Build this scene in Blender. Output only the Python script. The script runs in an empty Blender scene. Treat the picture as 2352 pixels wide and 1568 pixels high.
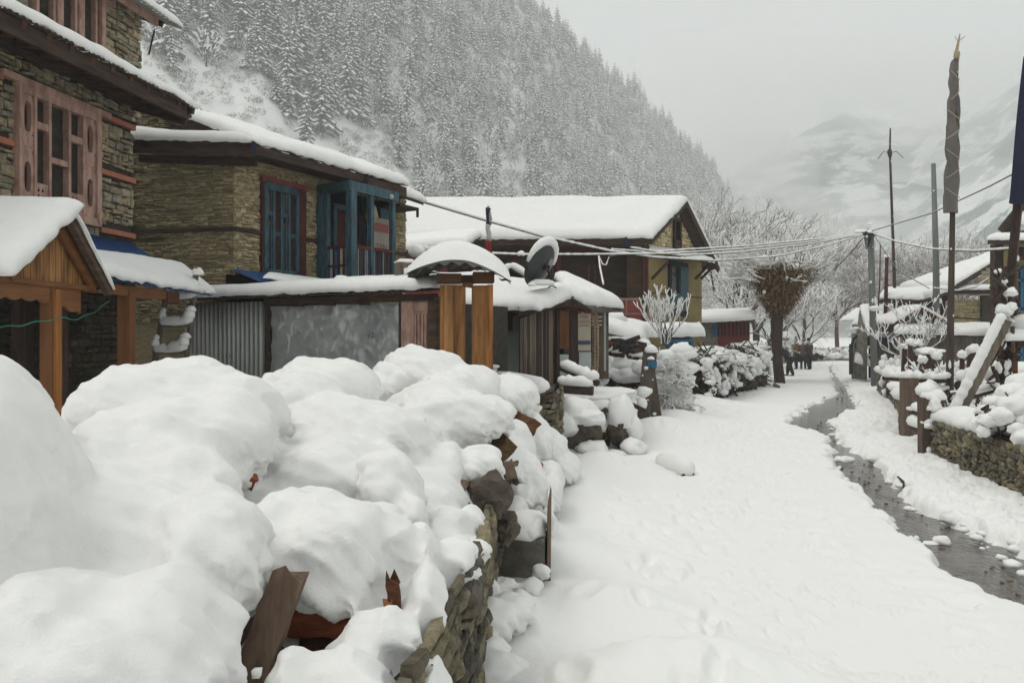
import bpy, bmesh, math, random
import numpy as np
from mathutils import Vector, Matrix, noise
from mathutils.bvhtree import BVHTree
random.seed(7)
R = math.radians
SC = bpy.context.scene
COL = SC.collection
# ---------------------------------------------------------------- camera
F = 1700.0; CX = 1176.0; HY = 770.0; ZC = 1.95
cam_d = bpy.data.cameras.new("camera"); cam = bpy.data.objects.new("camera", cam_d)
COL.objects.link(cam); SC.camera = cam
cam_d.sensor_width = 36; cam_d.lens = 36 * F / 2352.0
cam_d.shift_y = -(784 - HY) / 2352.0
cam_d.clip_start = 0.05; cam_d.clip_end = 6000
cam.location = (0, 0, ZC); cam.rotation_euler = (R(90), 0, 0)
# ---------------------------------------------------------------- world, sun, exposure
SUN_EL, SUN_AZ = R(62), R(-105)
w = bpy.data.worlds.new("World"); SC.world = w; w.use_nodes = True
nt = w.node_tree; N = nt.nodes; Lk = nt.links
for n in list(N): N.remove(n)
out = N.new('ShaderNodeOutputWorld'); bg1 = N.new('ShaderNodeBackground'); bg2 = N.new('ShaderNodeBackground')
sky = N.new('ShaderNodeTexSky'); sky.sky_type = 'NISHITA'; sky.sun_disc = False
sky.sun_elevation = SUN_EL; sky.sun_rotation = SUN_AZ
bg1.inputs[1].default_value = 0.08
Lk.new(sky.outputs[0], bg1.inputs[0])
tc = N.new('ShaderNodeTexCoord'); mp = N.new('ShaderNodeMapping'); mp.inputs['Scale'].default_value = (1.6, 1.6, 4.5)
nz = N.new('ShaderNodeTexNoise'); nz.inputs['Scale'].default_value = 1.5; nz.inputs['Detail'].default_value = 6
cr = N.new('ShaderNodeValToRGB')
cr.color_ramp.elements[0].position = 0.35; cr.color_ramp.elements[0].color = (0.565, 0.583, 0.573, 1)
cr.color_ramp.elements[1].position = 0.7; cr.color_ramp.elements[1].color = (0.695, 0.695, 0.675, 1)
Lk.new(tc.outputs['Generated'], mp.inputs[0]); Lk.new(mp.outputs[0], nz.inputs[0]); Lk.new(nz.outputs[0], cr.inputs[0])
Lk.new(cr.outputs[0], bg2.inputs[0]); bg2.inputs[1].default_value = 0.70
mx = N.new('ShaderNodeMixShader'); mx.inputs[0].default_value = 0.86
Lk.new(bg1.outputs[0], mx.inputs[1]); Lk.new(bg2.outputs[0], mx.inputs[2]); Lk.new(mx.outputs[0], out.inputs[0])
sd = bpy.data.lights.new("sun", 'SUN'); sun = bpy.data.objects.new("sun", sd); COL.objects.link(sun)
sd.energy = 1.0; sd.angle = R(35); sd.color = (1.0, 0.965, 0.91)
sun.rotation_euler = Vector((math.sin(SUN_AZ) * math.cos(SUN_EL), math.cos(SUN_AZ) * math.cos(SUN_EL), math.sin(SUN_EL))).to_track_quat('Z', 'Y').to_euler()
SC.view_settings.view_transform = 'Standard'; SC.view_settings.look = 'None'
SC.view_settings.exposure = 0.83; SC.view_settings.gamma = 1.0
cy = SC.cycles
cy.use_adaptive_sampling = True; cy.adaptive_threshold = 0.02; cy.adaptive_min_samples = 16
cy.use_denoising = True; cy.max_bounces = 7; cy.diffuse_bounces = 3; cy.glossy_bounces = 2
cy.transmission_bounces = 2; cy.volume_bounces = 3; cy.transparent_max_bounces = 4
cy.caustics_reflective = False; cy.caustics_refractive = False

# ---------------------------------------------------------------- helpers
def P(px, py, Y): return Vector(((px - CX) / F * Y, Y, ZC + (HY - py) / F * Y))
def V(*a): return Vector(a)
def lerp(a, b, t): return a + (b - a) * t
def rnd(a, b): return random.uniform(a, b)
def nz1(x, y=0.0, z=0.0): return noise.noise(Vector((x, y, z)))

class MB:
    def __init__(s): s.v = []; s.f = []; s.m = []; s.t = []; s.smooth = False
    def add(s, vs, fs, tint=None, mi=0):
        b = len(s.v); s.v.extend([tuple(p) for p in vs])
        s.f.extend([tuple(i + b for i in f) for f in fs]); s.m.extend([mi] * len(fs))
        s.t.extend([tint or (1, 1, 1)] * len(vs))
    def hexa(s, p, tint=None, mi=0):   # p: 8 pts, bottom 0-3 ccw, top 4-7
        s.add(p, [(3, 2, 1, 0), (4, 5, 6, 7), (0, 1, 5, 4), (1, 2, 6, 5), (2, 3, 7, 6), (3, 0, 4, 7)], tint, mi)
    def box(s, c, d, rz=0.0, tint=None, mi=0, rx=0.0, ry=0.0):
        M = Matrix.Rotation(rz, 3, 'Z') @ Matrix.Rotation(ry, 3, 'Y') @ Matrix.Rotation(rx, 3, 'X'); c = Vector(c); x, y, z = d[0] / 2, d[1] / 2, d[2] / 2
        s.hexa([c + M @ Vector(q) for q in ((-x, -y, -z), (x, -y, -z), (x, y, -z), (-x, y, -z), (-x, -y, z), (x, -y, z), (x, y, z), (-x, y, z))], tint, mi)
    def beam(s, p0, p1, wd, ht, up=None, tint=None, mi=0, taper=1.0, bev=0.0):
        p0 = Vector(p0); p1 = Vector(p1); d = (p1 - p0).normalized()
        up = Vector(up) if up is not None else (Vector((0, 0, 1)) if abs(d.z) < 0.95 else Vector((0, 1, 0)))
        sx = d.cross(up).normalized(); uz = sx.cross(d).normalized()
        sec = lambda p, k: [p + sx * a * wd * k / 2 + uz * b * ht * k / 2 for a, b in ((-1, -1), (1, -1), (1, 1), (-1, 1))]
        a = sec(p0, 1.0); b = sec(p1, taper)
        s.add(a + b, [(0, 1, 2, 3), (7, 6, 5, 4), (0, 4, 5, 1), (1, 5, 6, 2), (2, 6, 7, 3), (3, 7, 4, 0)], tint, mi)
    def fbox(s, fn, s0, s1, o0, o1, z0, z1, tint=None, mi=0):
        s.hexa([fn(s0, o0, z0), fn(s1, o0, z0), fn(s1, o1, z0), fn(s0, o1, z0), fn(s0, o0, z1), fn(s1, o0, z1), fn(s1, o1, z1), fn(s0, o1, z1)], tint, mi)
    def slab(s, A, B, C, D, th, tint=None, mi=0):   # quad thickened downward
        A, B, C, D = map(Vector, (A, B, C, D)); dn = Vector((0, 0, -th))
        s.hexa([A + dn, B + dn, C + dn, D + dn, A, B, C, D], tint, mi)
    def prism(s, poly, off, tint=None, mi=0):       # poly pts extruded by off vector
        poly = [Vector(p) for p in poly]; off = Vector(off); n = len(poly)
        s.add(poly + [p + off for p in poly], [tuple(range(n))[::-1], tuple(range(n, 2 * n))] + [(i, (i + 1) % n, n + (i + 1) % n, n + i) for i in range(n)], tint, mi)
    def tube(s, pts, rad, sides=8, cap=True, tint=None, mi=0, flat=1.0, wob=0.0):
        pts = [Vector(p) for p in pts]; n = len(pts)
        if not hasattr(rad, '__len__'): rad = [rad] * n
        vs = []; prev = None
        for i, p in enumerate(pts):
            d = (pts[min(i + 1, n - 1)] - pts[max(i - 1, 0)])
            d = d.normalized() if d.length > 1e-9 else Vector((0, 0, 1))
            ref = Vector((0, 0, 1)) if abs(d.z) < 0.9 else Vector((1, 0, 0))
            a = d.cross(ref).normalized(); b = a.cross(d).normalized()
            if prev is not None and abs(d.z) >= 0.9:
                a = (prev - d * prev.dot(d)).normalized(); b = a.cross(d).normalized()
            prev = a
            for k in range(sides):
                t = 2 * math.pi * k / sides; q = rad[i] * (1 + (rnd(-wob, wob) if wob else 0))
                vs.append(p + a * math.cos(t) * q + b * math.sin(t) * q * flat)
        fs = [(i * sides + k, i * sides + (k + 1) % sides, (i + 1) * sides + (k + 1) % sides, (i + 1) * sides + k) for i in range(n - 1) for k in range(sides)]
        if cap: fs += [tuple(range(sides))[::-1], tuple((n - 1) * sides + k for k in range(sides))]
        s.add(vs, fs, tint, mi)
    def grid(s, fn, nu, nv, tint=None, mi=0):
        vs = [fn(i / nu, j / nv) for j in range(nv + 1) for i in range(nu + 1)]
        fs = [(j * (nu + 1) + i, j * (nu + 1) + i + 1, (j + 1) * (nu + 1) + i + 1, (j + 1) * (nu + 1) + i) for j in range(nv) for i in range(nu)]
        s.add(vs, fs, tint, mi)
    def blob(s, c, r, amp=0.12, fr=1.3, sub=2, flatb=None, tint=None, mi=0, rz=0.0):
        vs, fs = ICO[sub]; c = Vector(c); sd_ = rnd(0, 100); out_ = []; ca, sa = math.cos(rz), math.sin(rz)
        for q in vs:
            k = 1 + amp * (noise.noise(q * fr + Vector((sd_, sd_ * .7, 0))) * 2 + (noise.noise(q * fr * 2.9 + Vector((sd_, 7, sd_))) * .8 if sub > 2 else 0))
            x, y, z = q.x * r[0] * k, q.y * r[1] * k, q.z * r[2] * k
            if flatb is not None and z < -flatb * r[2]: z = -flatb * r[2]
            out_.append((c.x + x * ca - y * sa, c.y + x * sa + y * ca, c.z + z))
        s.add(out_, fs, tint, mi)

def _ico(n):
    bm = bmesh.new(); bmesh.ops.create_icosphere(bm, subdivisions=n, radius=1.0)
    vs = [v.co.copy() for v in bm.verts]; fs = [tuple(v.index for v in f.verts) for f in bm.faces]; bm.free(); return vs, fs
ICO = {k: _ico(k) for k in (1, 2, 3, 4)}

def to_mesh(name, mb, mats, off, smooth):
    me = bpy.data.meshes.new(name); o = Vector(off)
    me.from_pydata([(x - o.x, y - o.y, z - o.z) for x, y, z in mb.v], [], mb.f)
    for m in (mats if isinstance(mats, (list, tuple)) else [mats]): me.materials.append(m)
    if any(mb.m): me.polygons.foreach_set('material_index', mb.m)
    at = me.color_attributes.new('tint', 'FLOAT_COLOR', 'POINT')
    at.data.foreach_set('color', np.array([(a, b, c, 1) for a, b, c in mb.t], dtype=np.float32).ravel())
    if smooth: me.polygons.foreach_set('use_smooth', [True] * len(me.polygons))
    me.update(); return me
def part(name, mb, mats, parent, label=None, smooth=None, stuff=False):
    smooth = mb.smooth if smooth is None else smooth
    off = parent.matrix_world.translation if not parent.parent else parent.parent.location + parent.location
    if parent.type == 'EMPTY' and not parent.parent: off = parent.location
    elif parent.parent: off = WORG[parent.name]
    else: off = parent.location
    o = bpy.data.objects.new(name, to_mesh(name, mb, mats, off, smooth)); COL.objects.link(o); o.parent = parent
    WORG[o.name] = Vector(off)
    if label: o['label'] = label
    if stuff: o['kind'] = 'stuff'
    return o
WORG = {}
SPLIT = {'post', 'timber_band', 'rafter', 'rung', 'rail', 'baluster', 'gate_post', 'rake_board', 'trim_post', 'binding_cord', 'tin_panel', 'blue_rag', 'awning_strut', 'door_frame', 'balcony_rail', 'stamped_mark', 'printed_mark', 'white_board', 'door_post', 'cap_stone'}
_part1 = part
def part(name, mb, mats, parent, label=None, smooth=None, stuff=False):
    if name in SPLIT and mb.f:
        pr = list(range(len(mb.v)))
        def fd(a):
            while pr[a] != a: pr[a] = pr[pr[a]]; a = pr[a]
            return a
        for f in mb.f:
            r0 = fd(f[0])
            for i in f[1:]: pr[fd(i)] = r0
        comp = {}
        for i, f in enumerate(mb.f): comp.setdefault(fd(f[0]), []).append(i)
        if 1 < len(comp) <= 100:
            first = None
            for key, fl in comp.items():
                m2 = MB(); m2.smooth = mb.smooth; mp2 = {}
                for i in fl:
                    g = []
                    for j in mb.f[i]:
                        if j not in mp2: mp2[j] = len(m2.v); m2.v.append(mb.v[j]); m2.t.append(mb.t[j])
                        g.append(mp2[j])
                    m2.f.append(tuple(g)); m2.m.append(mb.m[i])
                o = _part1(name, m2, mats, parent, label, smooth, stuff); first = first or o
            return first
    return _part1(name, mb, mats, parent, label, smooth, stuff)
def tag(o, label=None, cat=None, group=None, kind=None):
    if label: o['label'] = label
    if cat: o['category'] = cat
    if group: o['group'] = group
    if kind: o['kind'] = kind
    return o
def thing(name, loc, label, cat, group=None):
    o = bpy.data.objects.new(name, None); COL.objects.link(o); o.location = Vector(loc); o.empty_display_size = .2
    return tag(o, label, cat, group)
def single(name, mb, mats, label=None, cat=None, group=None, kind=None, smooth=None):
    a = np.array(mb.v); c = Vector(((a[:, 0].min() + a[:, 0].max()) / 2, (a[:, 1].min() + a[:, 1].max()) / 2, a[:, 2].min()))
    if kind == 'structure': c = Vector((0, 0, 0))
    o = bpy.data.objects.new(name, to_mesh(name, mb, mats, c, mb.smooth if smooth is None else smooth)); COL.objects.link(o); o.location = c
    return tag(o, label, cat, group, kind)
def copy_tree(o, parent=None):
    c = o.copy(); COL.objects.link(c)
    if parent is not None: c.parent = parent
    for ch in list(o.children): copy_tree(ch, c)
    return c

# ---------------------------------------------------------------- materials
def mk(name, col=(.5, .5, .5), col2=None, scale=(6, 6, 6), rough=.85, bump=.3, bdist=.01, tint=False, detail=6, metal=0.0, spec=.3, voro=None, contrast=(.3, .7), coord='Object', fine=None):
    m = bpy.data.materials.new(name); m.use_nodes = True; t = m.node_tree; n = t.nodes; L = t.links
    b = n['Principled BSDF']; b.inputs['Roughness'].default_value = rough; b.inputs['Metallic'].default_value = metal
    b.inputs['Specular IOR Level'].default_value = spec
    co = n.new('ShaderNodeTexCoord'); ma = n.new('ShaderNodeMapping'); ma.inputs['Scale'].default_value = scale
    L.new(co.outputs[coord], ma.inputs[0])
    z = n.new('ShaderNodeTexNoise'); z.inputs['Detail'].default_value = detail; z.inputs['Scale'].default_value = 1.0; z.inputs['Roughness'].default_value = .62
    L.new(ma.outputs[0], z.inputs[0])
    r = n.new('ShaderNodeValToRGB'); r.color_ramp.elements[0].position = contrast[0]; r.color_ramp.elements[1].position = contrast[1]
    c2 = col2 or tuple(x * .55 for x in col)
    r.color_ramp.elements[0].color = (*c2, 1); r.color_ramp.elements[1].color = (*col, 1)
    L.new(z.outputs[0], r.inputs[0]); cur = r.outputs[0]
    if tint:
        a = n.new('ShaderNodeAttribute'); a.attribute_name = 'tint'; q = n.new('ShaderNodeMix'); q.data_type = 'RGBA'; q.blend_type = 'MULTIPLY'; q.inputs[0].default_value = 1
        L.new(cur, q.inputs[6]); L.new(a.outputs['Color'], q.inputs[7]); cur = q.outputs[2]
    L.new(cur, b.inputs['Base Color'])
    if bump:
        bp = n.new('ShaderNodeBump'); bp.inputs['Strength'].default_value = bump; bp.inputs['Distance'].default_value = bdist
        h = z.outputs[0]
        if fine:
            z2 = n.new('ShaderNodeTexNoise'); z2.inputs['Scale'].default_value = fine; z2.inputs['Detail'].default_value = 4
            L.new(co.outputs[coord], z2.inputs[0]); ad = n.new('ShaderNodeMath'); ad.operation = 'ADD'; L.new(h, ad.inputs[0]); L.new(z2.outputs[0], ad.inputs[1]); h = ad.outputs[0]
        L.new(h, bp.inputs['Height']); L.new(bp.outputs[0], b.inputs['Normal'])
    return m
M = {}
M['snow'] = mk('snow', (.865, .862, .838), (.81, .808, .785), (7, 7, 7), .95, .38, .007, spec=.1, fine=110)
M['snow_far'] = mk('snow_far', (.90, .90, .885), (.84, .85, .84), (.6, .6, .6), .95, 0, spec=.1)
M['stone'] = mk('stone', (1, 1, 1), (.40, .39, .36), (12, 12, 20), .9, 1.0, .02, tint=True, fine=60)
M['mud_stone'] = mk('mud_stone', (1, 1, 1), (.55, .52, .45), (10, 10, 16), .95, .8, .012, tint=True, fine=50)
M['mortar'] = mk('mortar', (.06, .052, .04), (.025, .022, .018), (8, 8, 8), .95, .6, .01)
M['mud'] = mk('mud', (.36, .30, .18), (.20, .165, .10), (7, 7, 22), .95, .9, .02, fine=40)
M['ochre'] = mk('ochre_plaster', (.29, .22, .095), (.20, .155, .07), (3, 3, 3), .95, .4, .01)
M['pine'] = mk('pine_wood', (.22, .095, .038), (.10, .042, .018), (9, 9, .9), .7, .3, .005, tint=True, spec=.25)
M['pine_gate'] = mk('fresh_pine', (.44, .225, .085), (.15, .07, .03), (14, 14, 1.3), .75, .5, .006, tint=True, spec=.2, contrast=(.34, .60))
M['pine_h'] = mk('pine_wood_board', (.24, .105, .038), (.12, .05, .02), (1.2, 1.2, 9), .7, .3, .005, tint=True)
M['dark'] = mk('weathered_wood', (.075, .05, .038), (.028, .018, .014), (14, 14, 2), .9, .5, .008, tint=True)
M['dark_h'] = mk('weathered_beam', (.075, .048, .035), (.025, .016, .013), (2.5, 2.5, 16), .9, .5, .008, tint=True)
M['greywood'] = mk('grey_wood', (.22, .18, .145), (.08, .06, .048), (16, 16, 1.6), .9, .6, .008, tint=True)
M['rawwood'] = mk('split_firewood', (.20, .12, .065), (.05, .03, .022), (5, 22, 22), .9, .8, .012, tint=True, fine=30)
M['rose'] = mk('rose_paint', (.46, .295, .235), (.27, .16, .125), (11, 11, 4), .75, .35, .005, tint=True, contrast=(.36, .6))
M['red'] = mk('red_paint', (.20, .045, .038), (.12, .03, .026), (6, 6, 2), .7, .25, .005, tint=True)
M['maroon'] = mk('maroon_wood', (.10, .028, .022), (.045, .014, .012), (6, 6, 2), .8, .3, .005, tint=True)
M['blue'] = mk('blue_paint', (.055, .115, .145), (.025, .052, .066), (14, 14, 3), .6, .3, .005, tint=True, contrast=(.36, .58))
M['bright_blue'] = mk('bright_blue_paint', (.03, .15, .27), (.02, .09, .17), (5, 5, 2), .6, .2, .005)
M['navy'] = mk('navy_wood', (.008, .018, .038), (.005, .008, .015), (5, 5, 2), .7, .2, .005)
M['tarp'] = mk('blue_tin', (.03, .105, .30), (.018, .06, .18), (5, 5, 5), .5, .3, .01)
M['tin'] = mk('grey_tin', (.52, .53, .49), (.34, .35, .33), (3, 3, 1.2), .45, .2, .005, metal=.25, spec=.5, tint=True)
M['tin_light'] = mk('pale_tin', (.50, .54, .51), (.36, .40, .385), (2, 2, 2), .5, .2, .005, metal=.15)
M['rust'] = mk('rusty_tin', (.085, .065, .05), (.04, .03, .025), (5, 5, 5), .7, .3, .01, metal=.2)
M['plastic'] = mk('plastic_sheet', (.50, .515, .50), (.24, .255, .26), (1.1, 1.1, 1.1), .24, .6, .06, metal=.25, spec=.5, fine=2.5)
M['glass'] = mk('dark_glass', (.02, .022, .024), (.01, .01, .012), (3, 3, 3), .15, 0, spec=.6)
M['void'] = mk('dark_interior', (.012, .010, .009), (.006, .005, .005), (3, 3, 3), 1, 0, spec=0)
M['white'] = mk('white_paint', (.55, .54, .52), (.38, .36, .34), (8, 8, 8), .7, .1, .005)
M['black'] = mk('black_cable', (.02, .02, .022), None, (8, 8, 8), .6, 0)
M['dish'] = mk('dish_enamel', (.045, .048, .05), (.035, .037, .04), (6, 6, 6), .45, .05, .002)
M['concrete'] = mk('concrete', (.27, .26, .215), (.12, .11, .09), (5, 5, 5), .9, .5, .01, fine=40)
M['polegrey'] = mk('steel_pole', (.17, .185, .17), (.11, .12, .115), (8, 8, 1), .6, .1, .003, metal=.2)
M['bark'] = mk('bark', (.075, .052, .04), (.03, .02, .016), (14, 14, 4), .95, .8, .02, tint=True)
M['twig'] = mk('twig', (.075, .058, .05), (.045, .034, .03), (3, 3, 3), .95, 0, tint=True)
M['hay'] = mk('dry_leaf_fodder', (.23, .15, .08), (.10, .062, .035), (8, 8, 8), .95, .6, .03, tint=True)
M['rock'] = mk('dark_rock', (.15, .12, .092), (.05, .04, .032), (6, 6, 6), .85, .8, .03, fine=30)
M['needles'] = mk('needles', (.16, .172, .158), (.10, .11, .10), (.5, .5, .5), .95, 0)
M['gravel'] = mk('gravel', (.16, .13, .10), (.05, .04, .032), (30, 30, 30), .8, .8, .02, tint=True)
M['cloth_grey'] = mk('grey_cloth', (.17, .155, .14), (.12, .11, .10), (4, 4, 2), .9, .3, .01)
M['cloth_navy'] = mk('navy_cloth', (.022, .026, .058), (.012, .015, .036), (4, 4, 2), .9, .3, .01)
M['cloth_red'] = mk('red_cloth', (.30, .02, .02), (.2, .015, .015), (4, 4, 2), .9, .2, .01)
M['cloth_cream'] = mk('cream_cloth', (.42, .35, .24), (.3, .24, .16), (4, 4, 2), .9, .2, .01)
M['cloth_white'] = mk('white_cloth', (.5, .48, .46), (.36, .35, .34), (4, 4, 2), .9, .2, .01)
M['skin'] = mk('skin', (.30, .17, .11), None, (3, 3, 3), .6, 0)
M['banner'] = mk('banner_vinyl', (.42, .38, .29), (.33, .29, .22), (3, 3, 3), .5, .1, .005)
M['ink_red'] = mk('red_ink', (.30, .10, .08), (.25, .08, .07), (5, 5, 5), .6, 0)
M['ink_dark'] = mk('dark_ink', (.09, .095, .105), (.06, .06, .07), (5, 5, 5), .6, 0)
M['green'] = mk('green_board', (.06, .20, .15), (.045, .16, .12), (4, 4, 4), .6, .1, .005)
M['wire_green'] = mk('green_line', (.05, .25, .16), None, (4, 4, 4), .6, 0)

# ---------------------------------------------------------------- snow builders
def snow_quad(mb, A, B, C, D, th, r=None, step=.08, wob=.03, lump=.02, seed=None, over=0.03, open_top=False):
    """snow lying on the quad A-B (eave) C-D (ridge): rounded, bulging rim, closed underside"""
    A, B, C, D = map(Vector, (A, B, C, D)); sd_ = rnd(0, 99) if seed is None else seed
    r = r or min(th * .9, .16)
    lu = ((B - A).length + (C - D).length) / 2; lv = ((D - A).length + (C - B).length) / 2
    nu = max(3, min(110, int(lu / step))); nv = max(3, min(70, int(lv / step)))
    eu = B - A; ev = D - A; eun = eu.normalized(); evn = ev.normalized()
    def params(n, L):
        rr = min(r, L * .45); ang = [0, 25, 50, 75]; ps = [(rr * (1 - math.cos(R(a))) / L) for a in ang]
        mid = [lerp(rr / L, 1 - rr / L, i / max(1, n)) for i in range(n + 1)]
        return ps + mid + [1 - p for p in ps[::-1]]
    us = params(nu, lu); vs_ = params(nv, lv); NU = len(us); NV = len(vs_)
    def prof(d):
        q = min(1.0, max(0.0, d / r)); return math.sqrt(max(0, 1 - (1 - q) ** 2))
    vs = []
    for v in vs_:
        for u in us:
            p = A.lerp(B, u).lerp(D.lerp(C, u), v)
            du = min(u, 1 - u) * lu; dv = (v * lv if open_top else min(v, 1 - v) * lv)
            h = th * (prof(du) * prof(dv)) ** .8
            n_ = noise.noise(Vector((p.x * 1.1 + sd_, p.y * 1.1, p.z))) * lump * 1.6 + noise.noise(Vector((p.x * 4 + sd_, p.y * 4, p.z * 4))) * lump * .5
            h += n_ * min(1, h / th)
            # overhang bulge at the rim
            bu = (1 - prof(du)); bv = (1 - prof(dv))
            wv = over + wob * noise.noise(Vector((p.x * 5 + sd_, p.y * 5, p.z * 5)))
            q = p + Vector((0, 0, h))
            mid = math.sin(min(1, h / th) * math.pi) * over
            if bu > 0: q += eun * (-1 if u < .5 else 1) * (wv * bu + mid * .6)
            if bv > 0 and not (open_top and v > .5): q += evn * (-1 if v < .5 else 1) * (wv * bv + mid * .6)
            if h < th * .2: q.z += wob * .9 * noise.noise(Vector((p.x * 7, p.y * 7 + sd_, p.z * 7)))
            vs.append(q)
    fs = [(j * NU + i, j * NU + i + 1, (j + 1) * NU + i + 1, (j + 1) * NU + i) for j in range(NV - 1) for i in range(NU - 1)]
    ring = [i for i in range(NU)] + [j * NU + NU - 1 for j in range(1, NV)] + [(NV - 1) * NU + i for i in range(NU - 2, -1, -1)] + [j * NU for j in range(NV - 2, 0, -1)]
    cpt = (A + B + C + D) / 4
    inn = []
    for k in ring:
        q = Vector(vs[k]); d = cpt - q; d.z = 0
        inn.append(q + d * min(.5, .12 / max(.01, d.length)) + Vector((0, 0, .0)))
    base = len(vs); vs += inn; n = len(ring)
    fs += [(ring[(i + 1) % n], ring[i], base + i, base + (i + 1) % n) for i in range(n)]
    mb.add(vs, fs); mb.smooth = True
def snow_line(mb, pts, wd, ht, step=.12, lump=.35, gaps=0.0, seed=None, sides=7, lift=True):
    """snow clinging on top of a beam, cable or branch"""
    pts = [Vector(p) for p in pts]; out_ = []; sd_ = rnd(0, 99) if seed is None else seed
    for a, b in zip(pts[:-1], pts[1:]):
        n = max(1, int((b - a).length / step))
        out_ += [a.lerp(b, i / n) for i in range(n)]
    out_.append(pts[-1]); n = len(out_); seg = []; rad = []
    def flush():
        if len(seg) > 1:
            k = len(seg); rr = [q * (1 if 0 < i < k - 1 else .45) for i, q in enumerate(rad)]
            mb.tube(seg, rr, sides, True, flat=ht / wd)
    for i, p in enumerate(out_):
        k = 1 + lump * noise.noise(Vector((i * .55 + sd_, sd_, 0))) * 2
        if gaps and noise.noise(Vector((i * .35 + sd_, 5.3, sd_))) < -1 + 2 * gaps * .5 + .35 - .35 and gaps > 0 and noise.noise(Vector((i * .35 + sd_, 5.3, sd_))) < gaps - .5:
            flush(); seg = []; rad = []; continue
        k = max(.35, k)
        seg.append(p + Vector((0, 0, ht * .5 * k if lift else 0))); rad.append(wd * .5 * k)
    flush(); mb.smooth = True
def cap(mb, c, rx, ry, h, sub=2, amp=.12, rz=0.0):
    mb.blob(c, (rx, ry, h), amp, 1.4, sub, flatb=.25, rz=rz); mb.smooth = True

# ---------------------------------------------------------------- masonry
PAL_GREY = [tuple(lerp(q, (.175, .16, .13)[i], .35) * k for i, (q, k) in enumerate(zip(p, (2.45, 2.25, 2.02)))) for p in [(.20, .18, .135), (.15, .14, .11), (.24, .21, .15), (.11, .10, .085), (.17, .16, .125), (.27, .23, .14), (.13, .14, .12), (.19, .165, .12), (.15, .17, .145)]]
PAL_MUD = [tuple(lerp(q, (.25, .212, .14)[i], .35) * 2.05 for i, q in enumerate(p)) for p in [(.27, .225, .13), (.22, .18, .10), (.31, .26, .15), (.18, .145, .085), (.25, .21, .125), (.29, .25, .16)]]
PAL_MOSS = [tuple(q * 1.3 for q in p) for p in [(.21, .18, .115), (.15, .13, .09), (.11, .095, .075), (.27, .23, .15), (.17, .155, .11), (.13, .12, .10)]]
def stones(mb, path, z0, z1, hr=(.08, .16), wr=(.12, .3), out_=.05, openings=(), pal=PAL_GREY, jit=.012, gap=.012, side=1, tilt=0.0, chaos=0.0, zf=None):
    """coursed rubble on the +side of the 2-D polyline path (list of (x,y)); each stone is real relief"""
    path = [Vector((p[0], p[1], 0)) for p in path]
    Ls = [(b - a).length for a, b in zip(path[:-1], path[1:])]; T = sum(Ls)
    def at(s_):
        for a, b, L in zip(path[:-1], path[1:], Ls):
            if s_ <= L + 1e-6 or b is path[-1]:
                d = (b - a).normalized(); return a + d * s_, d
            s_ -= L
    z = z0
    while z < z1 - .02:
        h = min(rnd(*hr), z1 - z); s_ = -rnd(0, .1)
        while s_ < T:
            w_ = rnd(*wr) * (1.25 if h < sum(hr) / 2 else 1); a0 = max(0, s_); a1 = min(T, s_ + w_)
            if zf and z > zf((a0 + a1) / 2) : s_ += w_; continue
            sub = [(z, z + h)]
            if h > sum(hr) / 2 * 1.1 and random.random() < .3: k = z + h * rnd(.35, .65); sub = [(z, k), (k, z + h)]
            for (b0, b1) in sub:
                x0, x1 = a0, a1; skip = False
                for (o0, o1, q0, q1) in openings:
                    if x1 > o0 and x0 < o1 and b1 > q0 + .015 and b0 < q1 - .015:
                        if x0 < o0 - .04: x1 = min(x1, o0)
                        elif x1 > o1 + .04: x0 = max(x0, o1)
                        else: skip = True
                if skip or x1 - x0 < .03: continue
                p0, d = at(x0 + gap / 2); p1, d1 = at(x1 - gap / 2); nrm = Vector((d.y, -d.x, 0)) * side
                j = lambda: rnd(-jit, jit)
                oo = out_ * rnd(.55, 1.25); ins = min(.018, (x1 - x0) * .18, (b1 - b0) * .22)
                zb, zt = b0 + gap / 2, b1 - gap / 2
                bk = [p0 + V(0, 0, zb + j()), p1 + V(0, 0, zb + j()), p1 + V(0, 0, zt + j()), p0 + V(0, 0, zt + j())]
                if chaos:
                    cc = sum(bk, Vector()) / 4; an = rnd(-chaos, chaos); M3 = Matrix.Rotation(an, 3, nrm); bk = [cc + M3 @ (q - cc) for q in bk]
                c = sum(bk, Vector()) / 4
                md = [q + nrm * oo * .75 + (c - q) * .04 for q in bk]
                ft = [q + (c - q) * (2.2 * ins / max(.03, min(x1 - x0, b1 - b0))) + nrm * (oo + rnd(-.012, .012)) for q in bk]
                tn = random.choice(pal); k = rnd(.75, 1.2); tn = tuple(min(1, q * k) for q in tn)
                mb.add(bk + md + ft, [(0, 1, 5, 4), (1, 2, 6, 5), (2, 3, 7, 6), (3, 0, 4, 7), (4, 5, 9, 8), (5, 6, 10, 9), (6, 7, 11, 10), (7, 4, 8, 11), (8, 9, 10, 11)] if side > 0 else
                       [(4, 5, 1, 0), (5, 6, 2, 1), (6, 7, 3, 2), (7, 4, 0, 3), (8, 9, 5, 4), (9, 10, 6, 5), (10, 11, 7, 6), (11, 8, 4, 7), (11, 10, 9, 8)], tn)
            s_ += w_
        z += h
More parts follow.
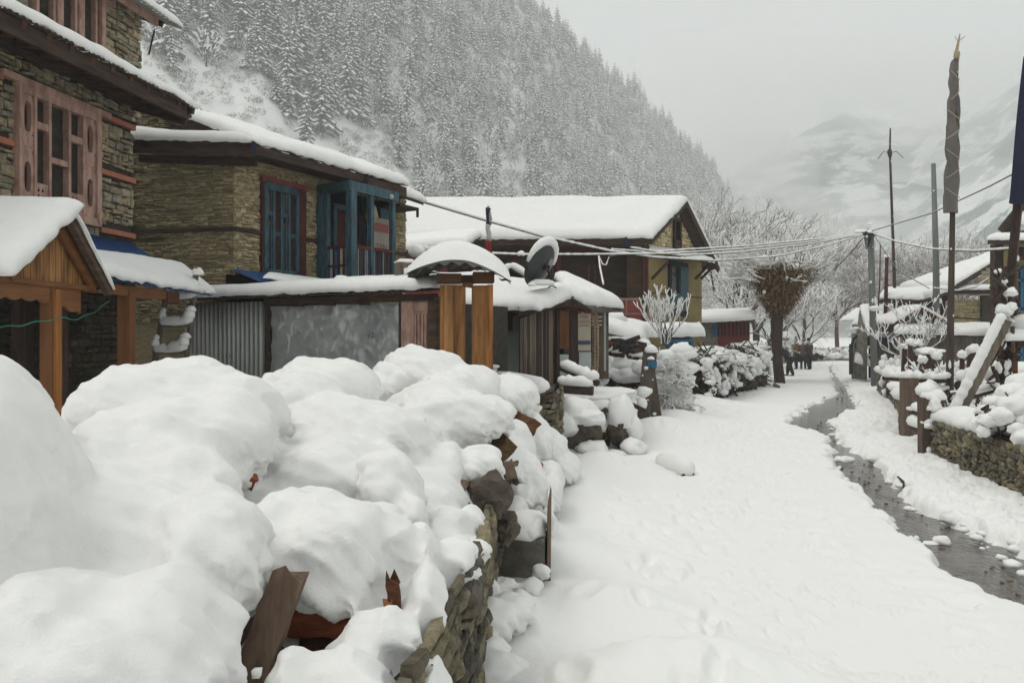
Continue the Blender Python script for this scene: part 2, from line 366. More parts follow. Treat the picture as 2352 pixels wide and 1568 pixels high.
def corr(mb, A, B, C, D, pitch=.09, amp=.018, th=.0, mi=0, nrm=None):
    A, B, C, D = map(Vector, (A, B, C, D)); L = (B - A).length; n = max(6, int(L / pitch * 6))
    nn = nrm or (B - A).cross(D - A).normalized(); vs = []
    for i in range(n + 1):
        u = i / n; o = nn * amp * math.sin(u * L / pitch * 2 * math.pi)
        a = A.lerp(B, u) + o; b = D.lerp(C, u) + o; vs += [a, b, b - nn * .004, a - nn * .004]
    fs = []
    for i in range(n):
        k = i * 4; q = k + 4
        fs += [(k, q, q + 1, k + 1), (k + 3, k + 2, q + 2, q + 3), (k, k + 3, q + 3, q), (k + 1, q + 1, q + 2, k + 2)]
    fs += [(0, 1, 2, 3), (n * 4 + 3, n * 4 + 2, n * 4 + 1, n * 4)]
    mb.add(vs, fs, mi=mi); mb.smooth = True
    n0 = len(mb.t) - len(vs)
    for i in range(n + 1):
        g = .38 + .62 * min(1, max(0, .62 + .9 * math.sin(i / n * L / pitch * 2 * math.pi))); mb.t[n0 + i * 4:n0 + i * 4 + 4] = [(g, g, g)] * 4   # troughs darkened to paint in the shading between the ridges
def text_mesh(parent, name, s, size, o, ux, uz, mat, ext=.002):
    cu = bpy.data.curves.new(name, 'FONT'); cu.body = s; cu.size = size; cu.extrude = ext; cu.align_x = 'CENTER'; cu.align_y = 'CENTER'
    tmp = bpy.data.objects.new('tmp_text', cu); COL.objects.link(tmp)
    dg = bpy.context.evaluated_depsgraph_get(); me = bpy.data.meshes.new_from_object(tmp.evaluated_get(dg)); bpy.data.objects.remove(tmp)
    ux = Vector(ux).normalized(); uz = Vector(uz).normalized(); un = ux.cross(uz); mb = MB(); o = Vector(o)
    mb.add([o + ux * v.co.x + uz * v.co.y + un * v.co.z for v in me.vertices], [tuple(p.vertices) for p in me.polygons])
    bpy.data.meshes.remove(me); return part(name, mb, mat, parent)
def frame(O, d, n):
    O = Vector((O[0], O[1], 0)); d = Vector((d[0], d[1], 0)).normalized(); n = Vector((n[0], n[1], 0)).normalized()
    return lambda s, o, z: O + d * s + n * o + Vector((0, 0, z))
# ================================================================ GROUND, STREAM, HILLS
def G(py): return 1700 * ZC / (py - HY)
def gp(px, py): Y = G(py); return ((px - CX) / F * Y, Y)
SL = [gp(*q) for q in ((2560, 1520), (2352, 1400), (2150, 1312), (2060, 1200), (1990, 1130), (1925, 1060), (1912, 1000), (1815, 967), (1852, 938), (1925, 905), (1915, 870), (1898, 838))]
SR = [gp(*q) for q in ((2680, 1500), (2352, 1340), (2200, 1222), (2085, 1165), (2012, 1085), (1990, 1050), (1915, 1015), (1898, 965), (1960, 935), (1935, 880), (1912, 850), (1902, 836))]
SL = [(SL[0][0] + .3, 1.0)] + SL; SR = [(SR[0][0] + 1.2, 1.0)] + SR
SLY = np.array([p[1] for p in SL]); SLX = np.array([p[0] for p in SL]); SRY = np.array([p[1] for p in SR]); SRX = np.array([p[0] for p in SR])
def vnoise(x, y, seed=0):
    xi = np.floor(x).astype(np.int64); yi = np.floor(y).astype(np.int64); fx = x - xi; fy = y - yi
    fx = fx * fx * (3 - 2 * fx); fy = fy * fy * (3 - 2 * fy)
    def h(a, b):
        n = (a * 374761393 + b * 668265263 + seed * 1442695041) & 0xffffffff
        n = ((n ^ (n >> 13)) * 1274126177) & 0xffffffff; n = n ^ (n >> 16); return (n & 0xffff) / 65535.0
    return (h(xi, yi) * (1 - fx) + h(xi + 1, yi) * fx) * (1 - fy) + (h(xi, yi + 1) * (1 - fx) + h(xi + 1, yi + 1) * fx) * fy
def fbm(x, y, seed=0, o=4, g=.5):
    s = np.zeros_like(x); a = 1.0; t = 0
    for k in range(o): s += a * vnoise(x * 2 ** k + 17 * k, y * 2 ** k + 31 * k, seed + k); t += a; a *= g
    return s / t - .5
def sst(a, b, x): t = np.clip((x - a) / (b - a), 0, 1); return t * t * (3 - 2 * t)
rs = np.random.RandomState(5)
FOOT = []
for k in range(230):
    yy = rs.uniform(3.2, 22); 
    path = [(1.0, 3), (1.5, 6), (2.6, 10), (4.0, 14), (6.6, 24)]
    xx = np.interp(yy, [p[1] for p in path], [p[0] for p in path]) + rs.normal(0, .25 + yy * .035)
    FOOT.append((xx, yy, rs.uniform(.10, .17), rs.uniform(.05, .08), rs.uniform(-.5, .9), rs.uniform(.02, .045)))
for k in range(60):
    yy = rs.uniform(4, 9); FOOT.append((rs.uniform(.9, 3.3), yy, rs.uniform(.10, .2), rs.uniform(.06, .12), rs.uniform(0, 3), rs.uniform(.01, .035)))
MOUNDS = [(.75, 5.2, .5, .5, .12), (.75, 4.0, .8, .35, .12), (.05, 5.0, .14, .3, .15), (1.15, 3.8, .9, .5, .22), (.55, 6.3, .5, .6, .15), (.95, 7.6, .9, 1.2, .12), (.5, 3.6, .4, .3, .15),
          (.75, 9.0, .6, 1.2, .18), (1.3, 10.8, .7, .8, .22), (2.9, 14.6, .9, .8, .28), (3.6, 16.5, 1, 1.5, .25), (4.8, 20.5, 1.4, 1.6, .3), (.15, 6.6, .35, .8, .28), (.62, 12.3, .7, .6, .2)]
def ground_h(x, y):
    h = fbm(x * .45, y * .45, 1) * .12 + fbm(x * 2.2, y * 2.2, 5) * .035 + fbm(x * 9, y * 9, 8, 3) * .012
    for (cx, cy, rx, ry, hh) in MOUNDS:
        d = ((x - cx) / rx) ** 2 + ((y - cy) / ry) ** 2; h += hh * np.exp(-d * 1.4)
    for (cx, cy, a, b, an, dp) in FOOT:
        m = (np.abs(x - cx) < .5) & (np.abs(y - cy) < .5)
        if m.any():
            dx = x[m] - cx; dy = y[m] - cy; c, s_ = math.cos(an), math.sin(an)
            u = (dx * c + dy * s_) / b; v = (-dx * s_ + dy * c) / a; d = u * u + v * v
            h[m] -= dp * np.exp(-d * d * .8) - dp * .3 * np.exp(-(np.sqrt(d) - 1.5) ** 2 * 3)
    wob = fbm(x * 3.5, y * 3.5, 21, 4) * (.34 + .012 * y)
    nr = .17 * (1 - sst(6, 9, y)); lx = np.interp(y, SLY, SLX) - .02 + wob + nr; rx_ = nr + np.interp(y, SRY, SRX) + fbm(x * 4.5, y * 4.5, 33, 4) * (.38 + .014 * y)
    # lumpy verge right of the stream
    vr = sst(0, .4, x - rx_) * (1 - sst(40, 60, y))
    h += vr * (fbm(x * 5.5, y * 5.5, 50, 4, .6) * .15 + .03)
    tr = np.exp(-((x - np.interp(y, [3, 8, 14, 24, 40], [2.2, 2.6, 4.4, 7.4, 14])) / (.5 + .035 * y)) ** 2); h += tr * (np.abs(fbm(x * 6, y * 3.2, 61, 4, .6)) * -.17 + fbm(x * 13, y * 8, 66, 3) * .04)
    d = np.minimum(x - lx + .06, rx_ - x + .13)                      # >0 inside the channel
    k = sst(-.10, .05, d) * (y < 58)
    bank = np.exp(-((d + .16) / .12) ** 2) * .01 * (y < 58)
    bed = -.08 + fbm(x * 12, y * 12, 71, 3) * .035 - .08 * sst(0, .16, d)
    h = np.maximum(h, -.035) + .045; h = h * (1 - sst(-.3, 0, d) * .4) + bank
    h = h * (1 - k) + bed * k
    h = np.where(y > 70, h * .3, h)
    # the land right of the lane wall and the yards
    h += .25 * sst(0, 3, x - (6.6 + np.maximum(0, (y - 12)) * .47)) * sst(5, 9, y)
    return h
def np_mesh(name, X, Y, Z, mat, smooth=True):
    nv, nu = X.shape; me = bpy.data.meshes.new(name)
    vs = np.stack([X, Y, Z], -1).reshape(-1, 3).astype(np.float32)
    j, i = np.meshgrid(np.arange(nv - 1), np.arange(nu - 1), indexing='ij'); a = (j * nu + i).ravel()
    q = np.stack([a, a + 1, a + nu + 1, a + nu], -1).astype(np.int32)
    me.vertices.add(len(vs)); me.vertices.foreach_set('co', vs.ravel())
    me.loops.add(q.size); me.loops.foreach_set('vertex_index', q.ravel())
    me.polygons.add(len(q)); me.polygons.foreach_set('loop_start', np.arange(len(q), dtype=np.int32) * 4)
    me.polygons.foreach_set('use_smooth', np.ones(len(q), dtype=bool))
    me.update(calc_edges=True); me.validate(); me.materials.append(mat)
    o = bpy.data.objects.new(name, me); COL.objects.link(o); return o
# snow above, wet brown earth where the channel has cut through it
def ground_mat():
    m = bpy.data.materials.new('snowy_ground'); m.use_nodes = True; t = m.node_tree; n = t.nodes; L = t.links; b = n['Principled BSDF']
    b.inputs['Roughness'].default_value = .95; b.inputs['Specular IOR Level'].default_value = .1
    co = n.new('ShaderNodeTexCoord'); sp = n.new('ShaderNodeSeparateXYZ'); L.new(co.outputs['Object'], sp.inputs[0])
    z = n.new('ShaderNodeTexNoise'); z.inputs['Scale'].default_value = 22; z.inputs['Detail'].default_value = 5; L.new(co.outputs['Object'], z.inputs[0])
    mm = n.new('ShaderNodeMath'); mm.operation = 'MULTIPLY_ADD'; mm.inputs[1].default_value = .05; L.new(z.outputs[0], mm.inputs[0]); L.new(sp.outputs[2], mm.inputs[2])
    r = n.new('ShaderNodeValToRGB'); e = r.color_ramp.elements; e[0].position = .478; e[0].color = (.085, .066, .05, 1); e[1].position = .49; e[1].color = (.865, .862, .838, 1)
    ad = n.new('ShaderNodeMath'); ad.operation = 'MULTIPLY_ADD'; ad.inputs[1].default_value = 1.0; ad.inputs[2].default_value = .53; L.new(mm.outputs[0], ad.inputs[0])
    L.new(ad.outputs[0], r.inputs[0])
    z3 = n.new('ShaderNodeTexVoronoi'); z3.inputs['Scale'].default_value = 45; L.new(co.outputs['Object'], z3.inputs[0])
    rr = n.new('ShaderNodeValToRGB'); rr.color_ramp.elements[0].color = (.5, .45, .4, 1); rr.color_ramp.elements[1].color = (1, 1, 1, 1); rr.color_ramp.elements[1].position = .25
    L.new(z3.outputs['Distance'], rr.inputs[0])
    L.new(r.outputs[0], b.inputs['Base Color'])
    z2 = n.new('ShaderNodeTexNoise'); z2.inputs['Scale'].default_value = 14; z2.inputs['Detail'].default_value = 8; z2.inputs['Roughness'].default_value = .7; L.new(co.outputs['Object'], z2.inputs[0])
    bp = n.new('ShaderNodeBump'); bp.inputs['Strength'].default_value = .45; bp.inputs['Distance'].default_value = .02; L.new(z2.outputs[0], bp.inputs['Height']); L.new(bp.outputs[0], b.inputs['Normal'])
    return m
rows = np.concatenate([np.array([-60, -25, -10, -4, -1, .5]), np.geomspace(1.2, 3, 20)[:-1], np.geomspace(3, 62, 520), np.geomspace(70, 1300, 40)])
cols = np.concatenate([np.linspace(-2.2, -.75, 14)[:-1], np.linspace(-.75, -.06, 60)[:-1], np.linspace(-.06, .78, 460), np.linspace(.8, 2.2, 16)])
XX = cols[None, :] * np.maximum(rows, 3.0)[:, None]; YY = np.repeat(rows[:, None], len(cols), 1)
gr = np_mesh('ground', XX, YY, ground_h(XX, YY), ground_mat()); tag(gr, kind='structure')
# water sheet following the channel
def water_mat():
    m = bpy.data.materials.new('muddy_water'); m.use_nodes = True; t = m.node_tree; n = t.nodes; L = t.links; b = n['Principled BSDF']
    b.inputs['Roughness'].default_value = .09; b.inputs['Specular IOR Level'].default_value = .8
    co = n.new('ShaderNodeTexCoord'); z = n.new('ShaderNodeTexNoise'); z.inputs['Scale'].default_value = 2.6; z.inputs['Detail'].default_value = 9; z.inputs['Roughness'].default_value = .72
    L.new(co.outputs['Object'], z.inputs[0]); r = n.new('ShaderNodeValToRGB'); e = r.color_ramp.elements
    e[0].position = .40; e[0].color = (.035, .026, .02, 1); e[1].position = .60; e[1].color = (.14, .125, .10, 1); L.new(z.outputs[0], r.inputs[0]); L.new(r.outputs[0], b.inputs['Base Color'])
    mp_ = n.new('ShaderNodeMapping'); mp_.inputs['Scale'].default_value = (14, 7, 14); L.new(co.outputs['Object'], mp_.inputs[0])
    z2 = n.new('ShaderNodeTexNoise'); z2.inputs['Scale'].default_value = 1.6; z2.inputs['Detail'].default_value = 5; L.new(mp_.outputs[0], z2.inputs[0])
    bp = n.new('ShaderNodeBump'); bp.inputs['Strength'].default_value = .9; bp.inputs['Distance'].default_value = .02; L.new(z2.outputs[0], bp.inputs['Height']); L.new(bp.outputs[0], b.inputs['Normal'])
    return m
ys = np.geomspace(1.5, 57, 120); lx = np.interp(ys, SLY, SLX) - .45 - ys * .012; rx = np.interp(ys, SRY, SRX) + .5 + ys * .015
U = np.linspace(0, 1, 8)[None, :]; WX = lx[:, None] * (1 - U) + rx[:, None] * U; WY = np.repeat(ys[:, None], 8, 1)
tag(np_mesh('stream', WX, WY, np.full_like(WX, -.05), water_mat()), kind='structure')
# pebbles along the water's edge
mb = MB()
for k in range(90):
    y = rs.uniform(4.5, 30) if k % 2 else rs.uniform(4.5, 12); a = np.interp(y, SLY, SLX); b = np.interp(y, SRY, SRX)
    e = rs.rand() * .85; x = (b + rs.normal(-.04, .10 + .006 * y)) if e < .75 else (a + rs.normal(.05, .08) if e < .9 else rs.uniform(a, b))
    z = -.05; s_ = rs.uniform(.008, .022) * (1 + y * .03); c = random.choice([(.5, .42, .36), (.9, .85, .75), (1.2, 1.1, .9), (1.5, 1.2, .7), (.35, .3, .28)])
    mb.blob((x, y, z), (s_, s_ * 1.2, s_ * .6), .3, 1.5, 1, tint=c)
single('gravel', mb, M['gravel'], 'wet brown pebbles along the edges of the stream', 'gravel', kind='stuff')

# ---- forested hillside on the left: foot and ridge lines in plan
HP = [-700, -300, 100, 600, 1176, 1600, 1730, 1800]
HFY = [110, 112, 118, 140, 215, 350, 480, 560]
HRy = [-1250, -900, -760, -500, -30, 345, 520, 640]
HRY = [300, 330, 360, 400, 480, 600, 680, 720]
def hill(px, t):
    fy = np.interp(px, HP, HFY); ry = np.interp(px, HP, HRY); yy = np.interp(px, HP, HRy)
    rz = ZC + (HY - yy) / F * ry
    Y = fy + (ry - fy) * t; Z = 0 + rz * np.minimum(t, 1.0) - np.maximum(0, t - 1) * rz * 1.0
    X = (px - CX) / F * Y
    nn = fbm(X / 45, Y / 45, 91, 4) * 22 * sst(0, .15, t) * np.clip(rz / 120, .1, 1)
    return X, Y, Z + nn
pxs = np.linspace(-700, 1800, 180)[None, :]; ts = np.concatenate([np.linspace(0, 1, 110), np.linspace(1.05, 2.2, 10)])[:, None]
PX = np.repeat(pxs, len(ts), 0); TS = np.repeat(ts, pxs.shape[1], 1)
X, Y, Z = hill(PX, TS)
M['hill'] = mk('snowy_slope', (.84, .85, .83), (.52, .49, .45), (.16, .16, .16), .95, 0, spec=.1, detail=10, contrast=(.26, .46))
tag(np_mesh('hillside', X, Y, Z, M['hill']), kind='structure')
# ---- far mountain, snow with conifer stands
MP_ = [1250, 1500, 1640, 1760, 1850, 1930, 2010, 2080, 2180, 2352, 2700, 3200]
MRy = [560, 520, 430, 330, 268, 240, 255, 285, 275, 185, 20, -150]
MRY = [900, 920, 950, 980, 990, 1000, 1000, 980, 900, 850, 800, 780]
MFY = [720, 700, 690, 680, 660, 640, 600, 560, 480, 380, 300, 260]
pxs = np.linspace(1250, 3200, 170)[None, :]; ts = np.concatenate([np.linspace(0, 1, 90), np.linspace(1.05, 1.8, 8)])[:, None]
PX = np.repeat(pxs, len(ts), 0); TS = np.repeat(ts, pxs.shape[1], 1)
ry = np.interp(PX, MP_, MRY); fy = np.interp(PX, MP_, MFY); rz = ZC + (HY - np.interp(PX, MP_, MRy)) / F * ry
Yq = fy + (ry - fy) * TS; Zq = rz * (np.minimum(TS, 1) ** 1.15) - np.maximum(0, TS - 1) * rz; Xq = (PX - CX) / F * Yq
Zq = Zq + fbm(Xq / 90, Yq / 90, 12, 5) * 60 * sst(0, .3, TS)
def mountain_mat():
    m = mk('mountain_snow', (.80, .81, .80), (.74, .76, .76), (.02, .02, .02), .95, 0, spec=.05)
    t = m.node_tree; n = t.nodes; L = t.links; b = n['Principled BSDF']; src = b.inputs['Base Color'].links[0].from_socket
    co = n.new('ShaderNodeTexCoord'); ma = n.new('ShaderNodeMapping'); ma.inputs['Scale'].default_value = (.02, .02, .03); L.new(co.outputs['Object'], ma.inputs[0])
    z = n.new('ShaderNodeTexNoise'); z.inputs['Detail'].default_value = 12; z.inputs['Scale'].default_value = 1; z.inputs['Roughness'].default_value = .68; L.new(ma.outputs[0], z.inputs[0])
    r = n.new('ShaderNodeValToRGB'); r.color_ramp.elements[0].position = .44; r.color_ramp.elements[1].position = .52; L.new(z.outputs[0], r.inputs[0])
    q = n.new('ShaderNodeMix'); q.data_type = 'RGBA'; L.new(r.outputs[0], q.inputs[0]); L.new(src, q.inputs[6]); q.inputs[7].default_value = (.018, .055, .065, 1); L.new(q.outputs[2], b.inputs['Base Color'])
    return m
tag(np_mesh('mountain', Xq, Yq, Zq, mountain_mat()), kind='structure')

# ================================================================ CONIFERS
def conifer(seed, H=15, W=2.6, tiers=15, per=9, snowy=1.0):
    rr = random.Random(seed); vs = []; fs = []; ms = []
    def addq(pts, faces, mi):
        b = len(vs); vs.extend(pts); fs.extend([tuple(i + b for i in f) for f in faces]); ms.extend([mi] * len(faces))
    for k in range(5):
        a, b2 = 2 * math.pi * k / 5, 2 * math.pi * (k + 1) / 5
        addq([(.22 * math.cos(a), .22 * math.sin(a), 0), (.22 * math.cos(b2), .22 * math.sin(b2), 0), (0, 0, H * .95)], [(0, 1, 2)], 2)
    for ti in range(tiers):
        t = ti / (tiers - 1); z = H * (.10 + .87 * t); rad = W * (1 - t) ** .85 * rr.uniform(.8, 1.15) + .18; n = max(4, int(per * (1 - t * .55)))
        for k in range(n):
            a = 2 * math.pi * (k + rr.uniform(-.35, .35)) / n + ti * .7; L = rad * rr.uniform(.65, 1.15); w_ = L * .34 + .12; dr = L * rr.uniform(.25, .55)
            ca, sa = math.cos(a), math.sin(a); zz = z + rr.uniform(-.3, .3)
            def pt(r, s, dz): return (ca * r - sa * s, sa * r + ca * s, zz + dz)
            m = [pt(0, 0, .12), pt(L * .45, w_ * .55, -dr * .12 - .15), pt(L * .45, 0, .05), pt(L * .45, -w_ * .55, -dr * .12 - .15), pt(L * .95, w_ * .35, -dr - .15), pt(L, 0, -dr * .85), pt(L * .95, -w_ * .35, -dr - .15)]
            addq(m, [(0, 2, 1), (0, 3, 2), (1, 2, 5, 4), (2, 3, 6, 5)], 0)
            if rr.random() < .92 * snowy:
                q = 1.0 * rr.uniform(.8, 1.1); m2 = [pt(L * .15, 0, .24), pt(L * .5, w_ * .5 * q, -dr * .12 + .02), pt(L * .5, 0, .20), pt(L * .5, -w_ * .5 * q, -dr * .12 + .02), pt(L * .92, w_ * .25 * q, -dr * .8), pt(L * 1.0, 0, -dr * .72 + .06), pt(L * .92, -w_ * .25 * q, -dr * .8)]
                addq(m2, [(0, 2, 1), (0, 3, 2), (1, 2, 5, 4), (2, 3, 6, 5)], 1)
    return np.array(vs, dtype=np.float32), fs, ms
def frosted(seed, H=8, n=150):
    rr = random.Random(seed); vs = []; fs = []; ms = []
    def tri(p, d, w_, mi):
        b = len(vs); s_ = Vector((rr.uniform(-1, 1), rr.uniform(-1, 1), rr.uniform(-.4, .4))).normalized() * w_
        vs.extend([tuple(p - s_), tuple(p + s_), tuple(p + d)]); fs.append((b, b + 1, b + 2)); ms.append(mi)
    tri(Vector((0, 0, 0)), Vector((0, 0, H * .6)), .2, 2)
    for k in range(n):
        a = rr.uniform(0, 2 * math.pi); e = rr.uniform(.1, 1) ** .5; z = H * (.25 + .6 * rr.random()); r = H * .34 * e * math.sqrt(max(.05, 1 - ((z / H - .55) / .5) ** 2))
        p = Vector((math.cos(a) * r, math.sin(a) * r, z)); d = Vector((math.cos(a) * .6, math.sin(a) * .6, rr.uniform(.3, 1.2))).normalized() * H * rr.uniform(.10, .2)
        tri(p, d, .16 * H / 8, 1 if rr.random() < .78 else 3)
    return np.array(vs, dtype=np.float32), fs, ms
FM = [M['needles'], M['snow_far'], M['bark'], mk('bare_twigs', (.24, .18, .165), None, (1, 1, 1), .95, 0)]
def mesh_from(name, vs, fs, ms, mats):
    me = bpy.data.meshes.new(name); me.from_pydata([tuple(map(float, v)) for v in vs], [], fs); 
    for m in mats: me.materials.append(m)
    me.polygons.foreach_set('material_index', ms); me.update(); return me
CON = [conifer(i, H=15, W=rnd(2.4, 3.6), tiers=15 if i < 3 else 17, per=9) for i in range(5)]
LOW = [conifer(20 + i, H=15, W=rnd(2.6, 3.7), tiers=10, per=6) for i in range(3)]
FRO = [frosted(40 + i) for i in range(3)]
con_me = [mesh_from('conifer', *c, FM) for c in CON]; fro_me = [mesh_from('frosted_tree', *c, FM) for c in FRO]
cand = []
for k in range(13000):
    px = rs.uniform(60, 1790); t = rs.uniform(0, 1) ** .8 * 1.0
    x, y, z = [float(q[0]) for q in hill(np.array([px]), np.array([t]))]
    sx = CX + F * x / y; sy = HY - F * (z - ZC) / y
    line = 98 + (sx - 400) * .51 + 40 * math.sin(sx * .02) + rs.normal(0, 16)
    if sx < 960 and sy > line: 
        if rs.rand() > .03: continue
    dens = .85
    if rs.rand() > dens: continue
    kind = 'f' if rs.rand() < .32 else 'c'
    if t < .1 and sx > 950: kind = 'f' if rs.rand() < .75 else 'c'
    h = (rs.uniform(10, 22) ** 1.0 * (1.15 if px < 900 and t < .5 else 1.0) if kind == 'c' else rs.uniform(5, 11)) * (1 if y < 350 else .95)
    cand.append([h / y, kind, x, y, z - .4, h, sx, sy])
# thin by spacing
cell = {}; keep = []
for c in cand:
    key = (int(c[2] / 4.7), int(c[3] / 4.7))
    if cell.get(key, 0) >= 1: continue
    cell[key] = cell.get(key, 0) + 1; keep.append(c)
def visible(c): return -20 < c[6] < 2370 and c[7] > -10 and c[7] - c[5] / c[3] * F < 470 and not (c[6] < 330)
for kd, meshes, nm, lab, cat, grp in (('c', con_me, 'conifer', 'snow laden conifer in the forest on the hillside above the village', 'conifer', 'snowy conifers on the hillside'),
                                 ('f', fro_me, 'frosted_tree', 'leafless tree white with frost among the conifers on the hillside', 'tree', 'frosted leafless trees on the hillside')):
    vis = sorted([c for c in keep if c[1] == kd and visible(c)], key=lambda c: -c[0])
    top = vis[:290]; ids = set(id(c) for c in top); rest = [c for c in keep if c[1] == kd and id(c) not in ids]
    for i, c in enumerate(top):
        o = bpy.data.objects.new(nm, meshes[i % len(meshes)]); COL.objects.link(o); o.location = (c[2], c[3], c[4]); k = c[5] / (15 if kd == 'c' else 8)
        o.scale = (k * rnd(.9, 1.15), k * rnd(.9, 1.15), k); o.rotation_euler = (0, 0, rnd(0, 6.28)); tag(o, lab, cat, grp)
    src = LOW if kd == 'c' else FRO; allv = []; allf = []; allm = []; base = 0
    for i, c in enumerate(rest):
        vs, fs, ms = src[i % len(src)]; k = c[5] / (15 if kd == 'c' else 8); a = rnd(0, 6.28); ca, sa = math.cos(a), math.sin(a)
        q = np.empty_like(vs); q[:, 0] = (vs[:, 0] * ca - vs[:, 1] * sa) * k + c[2]; q[:, 1] = (vs[:, 0] * sa + vs[:, 1] * ca) * k + c[3]; q[:, 2] = vs[:, 2] * k + c[4]
        allv.append(q); allf += [tuple(j + base for j in f) for f in fs]; allm += ms; base += len(vs)
    me = bpy.data.meshes.new('forest'); me.from_pydata(np.concatenate(allv).tolist(), [], allf)
    for m in FM: me.materials.append(m)
    me.polygons.foreach_set('material_index', allm); me.update(); o = bpy.data.objects.new('forest' if kd == 'c' else 'frosted_woodland', me); COL.objects.link(o)
    tag(o, 'far conifers covering the rest of the snowy hillside' if kd == 'c' else 'pale frosted scrub trees filling the gaps of the hillside forest', 'forest', kind='stuff')
# frosted undergrowth between the conifers
allv = []; allf = []; allm = []; base = 0
for k in range(5200):
    px = rs.uniform(250, 1760); t = rs.uniform(0.02, 1.0); x, y, z = [float(q[0]) for q in hill(np.array([px]), np.array([t]))]
    sx = CX + F * x / y; sy = HY - F * (z - ZC) / y
    if sx < 960 and sy > 80 + (sx - 400) * .51: continue
    vs, fs, ms = FRO[k % 3]; s_ = rs.uniform(.35, .75); q = vs * np.array([s_ * 1.7, s_ * 1.7, s_]) + np.array([x, y, z - .3 * s_ * 4])
    allv.append(q); allf += [tuple(j + base for j in f) for f in fs]; allm += [3 if (m == 1 and i % 3 == 0) else m for i, m in enumerate(ms)]; base += len(vs)
me = bpy.data.meshes.new('undergrowth'); me.from_pydata(np.concatenate(allv).tolist(), [], allf)
for m in FM: me.materials.append(m)
me.polygons.foreach_set('material_index', allm); me.update(); o = bpy.data.objects.new('undergrowth', me); COL.objects.link(o)
tag(o, 'frosted brush filling the ground between the hillside conifers', 'undergrowth', kind='stuff')
# shrubs on the open slope
allv = []; allf = []; allm = []; base = 0
for k in range(3200):
    px = rs.uniform(250, 1700) if k % 2 else rs.uniform(330, 960); t = rs.uniform(0.0, .62); x, y, z = [float(q[0]) for q in hill(np.array([px]), np.array([t]))]
    sx = CX + F * x / y; sy = HY - F * (z - ZC) / y
    if sx < 960 and sy < 85 + (sx - 400) * .5: continue
    if sx >= 960 and t > .12: continue
    vs, fs, ms = FRO[k % 3]; s_ = rs.uniform(.12, .48) ** 1.2; q = vs * np.array([s_ * 1.9, s_ * 1.9, s_]) + np.array([x, y, z - .3 * s_ * 4])
    allv.append(q); allf += [tuple(j + base for j in f) for f in fs]; allm += [3 if (m == 1 and (base + i) % 2 == 0) else m for i, m in enumerate(ms)]; base += len(vs)
me = bpy.data.meshes.new('shrubs'); me.from_pydata(np.concatenate(allv).tolist(), [], allf)
for m in FM: me.materials.append(m)
me.polygons.foreach_set('material_index', allm); me.update(); o = bpy.data.objects.new('scrub', me); COL.objects.link(o)
tag(o, 'low snowy scrub dotted over the open slope below the forest', 'scrub', kind='stuff')
# ================================================================ HOUSE 1 (tall stone house, left)
def holes_plate(mb, fn, s0, s1, z0, z1, o0, o1, sc, zc, rs_, rz_, tint=None):
    """board with an oval hole"""
    n = 16; inner = []; outer = []
    for k in range(n):
        a = 2 * math.pi * (k + .5) / n; c, s_ = math.cos(a), math.sin(a)
        pw = lambda q: math.copysign(abs(q) ** .7, q)
        inner.append((sc + rs_ * pw(c), zc + rz_ * pw(s_)))
        m = max(abs(c), abs(s_)); x, y = c / m, s_ / m
        outer.append((s0 + (s1 - s0) * (x + 1) / 2, z0 + (z1 - z0) * (y + 1) / 2))
    vs = [fn(s, o1, z) for s, z in outer] + [fn(s, o1, z) for s, z in inner] + [fn(s, o0, z) for s, z in inner] + [fn(s, o0, z) for s, z in outer]
    fs = []
    for k in range(n):
        j = (k + 1) % n
        fs += [(k, j, n + j, n + k), (n + k, n + j, 2 * n + j, 2 * n + k), (3 * n + k, k, n * 0 + k, 3 * n + k)[:0] or (k, 3 * n + k, 3 * n + j, j)]
    mb.add(vs, fs, tint)
def bars(mb, fn, rects, o0, o1, tint=None):
    for (s0, s1, z0, z1) in rects: mb.fbox(fn, s0, s1, o0, o1, z0, z1, tint)

O1 = (-5.86, 11.5); d1 = Vector((.159, .987)); n1 = Vector((.987, -.159)); H1 = frame(O1, d1, n1)
h1 = thing('stone_house', (-7, 9.5, 0), 'tall grey rubble stone house with a carved pink window and snowy tin eave', 'house', None)
WIN = (-2.22, -.87, 3.56, 5.12)
mb = MB(); mb.fbox(H1, -6, -.03, -4, -.05, 0, 5.5); w1 = part('wall', mb, M['mortar'], h1)
mb = MB(); pth = [H1(s, -.05, 0) for s in (-4.2, 0)]; off = 4.2
stones(mb, pth, 3.2, 5.55, (.06, .15), (.09, .26), .055, [(off + WIN[0], off + WIN[1], WIN[2], WIN[3] + .1), (0, off - .65, 5.10, 5.20), (0, 4.3, 5.12, 5.2), (0, 4.3, 4.30, 4.385), (off - .75, 4.3, 3.44, 3.53)], PAL_GREY, jit=.02, gap=.016, chaos=.10)
part('wall_stones', mb, M['stone'], h1)
mb = MB(); stones(mb, pth, 0.0, 3.2, (.07, .15), (.10, .26), .05, (), [tuple(q * .28 for q in p) for p in PAL_GREY]); part('lower_wall_stones', mb, M['stone'], h1, 'lower stonework with porch shade painted in')  # palette darkened so the shade under the porch is in the stone colour
mb = MB()
for (a, b, z, h) in [(-.66, .0, 5.16, .075), (-4, -2.45, 5.12, .08), (-4, WIN[0] - .06, 4.34, .075), (WIN[1] + .06, .0, 4.34, .075), (-.75, 0, 3.485, .075)]:
    mb.fbox(H1, a, b, -.05, .02, z - h / 2, z + h / 2)
part('timber_band', mb, mk('salmon_band', (.42, .155, .10), (.30, .12, .08), (6, 6, 3), .8, .3, .005), h1)
